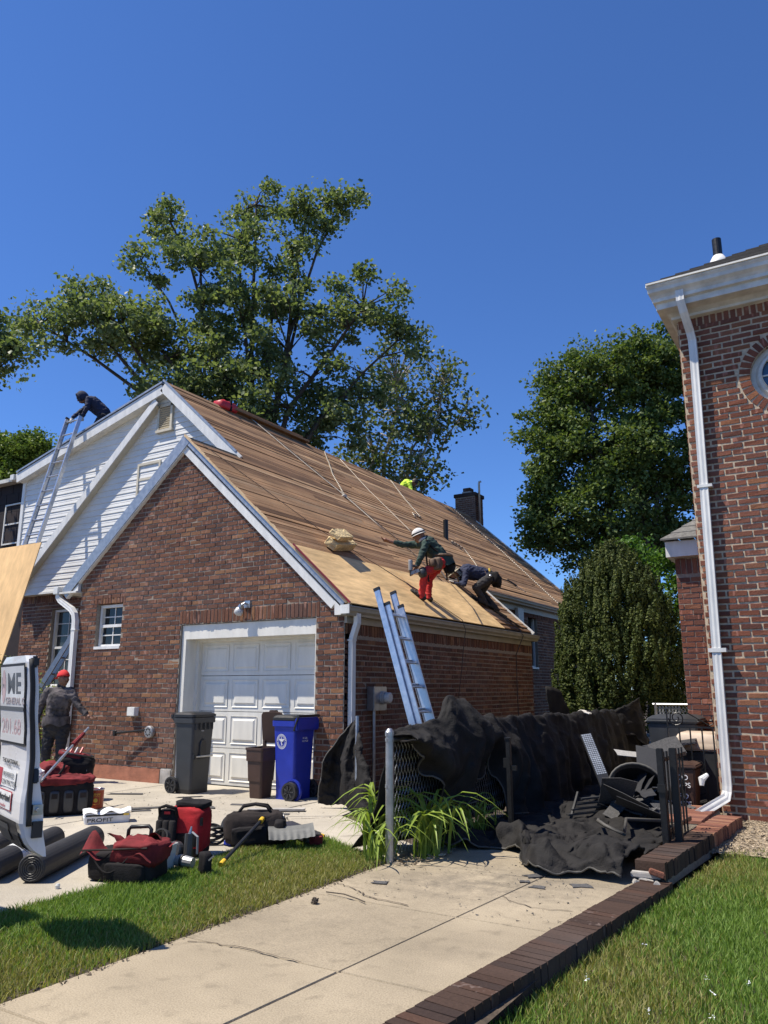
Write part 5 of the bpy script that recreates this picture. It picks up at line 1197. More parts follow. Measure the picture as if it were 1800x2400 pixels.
def dtext(s, mat, x, h_, size, sx=1.0, bold=0.0):
    hh = h_+size*.35; sl = (dprof(hh+.04)-dprof(hh-.04))/.08
    return text(s, 'lettering', mat, dsk, DT @ frame((x, h_, dprof(hh)-sl*size*.35+.0125), (1, 0, 0), (0, 1, sl)), size, .0002, 'LEFT', sx, 0, bold)
dtext('M', 'ink_grey', .075, 1.26, .15, .7, .0); dtext('ME', 'ink_grey', .2, 1.265, .17, 1.35, .003); dtext('GENERAL C', 'ink_pale', .18, 1.215, .05, 1.5, .001); dtext('201.68', 'ink_pink', .085, 1.05, .12, 1.25, .002)
dtext('THE NATIONAL', 'ink_black', .14, .895, .03, 1.55, .001); dtext('ROOFING', 'ink_grey', .25, .875, .016, 1.3)
P('sticker', 'paper_white', dsk, lambda b: dgrid(b, .06, .45, .77, .862, .003, 6)); P('sticker_red', 'ink_red', dsk, lambda b: dgrid(b, .06, .17, .77, .862, .0045, 6))
dtext('PREFERRED', 'ink_grey', .19, .822, .036, 1.3); dtext('CONTRACTOR', 'ink_grey', .185, .782, .036, 1.15)
P('sticker', 'ink_red', dsk, lambda b: dgrid(b, .08, .43, .655, .755, .003, 6)); P('sticker_panel', 'paper_white', dsk, lambda b: dgrid(b, .09, .42, .66, .75, .0045, 6))
dtext('Authorized', 'ink_black', .105, .705, .048, 1.4, .001); dtext('roofing installer', 'ink_red', .105, .668, .024, 1.5)
P('bumper_cladding', 'van_black', dsk, lambda b: b.grid(lambda u, v: DT @ Vector((.01+.56*u+.3*(1-v)**1.7*(1-u), .445+.175*v, dprof(.445+.175*v)+.012)), 6, 10))
P('plate_panel', 'van_grey', dsk, lambda b: b.grid(lambda u, v: DT @ Vector((.2+.2*u, .5+.09*v, dprof(.5+.09*v)+.018)), 3, 3))
def edgep(t, x=.0): return lambda h_: DT @ Vector((dedge(h_)+x, h_, dprof(h_)*(1-t)+din(h_)*t))
e1 = edgep(.35, .01); P('door_seal', 'rubber', dsk, lambda b: b.tube([e1(DZ0+.16+(DZ1-DZ0-.18)*i/20) for i in range(21)], .014, 8), smooth=True)
e2 = edgep(.7, .008); P('door_latch', 'galv', dsk, lambda b: (b.box(e2(.68), (.05, .05, .05), DT.to_3x3()), b.tube([e2(.68), e2(.68)+Vector((.05, -.02, 0))], .012)))
P('latch_plate', 'van_black', dsk, lambda b: b.box(e2(.58), (.03, .08, .05), DT.to_3x3())); P('latch_bracket', 'van_black', dsk, lambda b: b.box(e2(.85), (.02, .08, .03), DT.to_3x3() @ Matrix.Rotation(.3, 3, 'Z')), bevel=.006)
P('top_hinge_cap', 'van_black', dsk, lambda b: b.box(e2(1.44), (.04, .06, .04), DT.to_3x3()), bevel=.01)
def vbody(b):
    prof = [(-.85, .42), (.72, .42), (.74, .9), (.70, 1.3), (.6, 1.72), (.45, 1.8), (-.58, 1.8), (-.73, 1.72), (-.83, 1.3), (-.87, .9)]
    b.loft([[(x*k, y, z if z < .95 or s >= 1 else .95+(z-.95)*s) for x, z in prof] for y, k, s in ((-5.5, 1, 1), (-8.0, 1, 1), (-8.9, .96, .45), (-9.7, .85, .1))])
P('body', 'van_white', van, vbody)
P('rear_bumper', 'van_black', van, lambda b: b.bx(-.85, .72, -5.6, -5.47, .3, .44), bevel=.02)
for y in (-6.2, -8.8):
    for x in (-.8, .66):
        wv = P('wheel', 'rubber', van, lambda b: b.lathe([(.2, -.09), (.31, -.09), (.31, .09), (.2, .09), (.2, -.09)], (x, y, .31), 28, Matrix.Rotation(PI/2, 3, 'Y'), cap=False))
        P('rim', 'tool_grey', wv, lambda b: b.lathe([(.2, -.08), (.2, .08)], (x, y, .31), 20, Matrix.Rotation(PI/2, 3, 'Y')))

# ================================================================== TOOL BAGS AND SITE CLUTTER
def soft(b, T, sx, sy, sz, p=5.0, nu=38, nv=24, amp=.015, fs=6, seed=0, top=None):
    """soft box: superellipsoid with lumps, sitting on local z = 0"""
    def f(u, v):
        a = 2*PI*u; e = PI*(v-.5); q = lambda c: math.copysign(abs(c)**(2/p), c)
        x, y, z = q(math.cos(e))*q(math.cos(a)), q(math.cos(e))*q(math.sin(a)), q(math.sin(e))
        P_ = Vector((x*sx/2, y*sy/2, (z+1)*sz/2))
        if top: P_ = top(P_)
        n = mn.noise(P_*fs+Vector((seed, seed*2, 0))); n2 = mn.noise(P_*fs*2.5+Vector((seed, 7, seed)))
        d = Vector((x, y, z)); d = d/(d.length+1e-6)
        n3 = max(0, 1-2.4*abs(mn.noise(Vector((P_.x*1.4, P_.y*1.4, P_.z*2.2))*fs*1.7+Vector((seed*3, 1, 2)))))**2
        if P_.z < .02*sz+.004: n = n2 = n3 = 0
        return T @ (P_+d*(n*amp+n2*amp*.5+n3*amp*.8))
    b.grid(f, nu, nv)
def at(x, y, rz=0.0, z=0.0, rx=0.0, ry=0.0): return Matrix.Translation((x, y, z)) @ Euler((rx, ry, rz)).to_matrix().to_4x4()
def bag(name, label, T, cat='tool bag', group='tool bags left on the ground'): return thing(name, label, cat, T.translation, group)
# red and black bag with yellow-ish piping at the grass corner
T = at(.93, -4.02, .32); rb = bag('tool_bag', 'open red and black tool bag slumped on the grass edge nearest the walkway', T)
P('body', 'bag_black', rb, lambda b: soft(b, T, .5, .27, .2, 6, amp=.012, seed=1), smooth=True)
P('side_panel', 'bag_maroon', rb, lambda b: soft(b, T @ at(.1, .0, 0, .1), .34, .285, .16, 5, amp=.02, seed=2), smooth=True)
P('flap', 'bag_maroon', rb, lambda b: b.grid(lambda u, v: T @ Vector((-.3+.55*u, -.14+.1*v-.02*math.sin(u*9), .17+.07*math.sin(u*7+1)*v+.05*v+.03*math.sin(u*17))), 20, 8), smooth=True)
P('flap', 'bag_maroon', rb, lambda b: b.grid(lambda u, v: T @ Vector((-.2+.5*u, .02+.1*v, .24+.05*math.sin(u*8+2)*(1-v)+.02*math.sin(u*19))), 20, 8), smooth=True)
P('lining', 'bag_brown', rb, lambda b: b.grid(lambda u, v: T @ Vector((-.34+.35*u, -.1+.12*v, .15+.03*math.sin(u*9)+.04*v)), 12, 6), smooth=True)
P('carry_handle', 'black_plastic', rb, lambda b: b.tube([T @ Vector(p) for p in ((-.08, .1, .22), (-.08, .11, .3), (-.06, .11, .32), (.08, .11, .33), (.1, .11, .31), (.1, .1, .22))], .014, 8), smooth=True)
P('strap', 'bag_black', rb, lambda b: b.tube([T @ Vector((-.2+.28*t, -.145-.02*math.sin(t*PI), .17-.1*math.sin(t*PI))) for t in [i/14 for i in range(15)]], .006, 5))
P('pocket', 'bag_black', rb, lambda b: soft(b, T @ at(.05, -.13, 0, .01), .3, .07, .12, 6, amp=.01, seed=4), smooth=True)
P('piping', 'bag_brown', rb, lambda b: b.tube([T @ Vector((-.28+.5*t, -.15, .2+.035*t)) for t in [i/10 for i in range(11)]], .007, 5))
# clear tub with tape roll
T = at(.93, -3.72, .2); ct = thing('plastic_tub', 'small translucent tub holding a black strap roll by the red bag', 'tub', T.translation)
P('body', 'clear_tub', ct, lambda b: b.loft([[T @ Vector(p) for p in rrect(0, 0, .085*k, .085*k, .02, z)] for k, z in ((.86, 0), (1, .17), (1.06, .17), (1.06, .18), (.96, .18), (.84, .02))]))
P('strap_roll', 'rubber', ct, lambda b: b.lathe([(.05, -.025), (.062, -.025), (.062, .025), (.05, .025), (.05, -.025)], T @ Vector((-.02, .02, .22)), 22, Euler((1.2, .3, .2)).to_matrix(), cap=False))
# tall red and black pack
T = at(.68, -3.24, .35); rp = bag('tool_backpack', 'upright red and black tool backpack on the grass corner', T)
P('body', 'bag_red', rp, lambda b: soft(b, T @ at(.03, 0, 0, .02), .31, .24, .35, 6, amp=.012, seed=5), smooth=True)
P('lower_panel', 'bag_black', rp, lambda b: soft(b, T, .36, .26, .19, 7, amp=.008, seed=6), smooth=True)
P('front_panel', 'bag_black', rp, lambda b: soft(b, T @ at(-.1, -.08, 0, .0), .16, .13, .36, 6, amp=.012, seed=7), smooth=True)
for k in range(3): P('pocket', 'bag_black', rp, lambda b: b.lathe([(.03, 0), (.032, .02), (.03, .24), (.02, .25)], T @ Vector((-.15+.055*k, -.15, .03)), 12), smooth=True)
P('top_flap', 'bag_black', rp, lambda b: soft(b, T @ at(.05, .03, 0, .36, 0, .06), .26, .2, .05, 5, amp=.01, seed=8), smooth=True)
P('handle', 'bag_black', rp, lambda b: b.tube([T @ Vector(p) for p in ((-.16, -.13, .3), (-.16, -.15, .37), (-.1, -.16, .39), (-.02, -.15, .37), (-.02, -.13, .31))], .013, 8), smooth=True)
P('label_patch', 'red_plastic', rp, lambda b: b.box(T @ Vector((-.09, -.15, .335)), (.05, .01, .02), T.to_3x3())); P('buckle', 'black_plastic', rp, lambda b: b.box(T @ Vector((.17, -.1, .27)), (.04, .02, .06), T.to_3x3()))
# nail guns
T = at(.98, -3.5, .5); ng = thing('nail_gun', 'black and silver nail gun lying in front of red backpack', 'tool', T.translation)
P('barrel', 'tool_dark', ng, lambda b: b.tube([T @ Vector((0, 0, .05)), T @ Vector((0, .02, .22))], .035, 12)); P('drum', 'tool_dark', ng, lambda b: b.lathe([(.06, -.03), (.066, -.02), (.066, .02), (.06, .03)], T @ Vector((-.1, .02, .1)), 20, Euler((1.4, .2, 0)).to_matrix()))
P('nozzle', 'galv', ng, lambda b: b.tube([T @ Vector((0, .02, .2)), T @ Vector((.01, .03, .27))], [.018, .006], 8)); P('handle', 'tool_grey', ng, lambda b: b.tube([T @ Vector((.02, .02, .23)), T @ Vector((.07, 0, .2)), T @ Vector((.07, 0, .08))], .009, 6))
T = at(1.05, -3.62, .1); n2 = thing('nail_gun', 'grey taped nail gun body lying on grass beside the clear tub', 'tool', T.translation)
P('body', 'tool_grey', n2, lambda b: b.tube([T @ Vector((-.1, 0, .05)), T @ Vector((-.02, .01, .06)), T @ Vector((.08, .02, .05))], [.03, .042, .035], 12)); P('cap', 'tool_dark', n2, lambda b: b.tube([T @ Vector((-.14, 0, .05)), T @ Vector((-.09, 0, .05))], .033, 12)); P('band', 'tool_dark', n2, lambda b: b.lathe([(.045, -.01), (.045, .01)], T @ Vector((0, .01, .058)), 14, Matrix.Rotation(PI/2, 3, 'Y')))
T = at(1.3, -3.64, 1.2); hm = thing('pouch', 'small black tool pouch standing in the grass', 'pouch', T.translation)
P('body', 'bag_black', hm, lambda b: soft(b, T, .07, .1, .15, 4, 12, 8, amp=.01, seed=3), smooth=True); P('clip', 'tool_grey', hm, lambda b: b.bar(T @ Vector((0, -.05, .1)), T @ Vector((.02, -.08, .13)), .01, .01))
# black duffel with yellow shovel and coiled hose
T = at(.88, -2.62, .62); du = bag('duffel_bag', 'dark brown wheeled duffel bag with carry straps at the grass tip', T)
P('body', 'bag_brown', du, lambda b: soft(b, T, .5, .3, .27, 4.5, amp=.015, seed=9, top=lambda p: Vector((p.x, p.y*(1-.25*p.z/.27), p.z))), smooth=True)
P('end_panel', 'bag_black', du, lambda b: soft(b, T @ at(.22, -.02, 0, .01), .1, .26, .2, 4, amp=.01, seed=10), smooth=True)
for s in (-1, 1): P('carry_strap', 'bag_black', du, lambda b: b.tube([T @ Vector(p) for p in ((-.14, .07*s, .26), (-.1, .04*s, .31), (.0, .02*s, .325), (.1, .04*s, .31), (.14, .07*s, .26))], .013, 6), smooth=True)
P('zip', 'tool_grey', du, lambda b: b.tube([T @ Vector((.25-.02*t, -.1+.2*t, .1+.14*math.sin(t*PI))) for t in [i/10 for i in range(11)]], .005, 5)); P('zip_pull', 'galv', du, lambda b: b.box(T @ Vector((.27, -.05, .13)), (.012, .012, .05), T.to_3x3()))
P('side_pocket', 'bag_black', du, lambda b: soft(b, T @ at(-.03, -.15, 0, .02), .3, .06, .14, 5, amp=.01, seed=12), smooth=True)
T = at(.56, -2.78, .2); hc = thing('coiled_hose', 'coiled black air hose and reel beside the brown duffel', 'hose', T.translation)
for k in range(4): P('coil', 'rubber', hc, lambda b: b.tube([T @ Vector((.09*math.cos(a), .1*math.sin(a), .03+.03*k+.02*math.sin(a*2+k))) for a in [2*PI*i/20 for i in range(20)]], .012, 6, closed=True))
P('reel', 'black_plastic', hc, lambda b: b.lathe([(.09, -.03), (.095, -.02), (.05, -.015), (.05, .015), (.095, .02), (.09, .03)], T @ Vector((.1, .12, .13)), 22, Euler((1.1, .4, 0)).to_matrix())); P('rag', 'bin_blue', hc, lambda b: soft(b, T @ at(.18, -.02), .08, .07, .08, 2.5, 10, 8, .02, 12, 3))
# snow shovel used for scraping
sh_ = thing('shovel', 'grey scoop shovel with long black handle and yellow grip on the grass', 'shovel', (1.2, -2.7, 0))
P('handle', 'black_plastic', sh_, lambda b: b.tube([(1.3, -3.46, .05), (1.05, -2.78, .2), (.99, -2.6, .24)], .014, 8)); P('grip', 'yellow_plastic', sh_, lambda b: b.tube([(1.315, -3.5, .04), (1.295, -3.44, .055)], .018, 10)); P('socket', 'yellow_plastic', sh_, lambda b: b.tube([(1.04, -2.74, .21), (1.02, -2.69, .225)], .02, 10))
ST = Matrix.Translation((1.26, -2.6, .12)) @ Euler((.75, -.05, .72)).to_matrix().to_4x4()
P('blade', 'stone_dark', sh_, lambda b: b.grid(lambda u, v: ST @ Vector((-.19+.38*u, -.1+.2*v, .05*math.cos(v*2.4)+.0035*math.sin(u*44)*(1-v)+.02*(2*u-1)**2)), 44, 8))
sk = thing('guitar_case', 'long flat dark case with yellow edge lying behind the shovel', 'case', (1.05, -2.2, 0))
T = at(1.06, -2.22, -.55); P('shell', 'tool_dark', sk, lambda b: b.prism([(-.4, -.09), (.3, -.1), (.38, -.06), (.4, 0), (.38, .06), (.3, .1), (-.4, .09)], .02, .09, T), bevel=.02); P('edge', 'yellow_plastic', sk, lambda b: b.bar(T @ Vector((-.38, .1, .06)), T @ Vector((.3, .11, .06)), .012, .02)); P('end', 'bag_maroon', sk, lambda b: b.prism([(.38, -.06), (.43, -.03), (.43, .03), (.38, .06)], .02, .08, T)); P('tab', 'red_plastic', sk, lambda b: b.bar(T @ Vector((-.5, .06, .03)), T @ Vector((-.36, .05, .05)), .06, .02)); P('clasp', 'galv', sk, lambda b: b.box(T @ Vector((.25, -.02, .1)), (.05, .03, .015), T.to_3x3()))
# bags near the van
T = at(-1.95, -2.45, 1.0); b1 = bag('tool_bag', 'wide black tool bag with grey pockets beside the van door', T)
P('body', 'bag_black', b1, lambda b: soft(b, T, .62, .3, .34, 6, amp=.015, seed=13), smooth=True); P('rim', 'bag_maroon', b1, lambda b: soft(b, T @ at(0, 0, 0, .3), .62, .31, .08, 4, amp=.03, seed=14), smooth=True)
for k in range(4): P('pocket', 'tool_dark', b1, lambda b: soft(b, T @ at(-.22+.14*k, -.15, 0, .03), .1, .05, .22, 5, 12, 8, .006, seed=k), smooth=True); P('pocket_tab', 'bag_brown', b1, lambda b: b.box(T @ Vector((-.22+.14*k, -.18, .2)), (.06, .006, .05), T.to_3x3()))
T = at(-2.75, -1.75, .75); b4 = bag('tool_bag', 'tall black tool bag with round eyelets and red trim leaning by the wall', T)
P('body', 'bag_black', b4, lambda b: soft(b, T @ at(0, 0, 0, 0, 0, .12), .42, .3, .52, 5, amp=.02, seed=15), smooth=True); P('top_tray', 'bag_maroon', b4, lambda b: soft(b, T @ at(.02, -.02, 0, .48, 0, .2), .34, .24, .07, 4, amp=.02, seed=16), smooth=True)
for k in range(5): P('eyelet', 'tool_grey', b4, lambda b: b.lathe([(.02, 0), (.02, .006), (.008, .006)], T @ Vector((.2+.015*k, -.13-.005*k, .42-.07*k)), 10, (T.to_3x3() @ Euler((PI/2, 0, .5)).to_matrix())))
for k in range(4): P('tool', 'red_plastic' if k % 2 else 'glove', b4, lambda b: b.tube([T @ Vector((-.08+.06*k, -.05, .54)), T @ Vector((-.06+.06*k, .0, .6))], .014, 6))
P('rim', 'black_plastic', b4, lambda b: b.tube([T @ Vector((.19*math.cos(a)+.05, .14*math.sin(a), .53-.04*math.cos(a))) for a in [2*PI*i/18 for i in range(18)]], .014, 6, closed=True)); P('side_flap', 'bag_maroon', b4, lambda b: b.box(T @ Vector((.21, -.05, .3)), (.02, .12, .22), T.to_3x3()))
T = at(-2.55, -2.15, 1.1); b5 = bag('tool_bag', 'slumped maroon and black tool bag between the two larger bags', T)
P('body', 'bag_maroon', b5, lambda b: soft(b, T, .34, .3, .46, 4, amp=.035, seed=17), smooth=True); P('strap', 'bag_black', b5, lambda b: b.tube([T @ Vector((.1*math.cos(t*.5), -.17, .46-.05*t)) for t in range(8)], .014, 5)); P('pocket', 'bag_black', b5, lambda b: soft(b, T @ at(0, -.13, 0, .05), .26, .08, .2, 5, amp=.01, seed=4), smooth=True)
pb = thing('plastic_bag', 'crumpled clear plastic bag behind the van door edge', 'bag', (-2.2, -2.75, 0)); T = at(-2.25, -2.75, .3); P('film', 'paper_white', pb, lambda b: soft(b, T, .4, .35, .5, 2.6, 30, 22, .06, 9, 21)); P('film_fold', 'paper_white', pb, lambda b: soft(b, T @ at(.1, -.1), .25, .2, .3, 2.4, 24, 16, .05, 12, 5))
um = thing('pry_bar', 'long steel bar with red wrapped end leaning out of the bags', 'tool', (-2.0, -2.5, .3)); P('shaft', 'galv', um, lambda b: b.tube([(-1.9, -2.75, .36), (-2.3, -1.9, .85)], .014, 8)); P('wrap', 'bag_maroon', um, lambda b: b.tube([(-2.16, -2.2, .68), (-2.25, -2.0, .79)], [.03, .022], 8)); P('hook', 'galv', um, lambda b: b.tube([(-1.9, -2.75, .36), (-1.86, -2.8, .36), (-1.85, -2.78, .42), (-1.9, -2.72, .43)], .01, 6))
cn = thing('paint_can', 'red roof cement can with yellow lettering near the bags', 'can', (-1.98, -1.98, 0)); P('tin', 'can_red', cn, lambda b: b.lathe([(.083, 0), (.085, .01), (.085, .19), (.088, .195), (.088, .2), (.078, .2), (.078, .185)], (-1.98, -1.98, 0), 26), smooth=False); P('lid_rim', 'galv', cn, lambda b: b.lathe([(.088, .195), (.09, .2), (.086, .207), (.08, .2)], (-1.98, -1.98, 0), 26, cap=False))
vdir = math.atan2(-8.055+1.98, 5.497+1.98)
for i, ch_ in enumerate('KARNAK'):
    a = vdir-.55+i*.21; text(ch_, 'lettering', 'ink_yellow', cn, frame((-1.98+.0865*math.cos(a), -1.98+.0865*math.sin(a), .14), (-math.sin(a), math.cos(a), 0), (0, 0, 1)), .035, .0006, 'CENTER')
P('emblem', 'ink_yellow', cn, lambda b: b.lathe([(.022, 0), (.022, .002)], (-1.98+.085*math.cos(vdir), -1.98+.085*math.sin(vdir), .09), 16, frame((0, 0, 0), (-math.sin(vdir), math.cos(vdir), 0), (0, 0, 1)).to_3x3())); P('emblem_frame', 'ink_yellow', cn, lambda b: b.tube([(-1.98+.087*math.cos(vdir+da), -1.98+.087*math.sin(vdir+da), z_) for da, z_ in ((-.5, .13), (0, .13), (.5, .13), (.5, .09), (.5, .05), (0, .05), (-.5, .05), (-.5, .09))], .0016, 4, closed=True))
bx_ = thing('shingle_pack', 'opened white package of roofing with black lettering on driveway', 'package', (-1.12, -2.55, 0)); T = at(-1.12, -2.52, 1.85-PI/2+.35)
T = at(-1.13, -2.52, .95)
P('carton', 'paper_white', bx_, lambda b: b.loft([[T @ Vector(p) for p in rrect(0, 0, hx_, hy_, .02, z)] for hx_, hy_, z in ((.21, .1, .0), (.22, .105, .06), (.205, .1, .1))]))
P('wrapper', 'paper_white', bx_, lambda b: b.grid(lambda u, v: T @ Vector((-.23+.45*u, -.115+.22*v, .1+.025*math.sin(v*PI)+.018*mn.noise((u*6, v*3, 2))+.012*math.sin(u*14))), 26, 10), smooth=True)
P('wrapper_tear', 'ink_black', bx_, lambda b: b.bar(T @ Vector((-.1, -.11, .118)), T @ Vector((-.02, .1, .128)), .02, .004)); P('stripe', 'ink_black', bx_, lambda b: b.bar(T @ Vector((-.2, -.1065, .078)), T @ Vector((.2, -.1065, .078)), .004, .016)); P('stripe_tip', 'ink_yellow', bx_, lambda b: b.bar(T @ Vector((.15, -.1085, .078)), T @ Vector((.205, -.1085, .078)), .004, .018))
text('PROFIT', 'lettering', 'ink_black', bx_, T @ frame((-.19, -.1065, .018), (1, 0, 0), (0, -.08, 1)), .05, .001, 'LEFT', 1.5); text('PRO', 'lettering', 'ink_grey', bx_, T @ frame((-.222, .085, .02), (0, -1, 0), (-.15, 0, 1)), .05, .001, 'LEFT', 1.1)
# rolls of roofing felt
def roll(label, a, b_, r, sleeve=False):
    t = thing('felt_roll', label, 'roll', a, 'rolls of roofing felt by the van'); a, b_ = Vector(a), Vector(b_); d = (b_-a).normalized(); Q = d.to_track_quat('Z', 'X').to_matrix(); L = (b_-a).length
    P('roll', 'felt_roll', t, lambda b: b.lathe([(r*.3, .0), (r*.9, -.004), (r, .006), (r, L-.006), (r*.9, L)], a, 26, Q), smooth=False); P('core', 'tool_dark', t, lambda b: b.lathe([(r*.3, -.004), (r*.3, .01), (r*.22, .01), (r*.2, -.004)], a, 18, Q))
    P('spiral_edge', 'tool_dark', t, lambda b: b.tube([a+Q @ Vector((r*(.3+.012*k)*math.cos(k*.5), r*(.3+.012*k)*math.sin(k*.5), -.005)) for k in range(48)], .0025, 4))
    if sleeve: P('label_sleeve', 'paper_white', t, lambda b: b.lathe([(r+.002, L*.3), (r+.002, L*.62)], a, 26, Q, cap=False)); text('UNDERLAY', 'lettering', 'ink_grey', t, frame(a+d*L*.34+Vector((0, 0, r+.0035)), d, d.cross(Vector((0, 0, 1)))*-1), .05, .0005)
roll('black felt roll lying nearest the van door with its end showing', (.47, -4.46, .095), (-.1, -3.5, .095), .095)
roll('black felt roll with white paper sleeve under the van door', (.22, -4.62, .09), (-.4, -3.65, .09), .09, True)
roll('black felt roll behind the sleeved roll under van door', (-.2, -4.6, .085), (-.75, -3.7, .085), .085)
# shingle scraps on the concrete
for lab, x, y, sx, sy, rz in [('long torn shingle scrap lying near the tall tool bag', -2.62, -1.02, .5, .14, .5), ('two-part torn shingle scrap on the middle of the driveway', -1.5, -1.72, .5, .14, .9), ('short torn shingle scrap next to the two-part one', -1.38, -1.86, .24, .1, .8), ('thin curved shingle scrap in front of the grey bin', -1.72, -.8, .34, .07, .9),
                              ('tilted shingle scrap behind the red backpack', -.98, -1.42, .45, .2, .95), ('shingle scrap in front of the small brown bin', -.72, -.95, .34, .12, .4), ('narrow shingle strip behind the brown duffel', -.05, -1.35, .5, .12, .6), ('small pointed shingle scrap near the grass tip', .02, -1.5, .16, .06, .6), ('shingle sliver left of the brown duffel', -.1, -2.2, .34, .06, .5)]:
    flat_piece('shingle_scrap', lab, (x, y, .005), (sx, sy), (0, 0, rz), 'shingle', 'shingle', 'shingle scraps on the driveway', .3)
flat_piece('board_offcut', 'long grey board offcut lying behind the brown duffel', (-.1, -1.12, .02), (.62, .1), (0, 0, .58), 'stone_grey', 'board', None, .03, .02)
for lab, x, y, s, rz in [('square shingle scrap at the grass edge of the walkway', 2.5, -3.2, .13, .3), ('oval shingle scrap on walkway nearest the tarp', 3.42, -2.26, .17, .2), ('dark shingle scrap just left of the oval one on walkway', 3.34, -2.47, .16, .9), ('flat shingle scrap in the walkway stain near the brick edging', 3.7, -2.58, .17, .5), ('thin shingle scrap near the middle of the walkway', 3.47, -2.76, .12, .1), ('small shingle crumb on the walkway joint', 3.34, -2.66, .08, .4)]:
    flat_piece('shingle_scrap', lab, (x, y, .004), (s, s*.75), (0, 0, rz), 'shingle', 'shingle', 'shingle scraps on the walkway', .45)
pc = thing('pine_cone', 'tiny dark cone lying alone on the pale walkway', 'cone', (2.43, -3.85, 0)); P('cone', 'bark', pc, lambda b: soft(b, at(2.43, -3.85), .035, .03, .03, 2.2, 14, 10, .012, 60, 2)); P('stem', 'bark', pc, lambda b: b.tube([(2.43, -3.85, .02), (2.45, -3.84, .03)], .004, 5))
tw = thing('twig', 'thin dry twig lying across the walkway joint', 'twig', (2.6, -3.66, .01)); P('stick', 'bark', tw, lambda b: b.tube([(2.35, -3.62, .01), (2.5, -3.64, .02), (2.62, -3.66, .012), (2.7, -3.7, .012)], .004, 5))
wbl = thing('water_bottle', 'small clear bottle cap on the driveway by the felt rolls', 'bottle', (.75, -4.45, 0)); P('cap', 'clear_tub', wbl, lambda b: b.lathe([(.014, 0), (.016, .02), (.01, .03)], (.75, -4.45, 0), 12))

# ================================================================== LADDERS
def ladder(label, a, b_, side, width, n, double=None, mat='alu', rung0=.2, cat='ladder'):
    """a: foot, b_: head (centre line), side: direction across"""
    t = thing('ladder', label, cat, a); a, b_, s = Vector(a), Vector(b_), Vector(side).normalized(); d = (b_-a).normalized(); nrm = d.cross(s).normalized()
    def rail(b, off, q): b.bar(a+s*off+nrm*q, b_+s*off+nrm*q, .028, .075, nrm)
    for k in (-1, 1): P('rail', mat, t, lambda b: rail(b, k*width/2, 0)); P('rail_edge', 'alu_dull', t, lambda b: (b.bar(a+s*(k*width/2-k*.012)+nrm*.036, b_+s*(k*width/2-k*.012)+nrm*.036, .04, .006, nrm)))
    L = (b_-a).length
    for i in range(n):
        h_ = rung0+i*.305
        if h_ > L-.05: break
        P('rung', mat, t, lambda b: b.tube([a+d*h_-s*(width/2+.012), a+d*h_+s*(width/2+.012)], .016, 8))
    for k in (-1, 1): P('rail_cap', 'black_plastic', t, lambda b: b.bar(b_+s*k*width/2-d*.01, b_+s*k*width/2+d*.03, .034, .085, nrm))
    if double:
        w2 = width-.07
        for k in (-1, 1): P('fly_rail', mat, t, lambda b: b.bar(a+d*double[0]+s*k*w2/2+nrm*-.07, a+d*double[1]+s*k*w2/2+nrm*-.07, .026, .07, nrm))
        for i in range(30):
            h_ = double[0]+.15+i*.305
            if h_ > double[1]-.05: break
            P('fly_rung', mat, t, lambda b: b.tube([a+d*h_-s*w2/2+nrm*-.07, a+d*h_+s*w2/2+nrm*-.07], .015, 8))
        for k in (-1, 1): P('fly_cap', 'black_plastic', t, lambda b: b.bar(a+d*(double[1]-.01)+s*k*w2/2-nrm*.07, a+d*(double[1]+.03)+s*k*w2/2-nrm*.07, .032, .08, nrm))
    return t
ladder('aluminium extension ladder leaning on the white dormer eave, hooded man at its top', (-7.2, -.55, 0), (-7.2, 1.02, 6.5), (1, 0, 0), .4, 22)
ladder('aluminium extension ladder leaning on the garage gutter', (1.24, .2, 0), (.4, .33, 2.5), (-.05, 1, 0), .44, 9, (.3, 2.42))
ladder('old ladder seen edge on in the corner beside the left downspout', (-6.9, -.1, 0), (-5.75, .9, 3.0), (.6, -.8, 0), .3, 10, None, 'alu_dull')
pl2 = thing('plywood_panel', 'pale plywood sheet resting on the ladder left of house', 'plywood', (-7.2, .2, 2.5))
def ply(b):
    d = Vector((0, 1.57, 6.5)).normalized(); n_ = Vector((0, -d.z, d.y)); o = Vector((-7.2, -.55, 0))+d*3.93+n_*.07; s = Vector((1, 0, 0))
    tl_ = [o+s*x-d*h_+n_*q for q in (0, .016) for x, h_ in ((-.85, 0), (.43, 0), (.43, 2.3), (-.85, 2.3))]
    b.add(tl_, [(0, 1, 2, 3), (7, 6, 5, 4), (0, 4, 5, 1), (1, 5, 6, 2), (2, 6, 7, 3), (3, 7, 4, 0)])
P('sheet', 'plywood_lean', pl2, ply)

# ================================================================== ON THE ROOF
fb = thing('insulation_block', 'rough yellow foam block lying above the new plywood on roof', 'foam block', rs(-1.05, 1.2))
T = Matrix.Translation(rs(-.98, 1.22, .03)) @ frame((0, 0, 0), (-.2, 1, .18), (-.74, 0, .67)).to_3x3().to_4x4() @ Euler((0, 0, 0)).to_matrix().to_4x4()
P('block', 'foam_yellow', fb, lambda b: soft(b, T, .74, .2, .13, 16, 44, 20, .012, 12, 3)); P('slab', 'foam_yellow', fb, lambda b: soft(b, T @ at(-.12, .03, 0, .17), .5, .2, .07, 14, 36, 12, .012, 14, 8))
for lab, y0, y1, x, z in (('upper brown plank lying along the roof ridge', 2.9, 5.2, -4.86, .14), ('lower brown plank lying along the roof ridge', 2.75, 5.35, -4.78, .07)):
    o = P('plank', 'deck_board', None, lambda b: b.bx(x-.11, x+.11, y0, y1, 6.69+z, 6.69+z+.05), bevel=.004); tag(o, lab, 'plank', 'planks along the ridge')
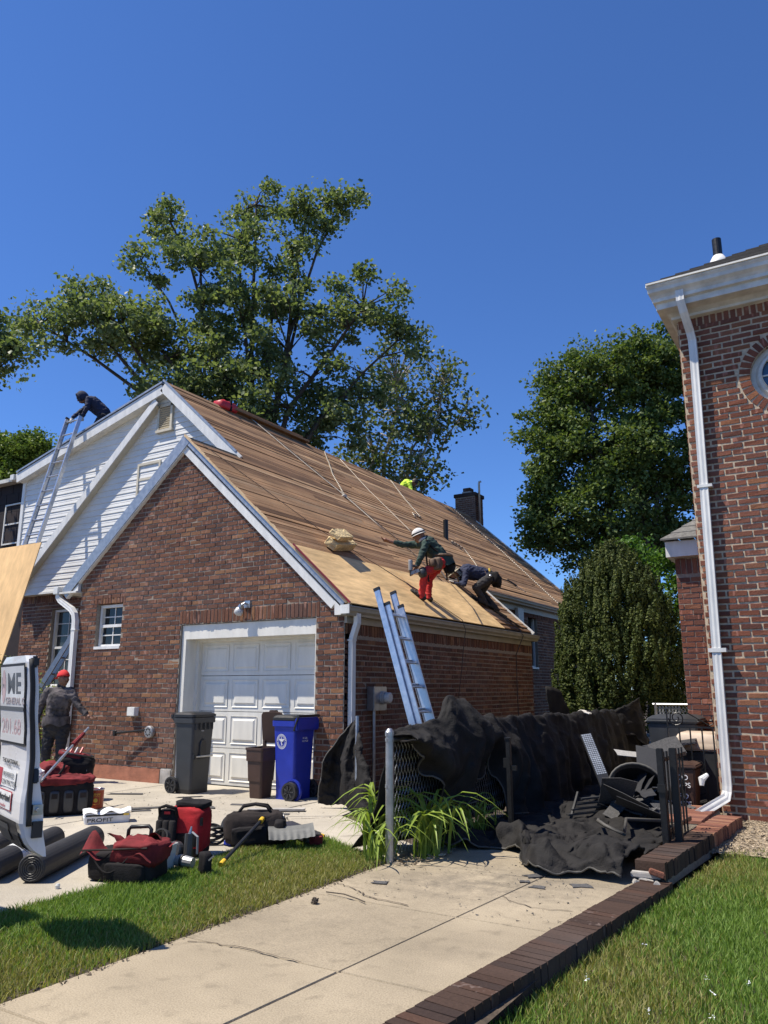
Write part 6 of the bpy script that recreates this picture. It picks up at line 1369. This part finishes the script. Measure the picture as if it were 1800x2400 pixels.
rdc = thing('red_bundle', 'red plastic covered bundle at the near end of the ridge planks', 'bundle', (-4.8, 2.7, 6.75)); P('wrap', 'red_plastic', rdc, lambda b: soft(b, at(-4.82, 2.75, 0, 6.7), .3, .5, .2, 4, 16, 10, .02, 5, 4), smooth=True); P('band', 'bag_black', rdc, lambda b: b.bx(-4.98, -4.66, 2.72, 2.76, 6.7, 6.91))
def rope(label, pts, r, mat, knots=(), sub='strand'):
    t = thing('rope', label, 'rope', pts[0]); b = MB(); fine = []
    for p, q in zip(pts[:-1], pts[1:]):
        n = max(2, int((Vector(q)-Vector(p)).length/.25)); fine += [Vector(p).lerp(Vector(q), i/n) for i in range(n)]
    fine.append(Vector(pts[-1])); fine = [p+Vector((0, random.gauss(0, .008), 0)) for p in fine]
    b.tube(fine, r, 6); b.build(sub, mat, t, smooth=True)
    if mat == 'rope_pale' and r > .011:
        b = MB(); P0 = fine[0]; tot = 0
        for p, q in zip(fine[:-1], fine[1:]):
            L = (q-p).length
            for k in range(int(L/.07)): c = p.lerp(q, (k+.5)/max(1, int(L/.07))); d = (q-p).normalized(); b.bar(c-d*.014, c+d*.014, r*1.9, r*2.1)
        b.build('marker_weave', 'rope_dark', t)
    for kx in knots: P('knot', mat, t, lambda b: soft(b, Matrix.Translation(Vector(kx)-Vector((0, 0, .03))), .07, .16, .07, 2.5, 12, 8, .01, 20, 2))
    return t
rope('double pale safety rope running from ridge planks to the green shirted roofer', [rs(-4.8, 3.43, .03), rs(-3.6, 3.75, .025), rs(-2.78, 4.0, .03), rs(-1.95, 4.1, .03)], .011, 'rope_pale', [rs(-2.78, 4.0, .02)])
rope('second strand beside the double safety rope', [rs(-4.8, 3.5, .03), rs(-2.74, 4.06, .03), rs(-1.6, 4.3, .03), rs(-.75, 4.2, .03)], .009, 'rope_dark')
rope('twisted pale rope hanging from ridge to the rope knot', [rs(-4.76, 6.04, .02), rs(-3.6, 4.75, .02), rs(-2.78, 4.02, .025)], .013, 'rope_pale')
rope('thin straight line running down roof behind the green shirted roofer', [rs(-4.7, 6.6, .02), rs(-3.5, 6.05, .02), rs(-2.2, 5.72, .02)], .007, 'rope_pale')
rope('twisted pale rope ending in a bend above the green shirted roofer', [rs(-4.76, 9.07, .02), rs(-3.9, 8.3, .02), rs(-3.13, 7.75, .025), rs(-3.2, 7.45, .03), rs(-3.05, 7.3, .03)], .014, 'rope_pale')
rope('twisted pale rope leading from vent pipe to the navy shirted roofer', [rs(-2.5, 8.1, .02), rs(-2.33, 8.38, .02), rs(-1.9, 8.0, .02), rs(-1.35, 7.3, .03)], .013, 'rope_pale')
rope('twisted pale rope running the far end of the roof to the main gutter', [rs(-4.76, 12.72, .02), rs(-3.0, 12.3, .02), rs(-1.6, 11.7, .02), rs(-.98, 11.4, .02)], .014, 'rope_pale')
rope('dark chalk line from garage peak towards the foam block', [rs(-2.75, .13, .02), rs(-1.32, 1.24, .02), rs(-.3, 2.6, .05), rs(.14, 3.05, .045), (.2, 3.1, 2.2), (.03, 3.1, 1.0)], .005, 'rope_dark')
rope('thin brown rope hanging from garage gutter down the side wall', [rs(-.2, 5.35, .03), rs(.13, 5.55, .03), (.2, 5.56, 2.25), (.05, 5.56, 1.9), (.04, 5.58, .3)], .009, 'rope_dark')
for lab, x, y, ln in (('dark wood strip beside the lower edge of plywood, near the navy roofer', -.35, 5.3, .7), ('second dark strip on bare boards right of plywood', -.1, 5.6, .5)):
    o = P('wood_strip', 'tool_dark', None, lambda b: b.bar(rs(x-.2, y-ln/2, .03), rs(x+.18, y+ln/2, .03), .04, .02)); tag(o, lab, 'strip')
hx = thing('chisel', 'small dark tool lying on the boards above the main gutter', 'tool', rs(-1.35, 9.2)); P('handle', 'tool_dark', hx, lambda b: b.bar(rs(-1.5, 9.0, .03), rs(-1.35, 9.2, .03), .04, .03)); P('blade', 'galv', hx, lambda b: b.bar(rs(-1.35, 9.2, .03), rs(-1.2, 9.42, .02), .015, .01))
gv = thing('glove', 'pale work glove lying on top of the tarp covered fence', 'glove', (2.25, 2.3, .98))
P('palm', 'glove', gv, lambda b: soft(b, at(2.26, 2.3, .4, .965), .12, .1, .05, 2.6, 14, 10, .01, 20, 4), smooth=True)
for k in range(4): P('finger', 'glove', gv, lambda b: b.tube([(2.3, 2.27+.025*k, .99), (2.36, 2.26+.03*k, .97)], .012, 6))

# ================================================================== GRIT, CRACKS
dq = np.stack([rng.uniform(-3.2, .8, 420), rng.uniform(-3.4, -.2, 420), np.full(420, .006)], 1)
small_quads('shingle_grit', dq, .008, 'shingle', 'dark specks of shingle grit strewn over the driveway', 'grit')
dq = np.stack([rng.uniform(2.4, 3.9, 260), rng.uniform(-3.6, -1.9, 260), np.full(260, .006)], 1)
small_quads('shingle_grit', dq, .007, 'shingle', 'dark specks of shingle grit strewn over the walkway near the tarp', 'grit')
def crack(parent, pts, w_=.008, z=.0045):
    b = MB(); fine = []
    for (x0, y0), (x1, y1) in zip(pts[:-1], pts[1:]):
        for i in range(6): t = i/6; fine.append((x0+(x1-x0)*t+random.gauss(0, .008), y0+(y1-y0)*t+random.gauss(0, .008)))
    fine.append(pts[-1])
    for (x0, y0), (x1, y1) in zip(fine[:-1], fine[1:]):
        d = Vector((x1-x0, y1-y0, 0)).normalized(); n_ = Vector((-d.y, d.x, 0))*w_*random.uniform(.3, .8)
        b.add([(x0-n_.x, y0-n_.y, z), (x1-n_.x, y1-n_.y, z), (x1+n_.x, y1+n_.y, z), (x0+n_.x, y0+n_.y, z)], [(0, 1, 2, 3)])
    return b.build('crack', 'soil', parent)
crack(drive, [(.34, -1.42), (.5, -1.3), (.62, -1.1)]); crack(drive, [(1.3, -1.95), (1.5, -1.75), (1.75, -1.75)]); crack(drive, [(-2.4, -1.6), (-1.7, -1.9), (-1.45, -2.4)])
crack(walk, [(2.24, -3.35), (2.45, -3.42), (2.6, -3.55), (2.95, -3.6)]); crack(walk, [(3.0, -4.74), (2.6, -4.72), (2.3, -4.8)], .006); crack(walk, [(3.35, -3.1), (3.6, -3.25), (3.85, -3.2)], .005)
wd = np.stack([rng.uniform(2.15, 2.5, 160), rng.uniform(-2.75, -1.9, 160), np.full(160, .015)], 1)
small_quads('dry_leaves', wd, .016, 'chips', 'dry pale leaves caught at the foot of the fence post', 'leaves')

# ================================================================== PEOPLE
RT = Vector((math.cos(YAW), math.sin(YAW), 0)); TC = Vector((math.sin(YAW), -math.cos(YAW), 0)); UP = Vector((0, 0, 1))
def capsule(b, p0, p1, r0, r1, n=12):
    p0, p1 = Vector(p0), Vector(p1); d = p1-p0; L = max(d.length, 1e-4); d = d/L
    x = d.cross(Vector((.3, .5, .81))).normalized(); y = d.cross(x); rings = []
    for k in range(1, 5): a = PI/2*(1-k/5); rings.append((p0-d*r0*math.sin(a), r0*math.cos(a)))
    rings.append((p0, r0)); rings.append((p1, r1))
    for k in range(1, 5): a = PI/2*k/5; rings.append((p1+d*r1*math.sin(a), r1*math.cos(a)))
    b.loft([[c+(x*math.cos(2*PI*i/n)+y*math.sin(2*PI*i/n))*r for i in range(n)] for c, r in rings])
def ellipsoid(b, c, R, fr=None, n=14, m=10):
    c = Vector(c); Q = fr if fr is not None else Matrix.Identity(3); rg = []
    for j in range(1, m):
        e = PI*(j/m-.5); rg.append([c+Q @ Vector((R[0]*math.cos(e)*math.cos(2*PI*i/n), R[1]*math.cos(e)*math.sin(2*PI*i/n), R[2]*math.sin(e))) for i in range(n)])
    b.loft(rg)
def blob(name, prims, parent, voxel=.011, smooth=4):
    """one continuous skin grown round a skeleton of tapering limbs; faces take the material of the nearest limb"""
    b = MB(); off = ORG.get(parent, Vector((0, 0, 0)))
    for p in prims:
        if p[0] == 'c': capsule(b, *p[1:5])
        else: ellipsoid(b, p[1], p[2], p[4] if len(p) > 4 else None)
    me = bpy.data.meshes.new('tmp'); me.from_pydata([tuple(Vector(v)-off) for v in b.v], [], b.f); o = bpy.data.objects.new('tmp', me); COL.objects.link(o)
    bm = bmesh.new(); bm.from_mesh(me); bmesh.ops.recalc_face_normals(bm, faces=bm.faces); bm.to_mesh(me); bm.free()
    r = o.modifiers.new('r', 'REMESH'); r.mode = 'VOXEL'; r.voxel_size = voxel
    s = o.modifiers.new('s', 'SMOOTH'); s.factor = .5; s.iterations = smooth
    dg = bpy.context.evaluated_depsgraph_get(); res = bpy.data.meshes.new_from_object(o.evaluated_get(dg)); bpy.data.objects.remove(o)
    nv = len(res.vertices); co = np.zeros(nv*3); nm = np.zeros(nv*3); res.vertices.foreach_get('co', co); res.vertices.foreach_get('normal', nm); co = co.reshape(-1, 3); nm = nm.reshape(-1, 3)
    wv = np.array([max(0, 1-2.2*abs(mn.noise((c[0]*9+3, c[1]*9, c[2]*15))))**2-.35+.5*mn.noise((c[0]*22, c[1]*22, c[2]*30)) for c in co]); co = co+nm*(wv*.011)[:, None]   # cloth creases
    res.vertices.foreach_set('co', co.ravel()); res.update()
    n = len(res.polygons); ctr = np.zeros(n*3); res.polygons.foreach_get('center', ctr); ctr = ctr.reshape(-1, 3)+np.array(off)
    best = np.full(n, 1e9); idx = np.zeros(n, int); names = []
    for p in prims:
        m = p[5] if p[0] == 'c' else p[3]
        if m not in names: names.append(m)
        if p[0] == 'c':
            a, c = np.array(p[1]), np.array(p[2]); d = c-a; L = max(d@d, 1e-9); t = np.clip((ctr-a)@d/L, 0, 1)
            dist = np.linalg.norm(ctr-(a+t[:, None]*d), axis=1)-(p[3]+(p[4]-p[3])*t)
        else: dist = (np.linalg.norm((ctr-np.array(p[1]))/np.array(p[2]), axis=1)-1)*min(p[2])
        k = dist < best; best[k] = dist[k]; idx[k] = names.index(m)
    res.name = name; res.materials.clear()
    for m in names: res.materials.append(MATS[m])
    res.polygons.foreach_set('material_index', idx.tolist()); res.polygons.foreach_set('use_smooth', [True]*n); res.update()
    return link(name, res, parent)
def hand(w, d, side, mat, s=1.0, curl=.6, nrm=None):
    """palm, four unequal fingers with a knuckle bend and a thumb from the side of the palm"""
    w, d, side = Vector(w), Vector(d).normalized(), Vector(side).normalized(); side = (side-d*side.dot(d)).normalized(); nn = d.cross(side) if nrm is None else nrm
    pr = [('c', w, w+d*.075*s, .026*s, .03*s, mat), ('c', w+d*.05*s-side*.02*s, w+d*.075*s+side*.02*s, .022*s, .022*s, mat)]
    for k, L in enumerate((.055, .068, .063, .048)):
        base = w+d*.085*s+side*(.03-.02*k)*s; m = base+(d*math.cos(curl*.5)+nn*math.sin(curl*.5))*L*.55*s; e = m+(d*math.cos(curl*1.6)+nn*math.sin(curl*1.6))*L*.5*s
        pr += [('c', base, m, .0095*s, .009*s, mat), ('c', m, e, .009*s, .0075*s, mat)]
    tb = w+d*.03*s+side*.03*s; pr += [('c', tb, tb+(side*.7+d*.7)*.035*s, .012*s, .0105*s, mat), ('c', tb+(side*.7+d*.7)*.035*s, tb+(side*.35+d*.9)*.06*s, .0105*s, .008*s, mat)]
    return pr
def person(label, base, J, look, mats, heavy=1.0, s=1.0, hd=(1.0), gloves=None, feet=None, hands=None, hatfn=None):
    """J: joints as (right, towards camera, up) from base in metres"""
    root = thing('person', label, 'person', base); B = Vector(base); K = {k: B+RT*v[0]+TC*v[1]+UP*v[2] for k, v in J.items()}
    sk, top, bot, shoe = mats['skin'], mats['top'], mats['bot'], mats['shoe']; f = (RT*look[0]+TC*look[1]+UP*look[2]).normalized(); q = heavy
    pr = [('c', K['pelvis'], K['waist'], .125*s*q, .12*s*q, bot), ('c', K['waist'], K['chest'], .122*s*q, .135*s*q, top), ('c', K['waist'].lerp(K['pelvis'], .35), K['waist'], .128*s*q, .125*s*q, top), ('c', K['chest'], K['neck'], .12*s*q, .062*s, top), ('c', K['shl'], K['shr'], .068*s, .068*s, top),
          ('c', K['neck'], K['head'], .052*s, .05*s, mats.get('neck', sk))]
    for L in 'lr':
        pr += [('c', K['sh'+L], K['el'+L], .062*s*math.sqrt(q), .05*s, top), ('c', K['el'+L], K['el'+L].lerp(K['wr'+L], mats.get('sleeve', .85)), .05*s, .04*s, top), ('c', K['el'+L].lerp(K['wr'+L], .5), K['wr'+L], .037*s, .029*s, mats.get('glove', sk)),
               ('c', K['hip'+L], K['kn'+L], .092*s*math.sqrt(q), .066*s, bot), ('c', K['kn'+L], K['an'+L], .066*s, .05*s, bot), ('c', K['an'+L], K['to'+L], .046*s, .036*s, shoe), ('c', K['an'+L]-UP*.01, K['an'+L]-(K['to'+L]-K['an'+L]).normalized()*.045*s-UP*.012, .044*s, .036*s, shoe)]
        d = K['wr'+L]-K['el'+L]; dh = J.get('hd'+L); d = (RT*dh[0]+TC*dh[1]+UP*dh[2]) if dh else d
        pr += hand(K['wr'+L], d, UP.cross(d) if abs(d.normalized().z) < .9 else RT, mats.get('glove', sk), s*1.05)
    side = f.cross(UP).normalized(); hu = side.cross(f).normalized(); Q = Matrix((side, f, hu)).transposed(); H = K['head']; hs_ = s*hd
    pr += [('e', H, (.074*hs_, .092*hs_, .112*hs_), sk, Q), ('e', H+f*.03*hs_-hu*.06*hs_, (.052*hs_, .058*hs_, .05*hs_), sk, Q), ('c', H+f*.088*hs_+hu*.01, H+f*.104*hs_-hu*.018*hs_, .011*hs_, .015*hs_, sk)]
    for sg in (-1, 1): pr.append(('e', H+side*sg*.075*hs_-hu*.01*hs_, (.014*hs_, .024*hs_, .033*hs_), sk, Q))
    blob('body', pr, root)
    for sg in (-1, 1): P('eye', 'ink_black', root, lambda b: ellipsoid(b, H+f*.085*hs_+side*sg*.032*hs_+hu*.012*hs_, (.014*hs_, .008*hs_, .007*hs_), Q)); P('brow', 'hair', root, lambda b: ellipsoid(b, H+f*.087*hs_+side*sg*.032*hs_+hu*.034*hs_, (.02*hs_, .008*hs_, .006*hs_), Q))
    P('mouth', 'cloth_red' if False else 'leather', root, lambda b: ellipsoid(b, H+f*.088*hs_-hu*.058*hs_, (.024*hs_, .008*hs_, .006*hs_), Q))
    return root, K, H, Q, f, hu, side, hs_
def cap_half(b, H, Q, R, z0=-.1, n=22, m=8, back=0.0):
    rg = []
    for j in range(m+1):
        e = math.asin(z0)+(PI/2-math.asin(z0))*j/m*.985; rg.append([H+Q @ Vector((R[0]*math.cos(e)*math.cos(2*PI*i/n), R[1]*math.cos(e)*math.sin(2*PI*i/n)-back, R[2]*math.sin(e))) for i in range(n)])
    b.loft(rg)
# 1 man with red cap near the van
MT = dict(skin='skin_dark', top='cloth_camo', bot='cloth_black', shoe='boot', sleeve=.92)
J = dict(pelvis=(0, 0, .78), waist=(.0, .02, .93), chest=(.02, .03, 1.13), neck=(.02, .01, 1.33), head=(.045, .03, 1.435), shl=(.175, .04, 1.245), shr=(-.175, .0, 1.245), ell=(.31, .08, 1.06), wrl=(.45, .1, .93), elr=(-.27, .0, 1.0), wrr=(-.27, .07, .8), hipl=(.1, .02, .76), hipr=(-.09, 0, .76), knl=(.1, .05, .43), knr=(-.1, .04, .43), anl=(.12, .02, .06), anr=(-.12, 0, .06), tol=(.2, .1, .035), tor=(-.05, .12, .035), hdl=(.8, .1, -.45))
r_, K, H, Q, f, hu, side, hs_ = person('person in red cap and tie-dyed dark hoodie walking by the tool bags', (-4.45, -.75, 0), J, (.75, .55, .12), MT, 1.28, 1.0, .95)
P('cap', 'cloth_cap_red', r_, lambda b: (cap_half(b, H+hu*.022, Q, (.084, .102, .105), .05), b.grid(lambda u, v: H+hu*(.03+.0*v-.02*v)-f*(.06+.07*v)*math.cos((u-.5)*2.4)+side*(.085+.04*v)*math.sin((u-.5)*2.4), 10, 4)), smooth=True)
P('apron_tail', 'cloth_camo', r_, lambda b: b.grid(lambda u, v: K['waist']+RT*(.19*math.cos(PI*u))*(1+.05*v)+TC*(.19*math.sin(PI*u))-UP*(.02+.12*v)+UP*.02*math.sin(u*15)*v, 18, 5), smooth=True)
# 2 hooded man at the ladder head
MT = dict(skin='skin_dark', top='cloth_navy', bot='cloth_black', shoe='boot', neck='cloth_navy', glove='glove', sleeve=.98)
J = dict(pelvis=(.47, -.22, .1), waist=(.4, -.2, .22), chest=(.22, -.14, .37), neck=(.1, -.1, .43), head=(.03, -.06, .46), shl=(.2, .02, .4), shr=(.13, -.3, .42), ell=(.19, .05, .2), wrl=(.1, .0, .06), elr=(.0, -.2, .25), wrr=(-.12, -.06, .05), hipl=(.45, -.12, .07), hipr=(.45, -.32, .07), knl=(.3, -.12, -.2), knr=(.3, -.36, -.2), anl=(.6, -.25, -.2), anr=(.62, -.45, -.2), tol=(.7, -.25, -.22), tor=(.72, -.45, -.22), hdl=(-.4, 0, -.9), hdr=(-.3, .1, -.9))
r_, K, H, Q, f, hu, side, hs_ = person('person in navy hoodie leaning over the ladder top on white gable', (-7.2, 1.1, 6.5), J, (-.75, .35, -.55), MT, 1.12, 1.02)
P('hood', 'cloth_navy', r_, lambda b: ([cap_half(b, H-f*.018+hu*.008, Q, (.1, .118, .14), -.55)], b.tube([H+f*.06+Q @ Vector((.088*math.cos(a), .0, .118*math.sin(a))) for a in [PI*(-.15)+PI*1.3*i/14 for i in range(15)]], .016, 6)), smooth=True)
# 3 roofer in green shirt
MT = dict(skin='skin', top='cloth_green', bot='cloth_red', shoe='boot', sleeve=.6)
BG = rs(-.2, 2.4); 
def on_roof(Jn, B, keys, h_=.065):
    for k in keys:
        r0, c0, z0 = Jn[k]; p = Vector(B)+RT*r0+TC*c0; Jn[k] = (r0, c0, zr(p.x)+h_-B.z+.03)
J = dict(pelvis=(.31, 0, .62), waist=(.25, 0, .74), chest=(.1, .0, .88), neck=(.02, .0, .95), head=(-.035, .02, 1.02), shl=(-.02, -.16, .9), shr=(.07, .16, .86), ell=(-.29, -.14, .9), wrl=(-.5, -.1, .95), elr=(-.02, .24, .64), wrr=(-.1, .2, .46), hipl=(.29, -.1, .58), hipr=(.29, .1, .57), knr=(.04, .18, .4), knl=(.12, -.12, .36), anr=(-.01, .12, .1), anl=(.11, -.1, .06), tor=(-.15, .1, .1), tol=(-.02, -.14, .1), hdr=(-.4, .2, -.7))
on_roof(J, BG, ('anr', 'anl')); on_roof(J, BG, ('tor', 'tol'), .035)
r_, K, H, Q, f, hu, side, hs_ = person('person in green shirt and red trousers kneeling with nail gun on roof', BG, J, (-.85, .1, -.35), MT, 1.05, 1.0)
P('hat', 'cloth_white', r_, lambda b: (cap_half(b, H+hu*.02, Q, (.093, .11, .1), -.1), b.lathe([(.095, 0), (.13, -.012), (.128, -.016), (.09, -.006)], H+hu*.02, 24, Q, cap=False)), smooth=True)
P('hat_band', 'tool_dark', r_, lambda b: b.lathe([(.103, -.0), (.104, .024)], H+hu*.022, 24, Q @ Matrix.Diagonal((.92, 1.08, 1)), cap=False)); P('neck_towel', 'cloth_white', r_, lambda b: b.tube([K['neck']+Q @ Vector((.085*math.cos(a), .085*math.sin(a)-.02, .0)) for a in [2*PI*i/16 for i in range(16)]], .026, 7, closed=True), smooth=True)
P('shirt_tail', 'cloth_green', r_, lambda b: b.grid(lambda u, v: K['pelvis']+RT*(.02+.14*math.cos(2*PI*u)*(1+.1*v))+TC*(.15*math.sin(2*PI*u))*(1+.12*v)+UP*(.1-.17*v+.03*math.sin(u*19)*v)+RT*.05*v, 28, 5), smooth=True)
P('tool_pouch', 'leather', r_, lambda b: (soft(b, Matrix.Translation(K['hipr']+TC*.09-UP*.13-RT*.06), .16, .1, .2, 3.5, 14, 10, .015, 12, 3), soft(b, Matrix.Translation(K['hipr']+TC*.13-UP*.08-RT*.13), .1, .07, .13, 3.5, 12, 8, .012, 12, 5)), smooth=True)
P('tool_belt', 'leather', r_, lambda b: b.tube([K['pelvis']+UP*.07+RT*(.02+.15*math.cos(a))+TC*.155*math.sin(a) for a in [2*PI*i/20 for i in range(20)]], .022, 6, closed=True)); P('rear_pouch', 'bag_black', r_, lambda b: soft(b, Matrix.Translation(K['pelvis']+RT*.12-UP*.2-TC*.02), .14, .18, .22, 3.5, 14, 10, .02, 12, 8), smooth=True)
P('harness', 'bag_black', r_, lambda b: (b.tube([K['shr']+TC*.06+UP*.05, K['chest']+TC*.14-UP*.02, K['waist']+TC*.14], .016, 5), b.tube([K['chest']+TC*.12-RT*.04-UP*.12, K['chest']+TC*.16-RT*.02-UP*.35, K['chest']+TC*.2+UP*-.62], .014, 5), b.tube([K['pelvis']+RT*.05+TC*.1, K['pelvis']+RT*.08+TC*.1-UP*.32], .012, 5)))
P('knee_pad', 'tool_dark', r_, lambda b: ellipsoid(b, K['knr']-RT*.03+TC*.02, (.075, .075, .09)), smooth=True)
ngn = thing('nail_gun', 'grey nail gun held by the green shirted roofer', 'tool', K['wrr']); N0 = K['wrr']+(-RT*.08)+TC*.06
P('body', 'tool_grey', ngn, lambda b: b.tube([N0+UP*.13, N0+UP*.11, N0-UP*.03], [.03, .036, .033], 12)); P('nose', 'tool_dark', ngn, lambda b: b.tube([N0-UP*.03, N0-UP*.12], [.022, .012], 8)); P('grip', 'tool_dark', ngn, lambda b: b.tube([N0+UP*.04, N0+UP*.03+RT*.1], .018, 8)); P('magazine', 'tool_grey', ngn, lambda b: b.bar(N0-UP*.08, N0-UP*.03+RT*.13, .03, .05))
rope('black safety line tied to the green shirted roofer', [tuple(K['pelvis']+RT*.12+TC*.05), rs(-.55, 4.1, .25), rs(-.9, 4.6, .03), rs(-1.8, 5.4, .03)], .014, 'rope_dark')
# 4 roofer in navy shirt, doubled over
MT = dict(skin='skin', top='cloth_navy', bot='cloth_char', shoe='boot', sleeve=.98, glove='glove')
BN = rs(-.3, 5.2)
J = dict(pelvis=(.02, -.05, .62), waist=(-.14, -.03, .68), chest=(-.4, .0, .72), neck=(-.55, .02, .72), head=(-.66, .04, .7), shl=(-.45, -.17, .7), shr=(-.43, .17, .7), ell=(-.6, -.2, .5), wrl=(-.72, -.12, .5), elr=(-.49, .27, .45), wrr=(-.63, .16, .5), hipl=(.0, -.14, .58), hipr=(.0, .06, .58), knr=(-.26, .16, .4), knl=(-.12, -.18, .36), anr=(-.08, .08, .05), anl=(.14, -.14, .05), tor=(-.2, .13, .05), tol=(.02, -.1, .05))
on_roof(J, BN, ('anr', 'anl')); on_roof(J, BN, ('tor', 'tol', ), .035); on_roof(J, BN, ('wrl', 'wrr'), .06)
r_, K, H, Q, f, hu, side, hs_ = person('person in navy shirt and dark trousers bent double over roof boards', BN, J, (-.75, .1, -.6), MT, 1.05, 1.05)
P('hat', 'cloth_camo_hat', r_, lambda b: (cap_half(b, H+hu*.015, Q, (.092, .112, .1), -.1), b.lathe([(.09, 0), (.15, -.02), (.148, -.026), (.085, -.008)], H+hu*.015, 24, Q, cap=False)), smooth=True)
P('neck_flap', 'cloth_camo_hat', r_, lambda b: b.grid(lambda u, v: H+hu*(.0-.13*v)-f*(.1+.03*v)*math.cos((u-.5)*2.6)+side*(.1+.02*v)*math.sin((u-.5)*2.6), 12, 5), smooth=True)
P('tool_belt', 'bag_black', r_, lambda b: (soft(b, Matrix.Translation(K['pelvis']+RT*.08-UP*.12+TC*.1), .2, .13, .2, 3.5, 14, 10, .02, 12, 3), soft(b, Matrix.Translation(K['pelvis']+RT*.15-UP*.18-TC*.08), .16, .2, .22, 3.5, 14, 10, .02, 12, 6)), smooth=True)
P('belt_tool', 'ink_yellow', r_, lambda b: b.tube([K['pelvis']+UP*.16+TC*.08, K['pelvis']+UP*.05+TC*.1], .018, 6)); P('belt_clip', 'galv', r_, lambda b: ellipsoid(b, K['pelvis']+TC*.18+UP*.0, (.03, .03, .03))); P('belt_strap', 'leather', r_, lambda b: b.tube([K['pelvis']+UP*.12-RT*.1+TC*.12, K['pelvis']+TC*.16-RT*.06, K['pelvis']-UP*.08+TC*.14], .012, 5))
# 5 worker in lime shirt beyond the ridge
MT = dict(skin='skin_dark', top='cloth_lime', bot='cloth_char', shoe='boot', sleeve=.2)
BL = Vector((-5.2, 10.75, 6.6))
J = dict(pelvis=(-.18, -.2, .3), waist=(-.1, -.12, .42), chest=(.0, -.04, .5), neck=(.14, .0, .53), head=(.22, .02, .53), shl=(.08, -.14, .48), shr=(.06, .14, .48), ell=(.14, -.2, .25), wrl=(.25, -.15, .1), elr=(.12, .2, .25), wrr=(.24, .2, .1), hipl=(-.2, -.25, .26), hipr=(-.15, -.1, .26), knl=(-.1, -.3, .0), knr=(.0, -.1, .02), anl=(-.35, -.3, -.02), anr=(-.3, -.1, .0), tol=(-.45, -.3, -.05), tor=(-.4, -.1, -.04))
r_, K, H, Q, f, hu, side, hs_ = person('person in lime green shirt crouching behind the roof ridge', BL, J, (.6, .2, -.6), MT, 1.1, 1.0)
P('hair', 'hair', r_, lambda b: cap_half(b, H+hu*.008-f*.008, Q, (.08, .1, .12), -.1), smooth=True)
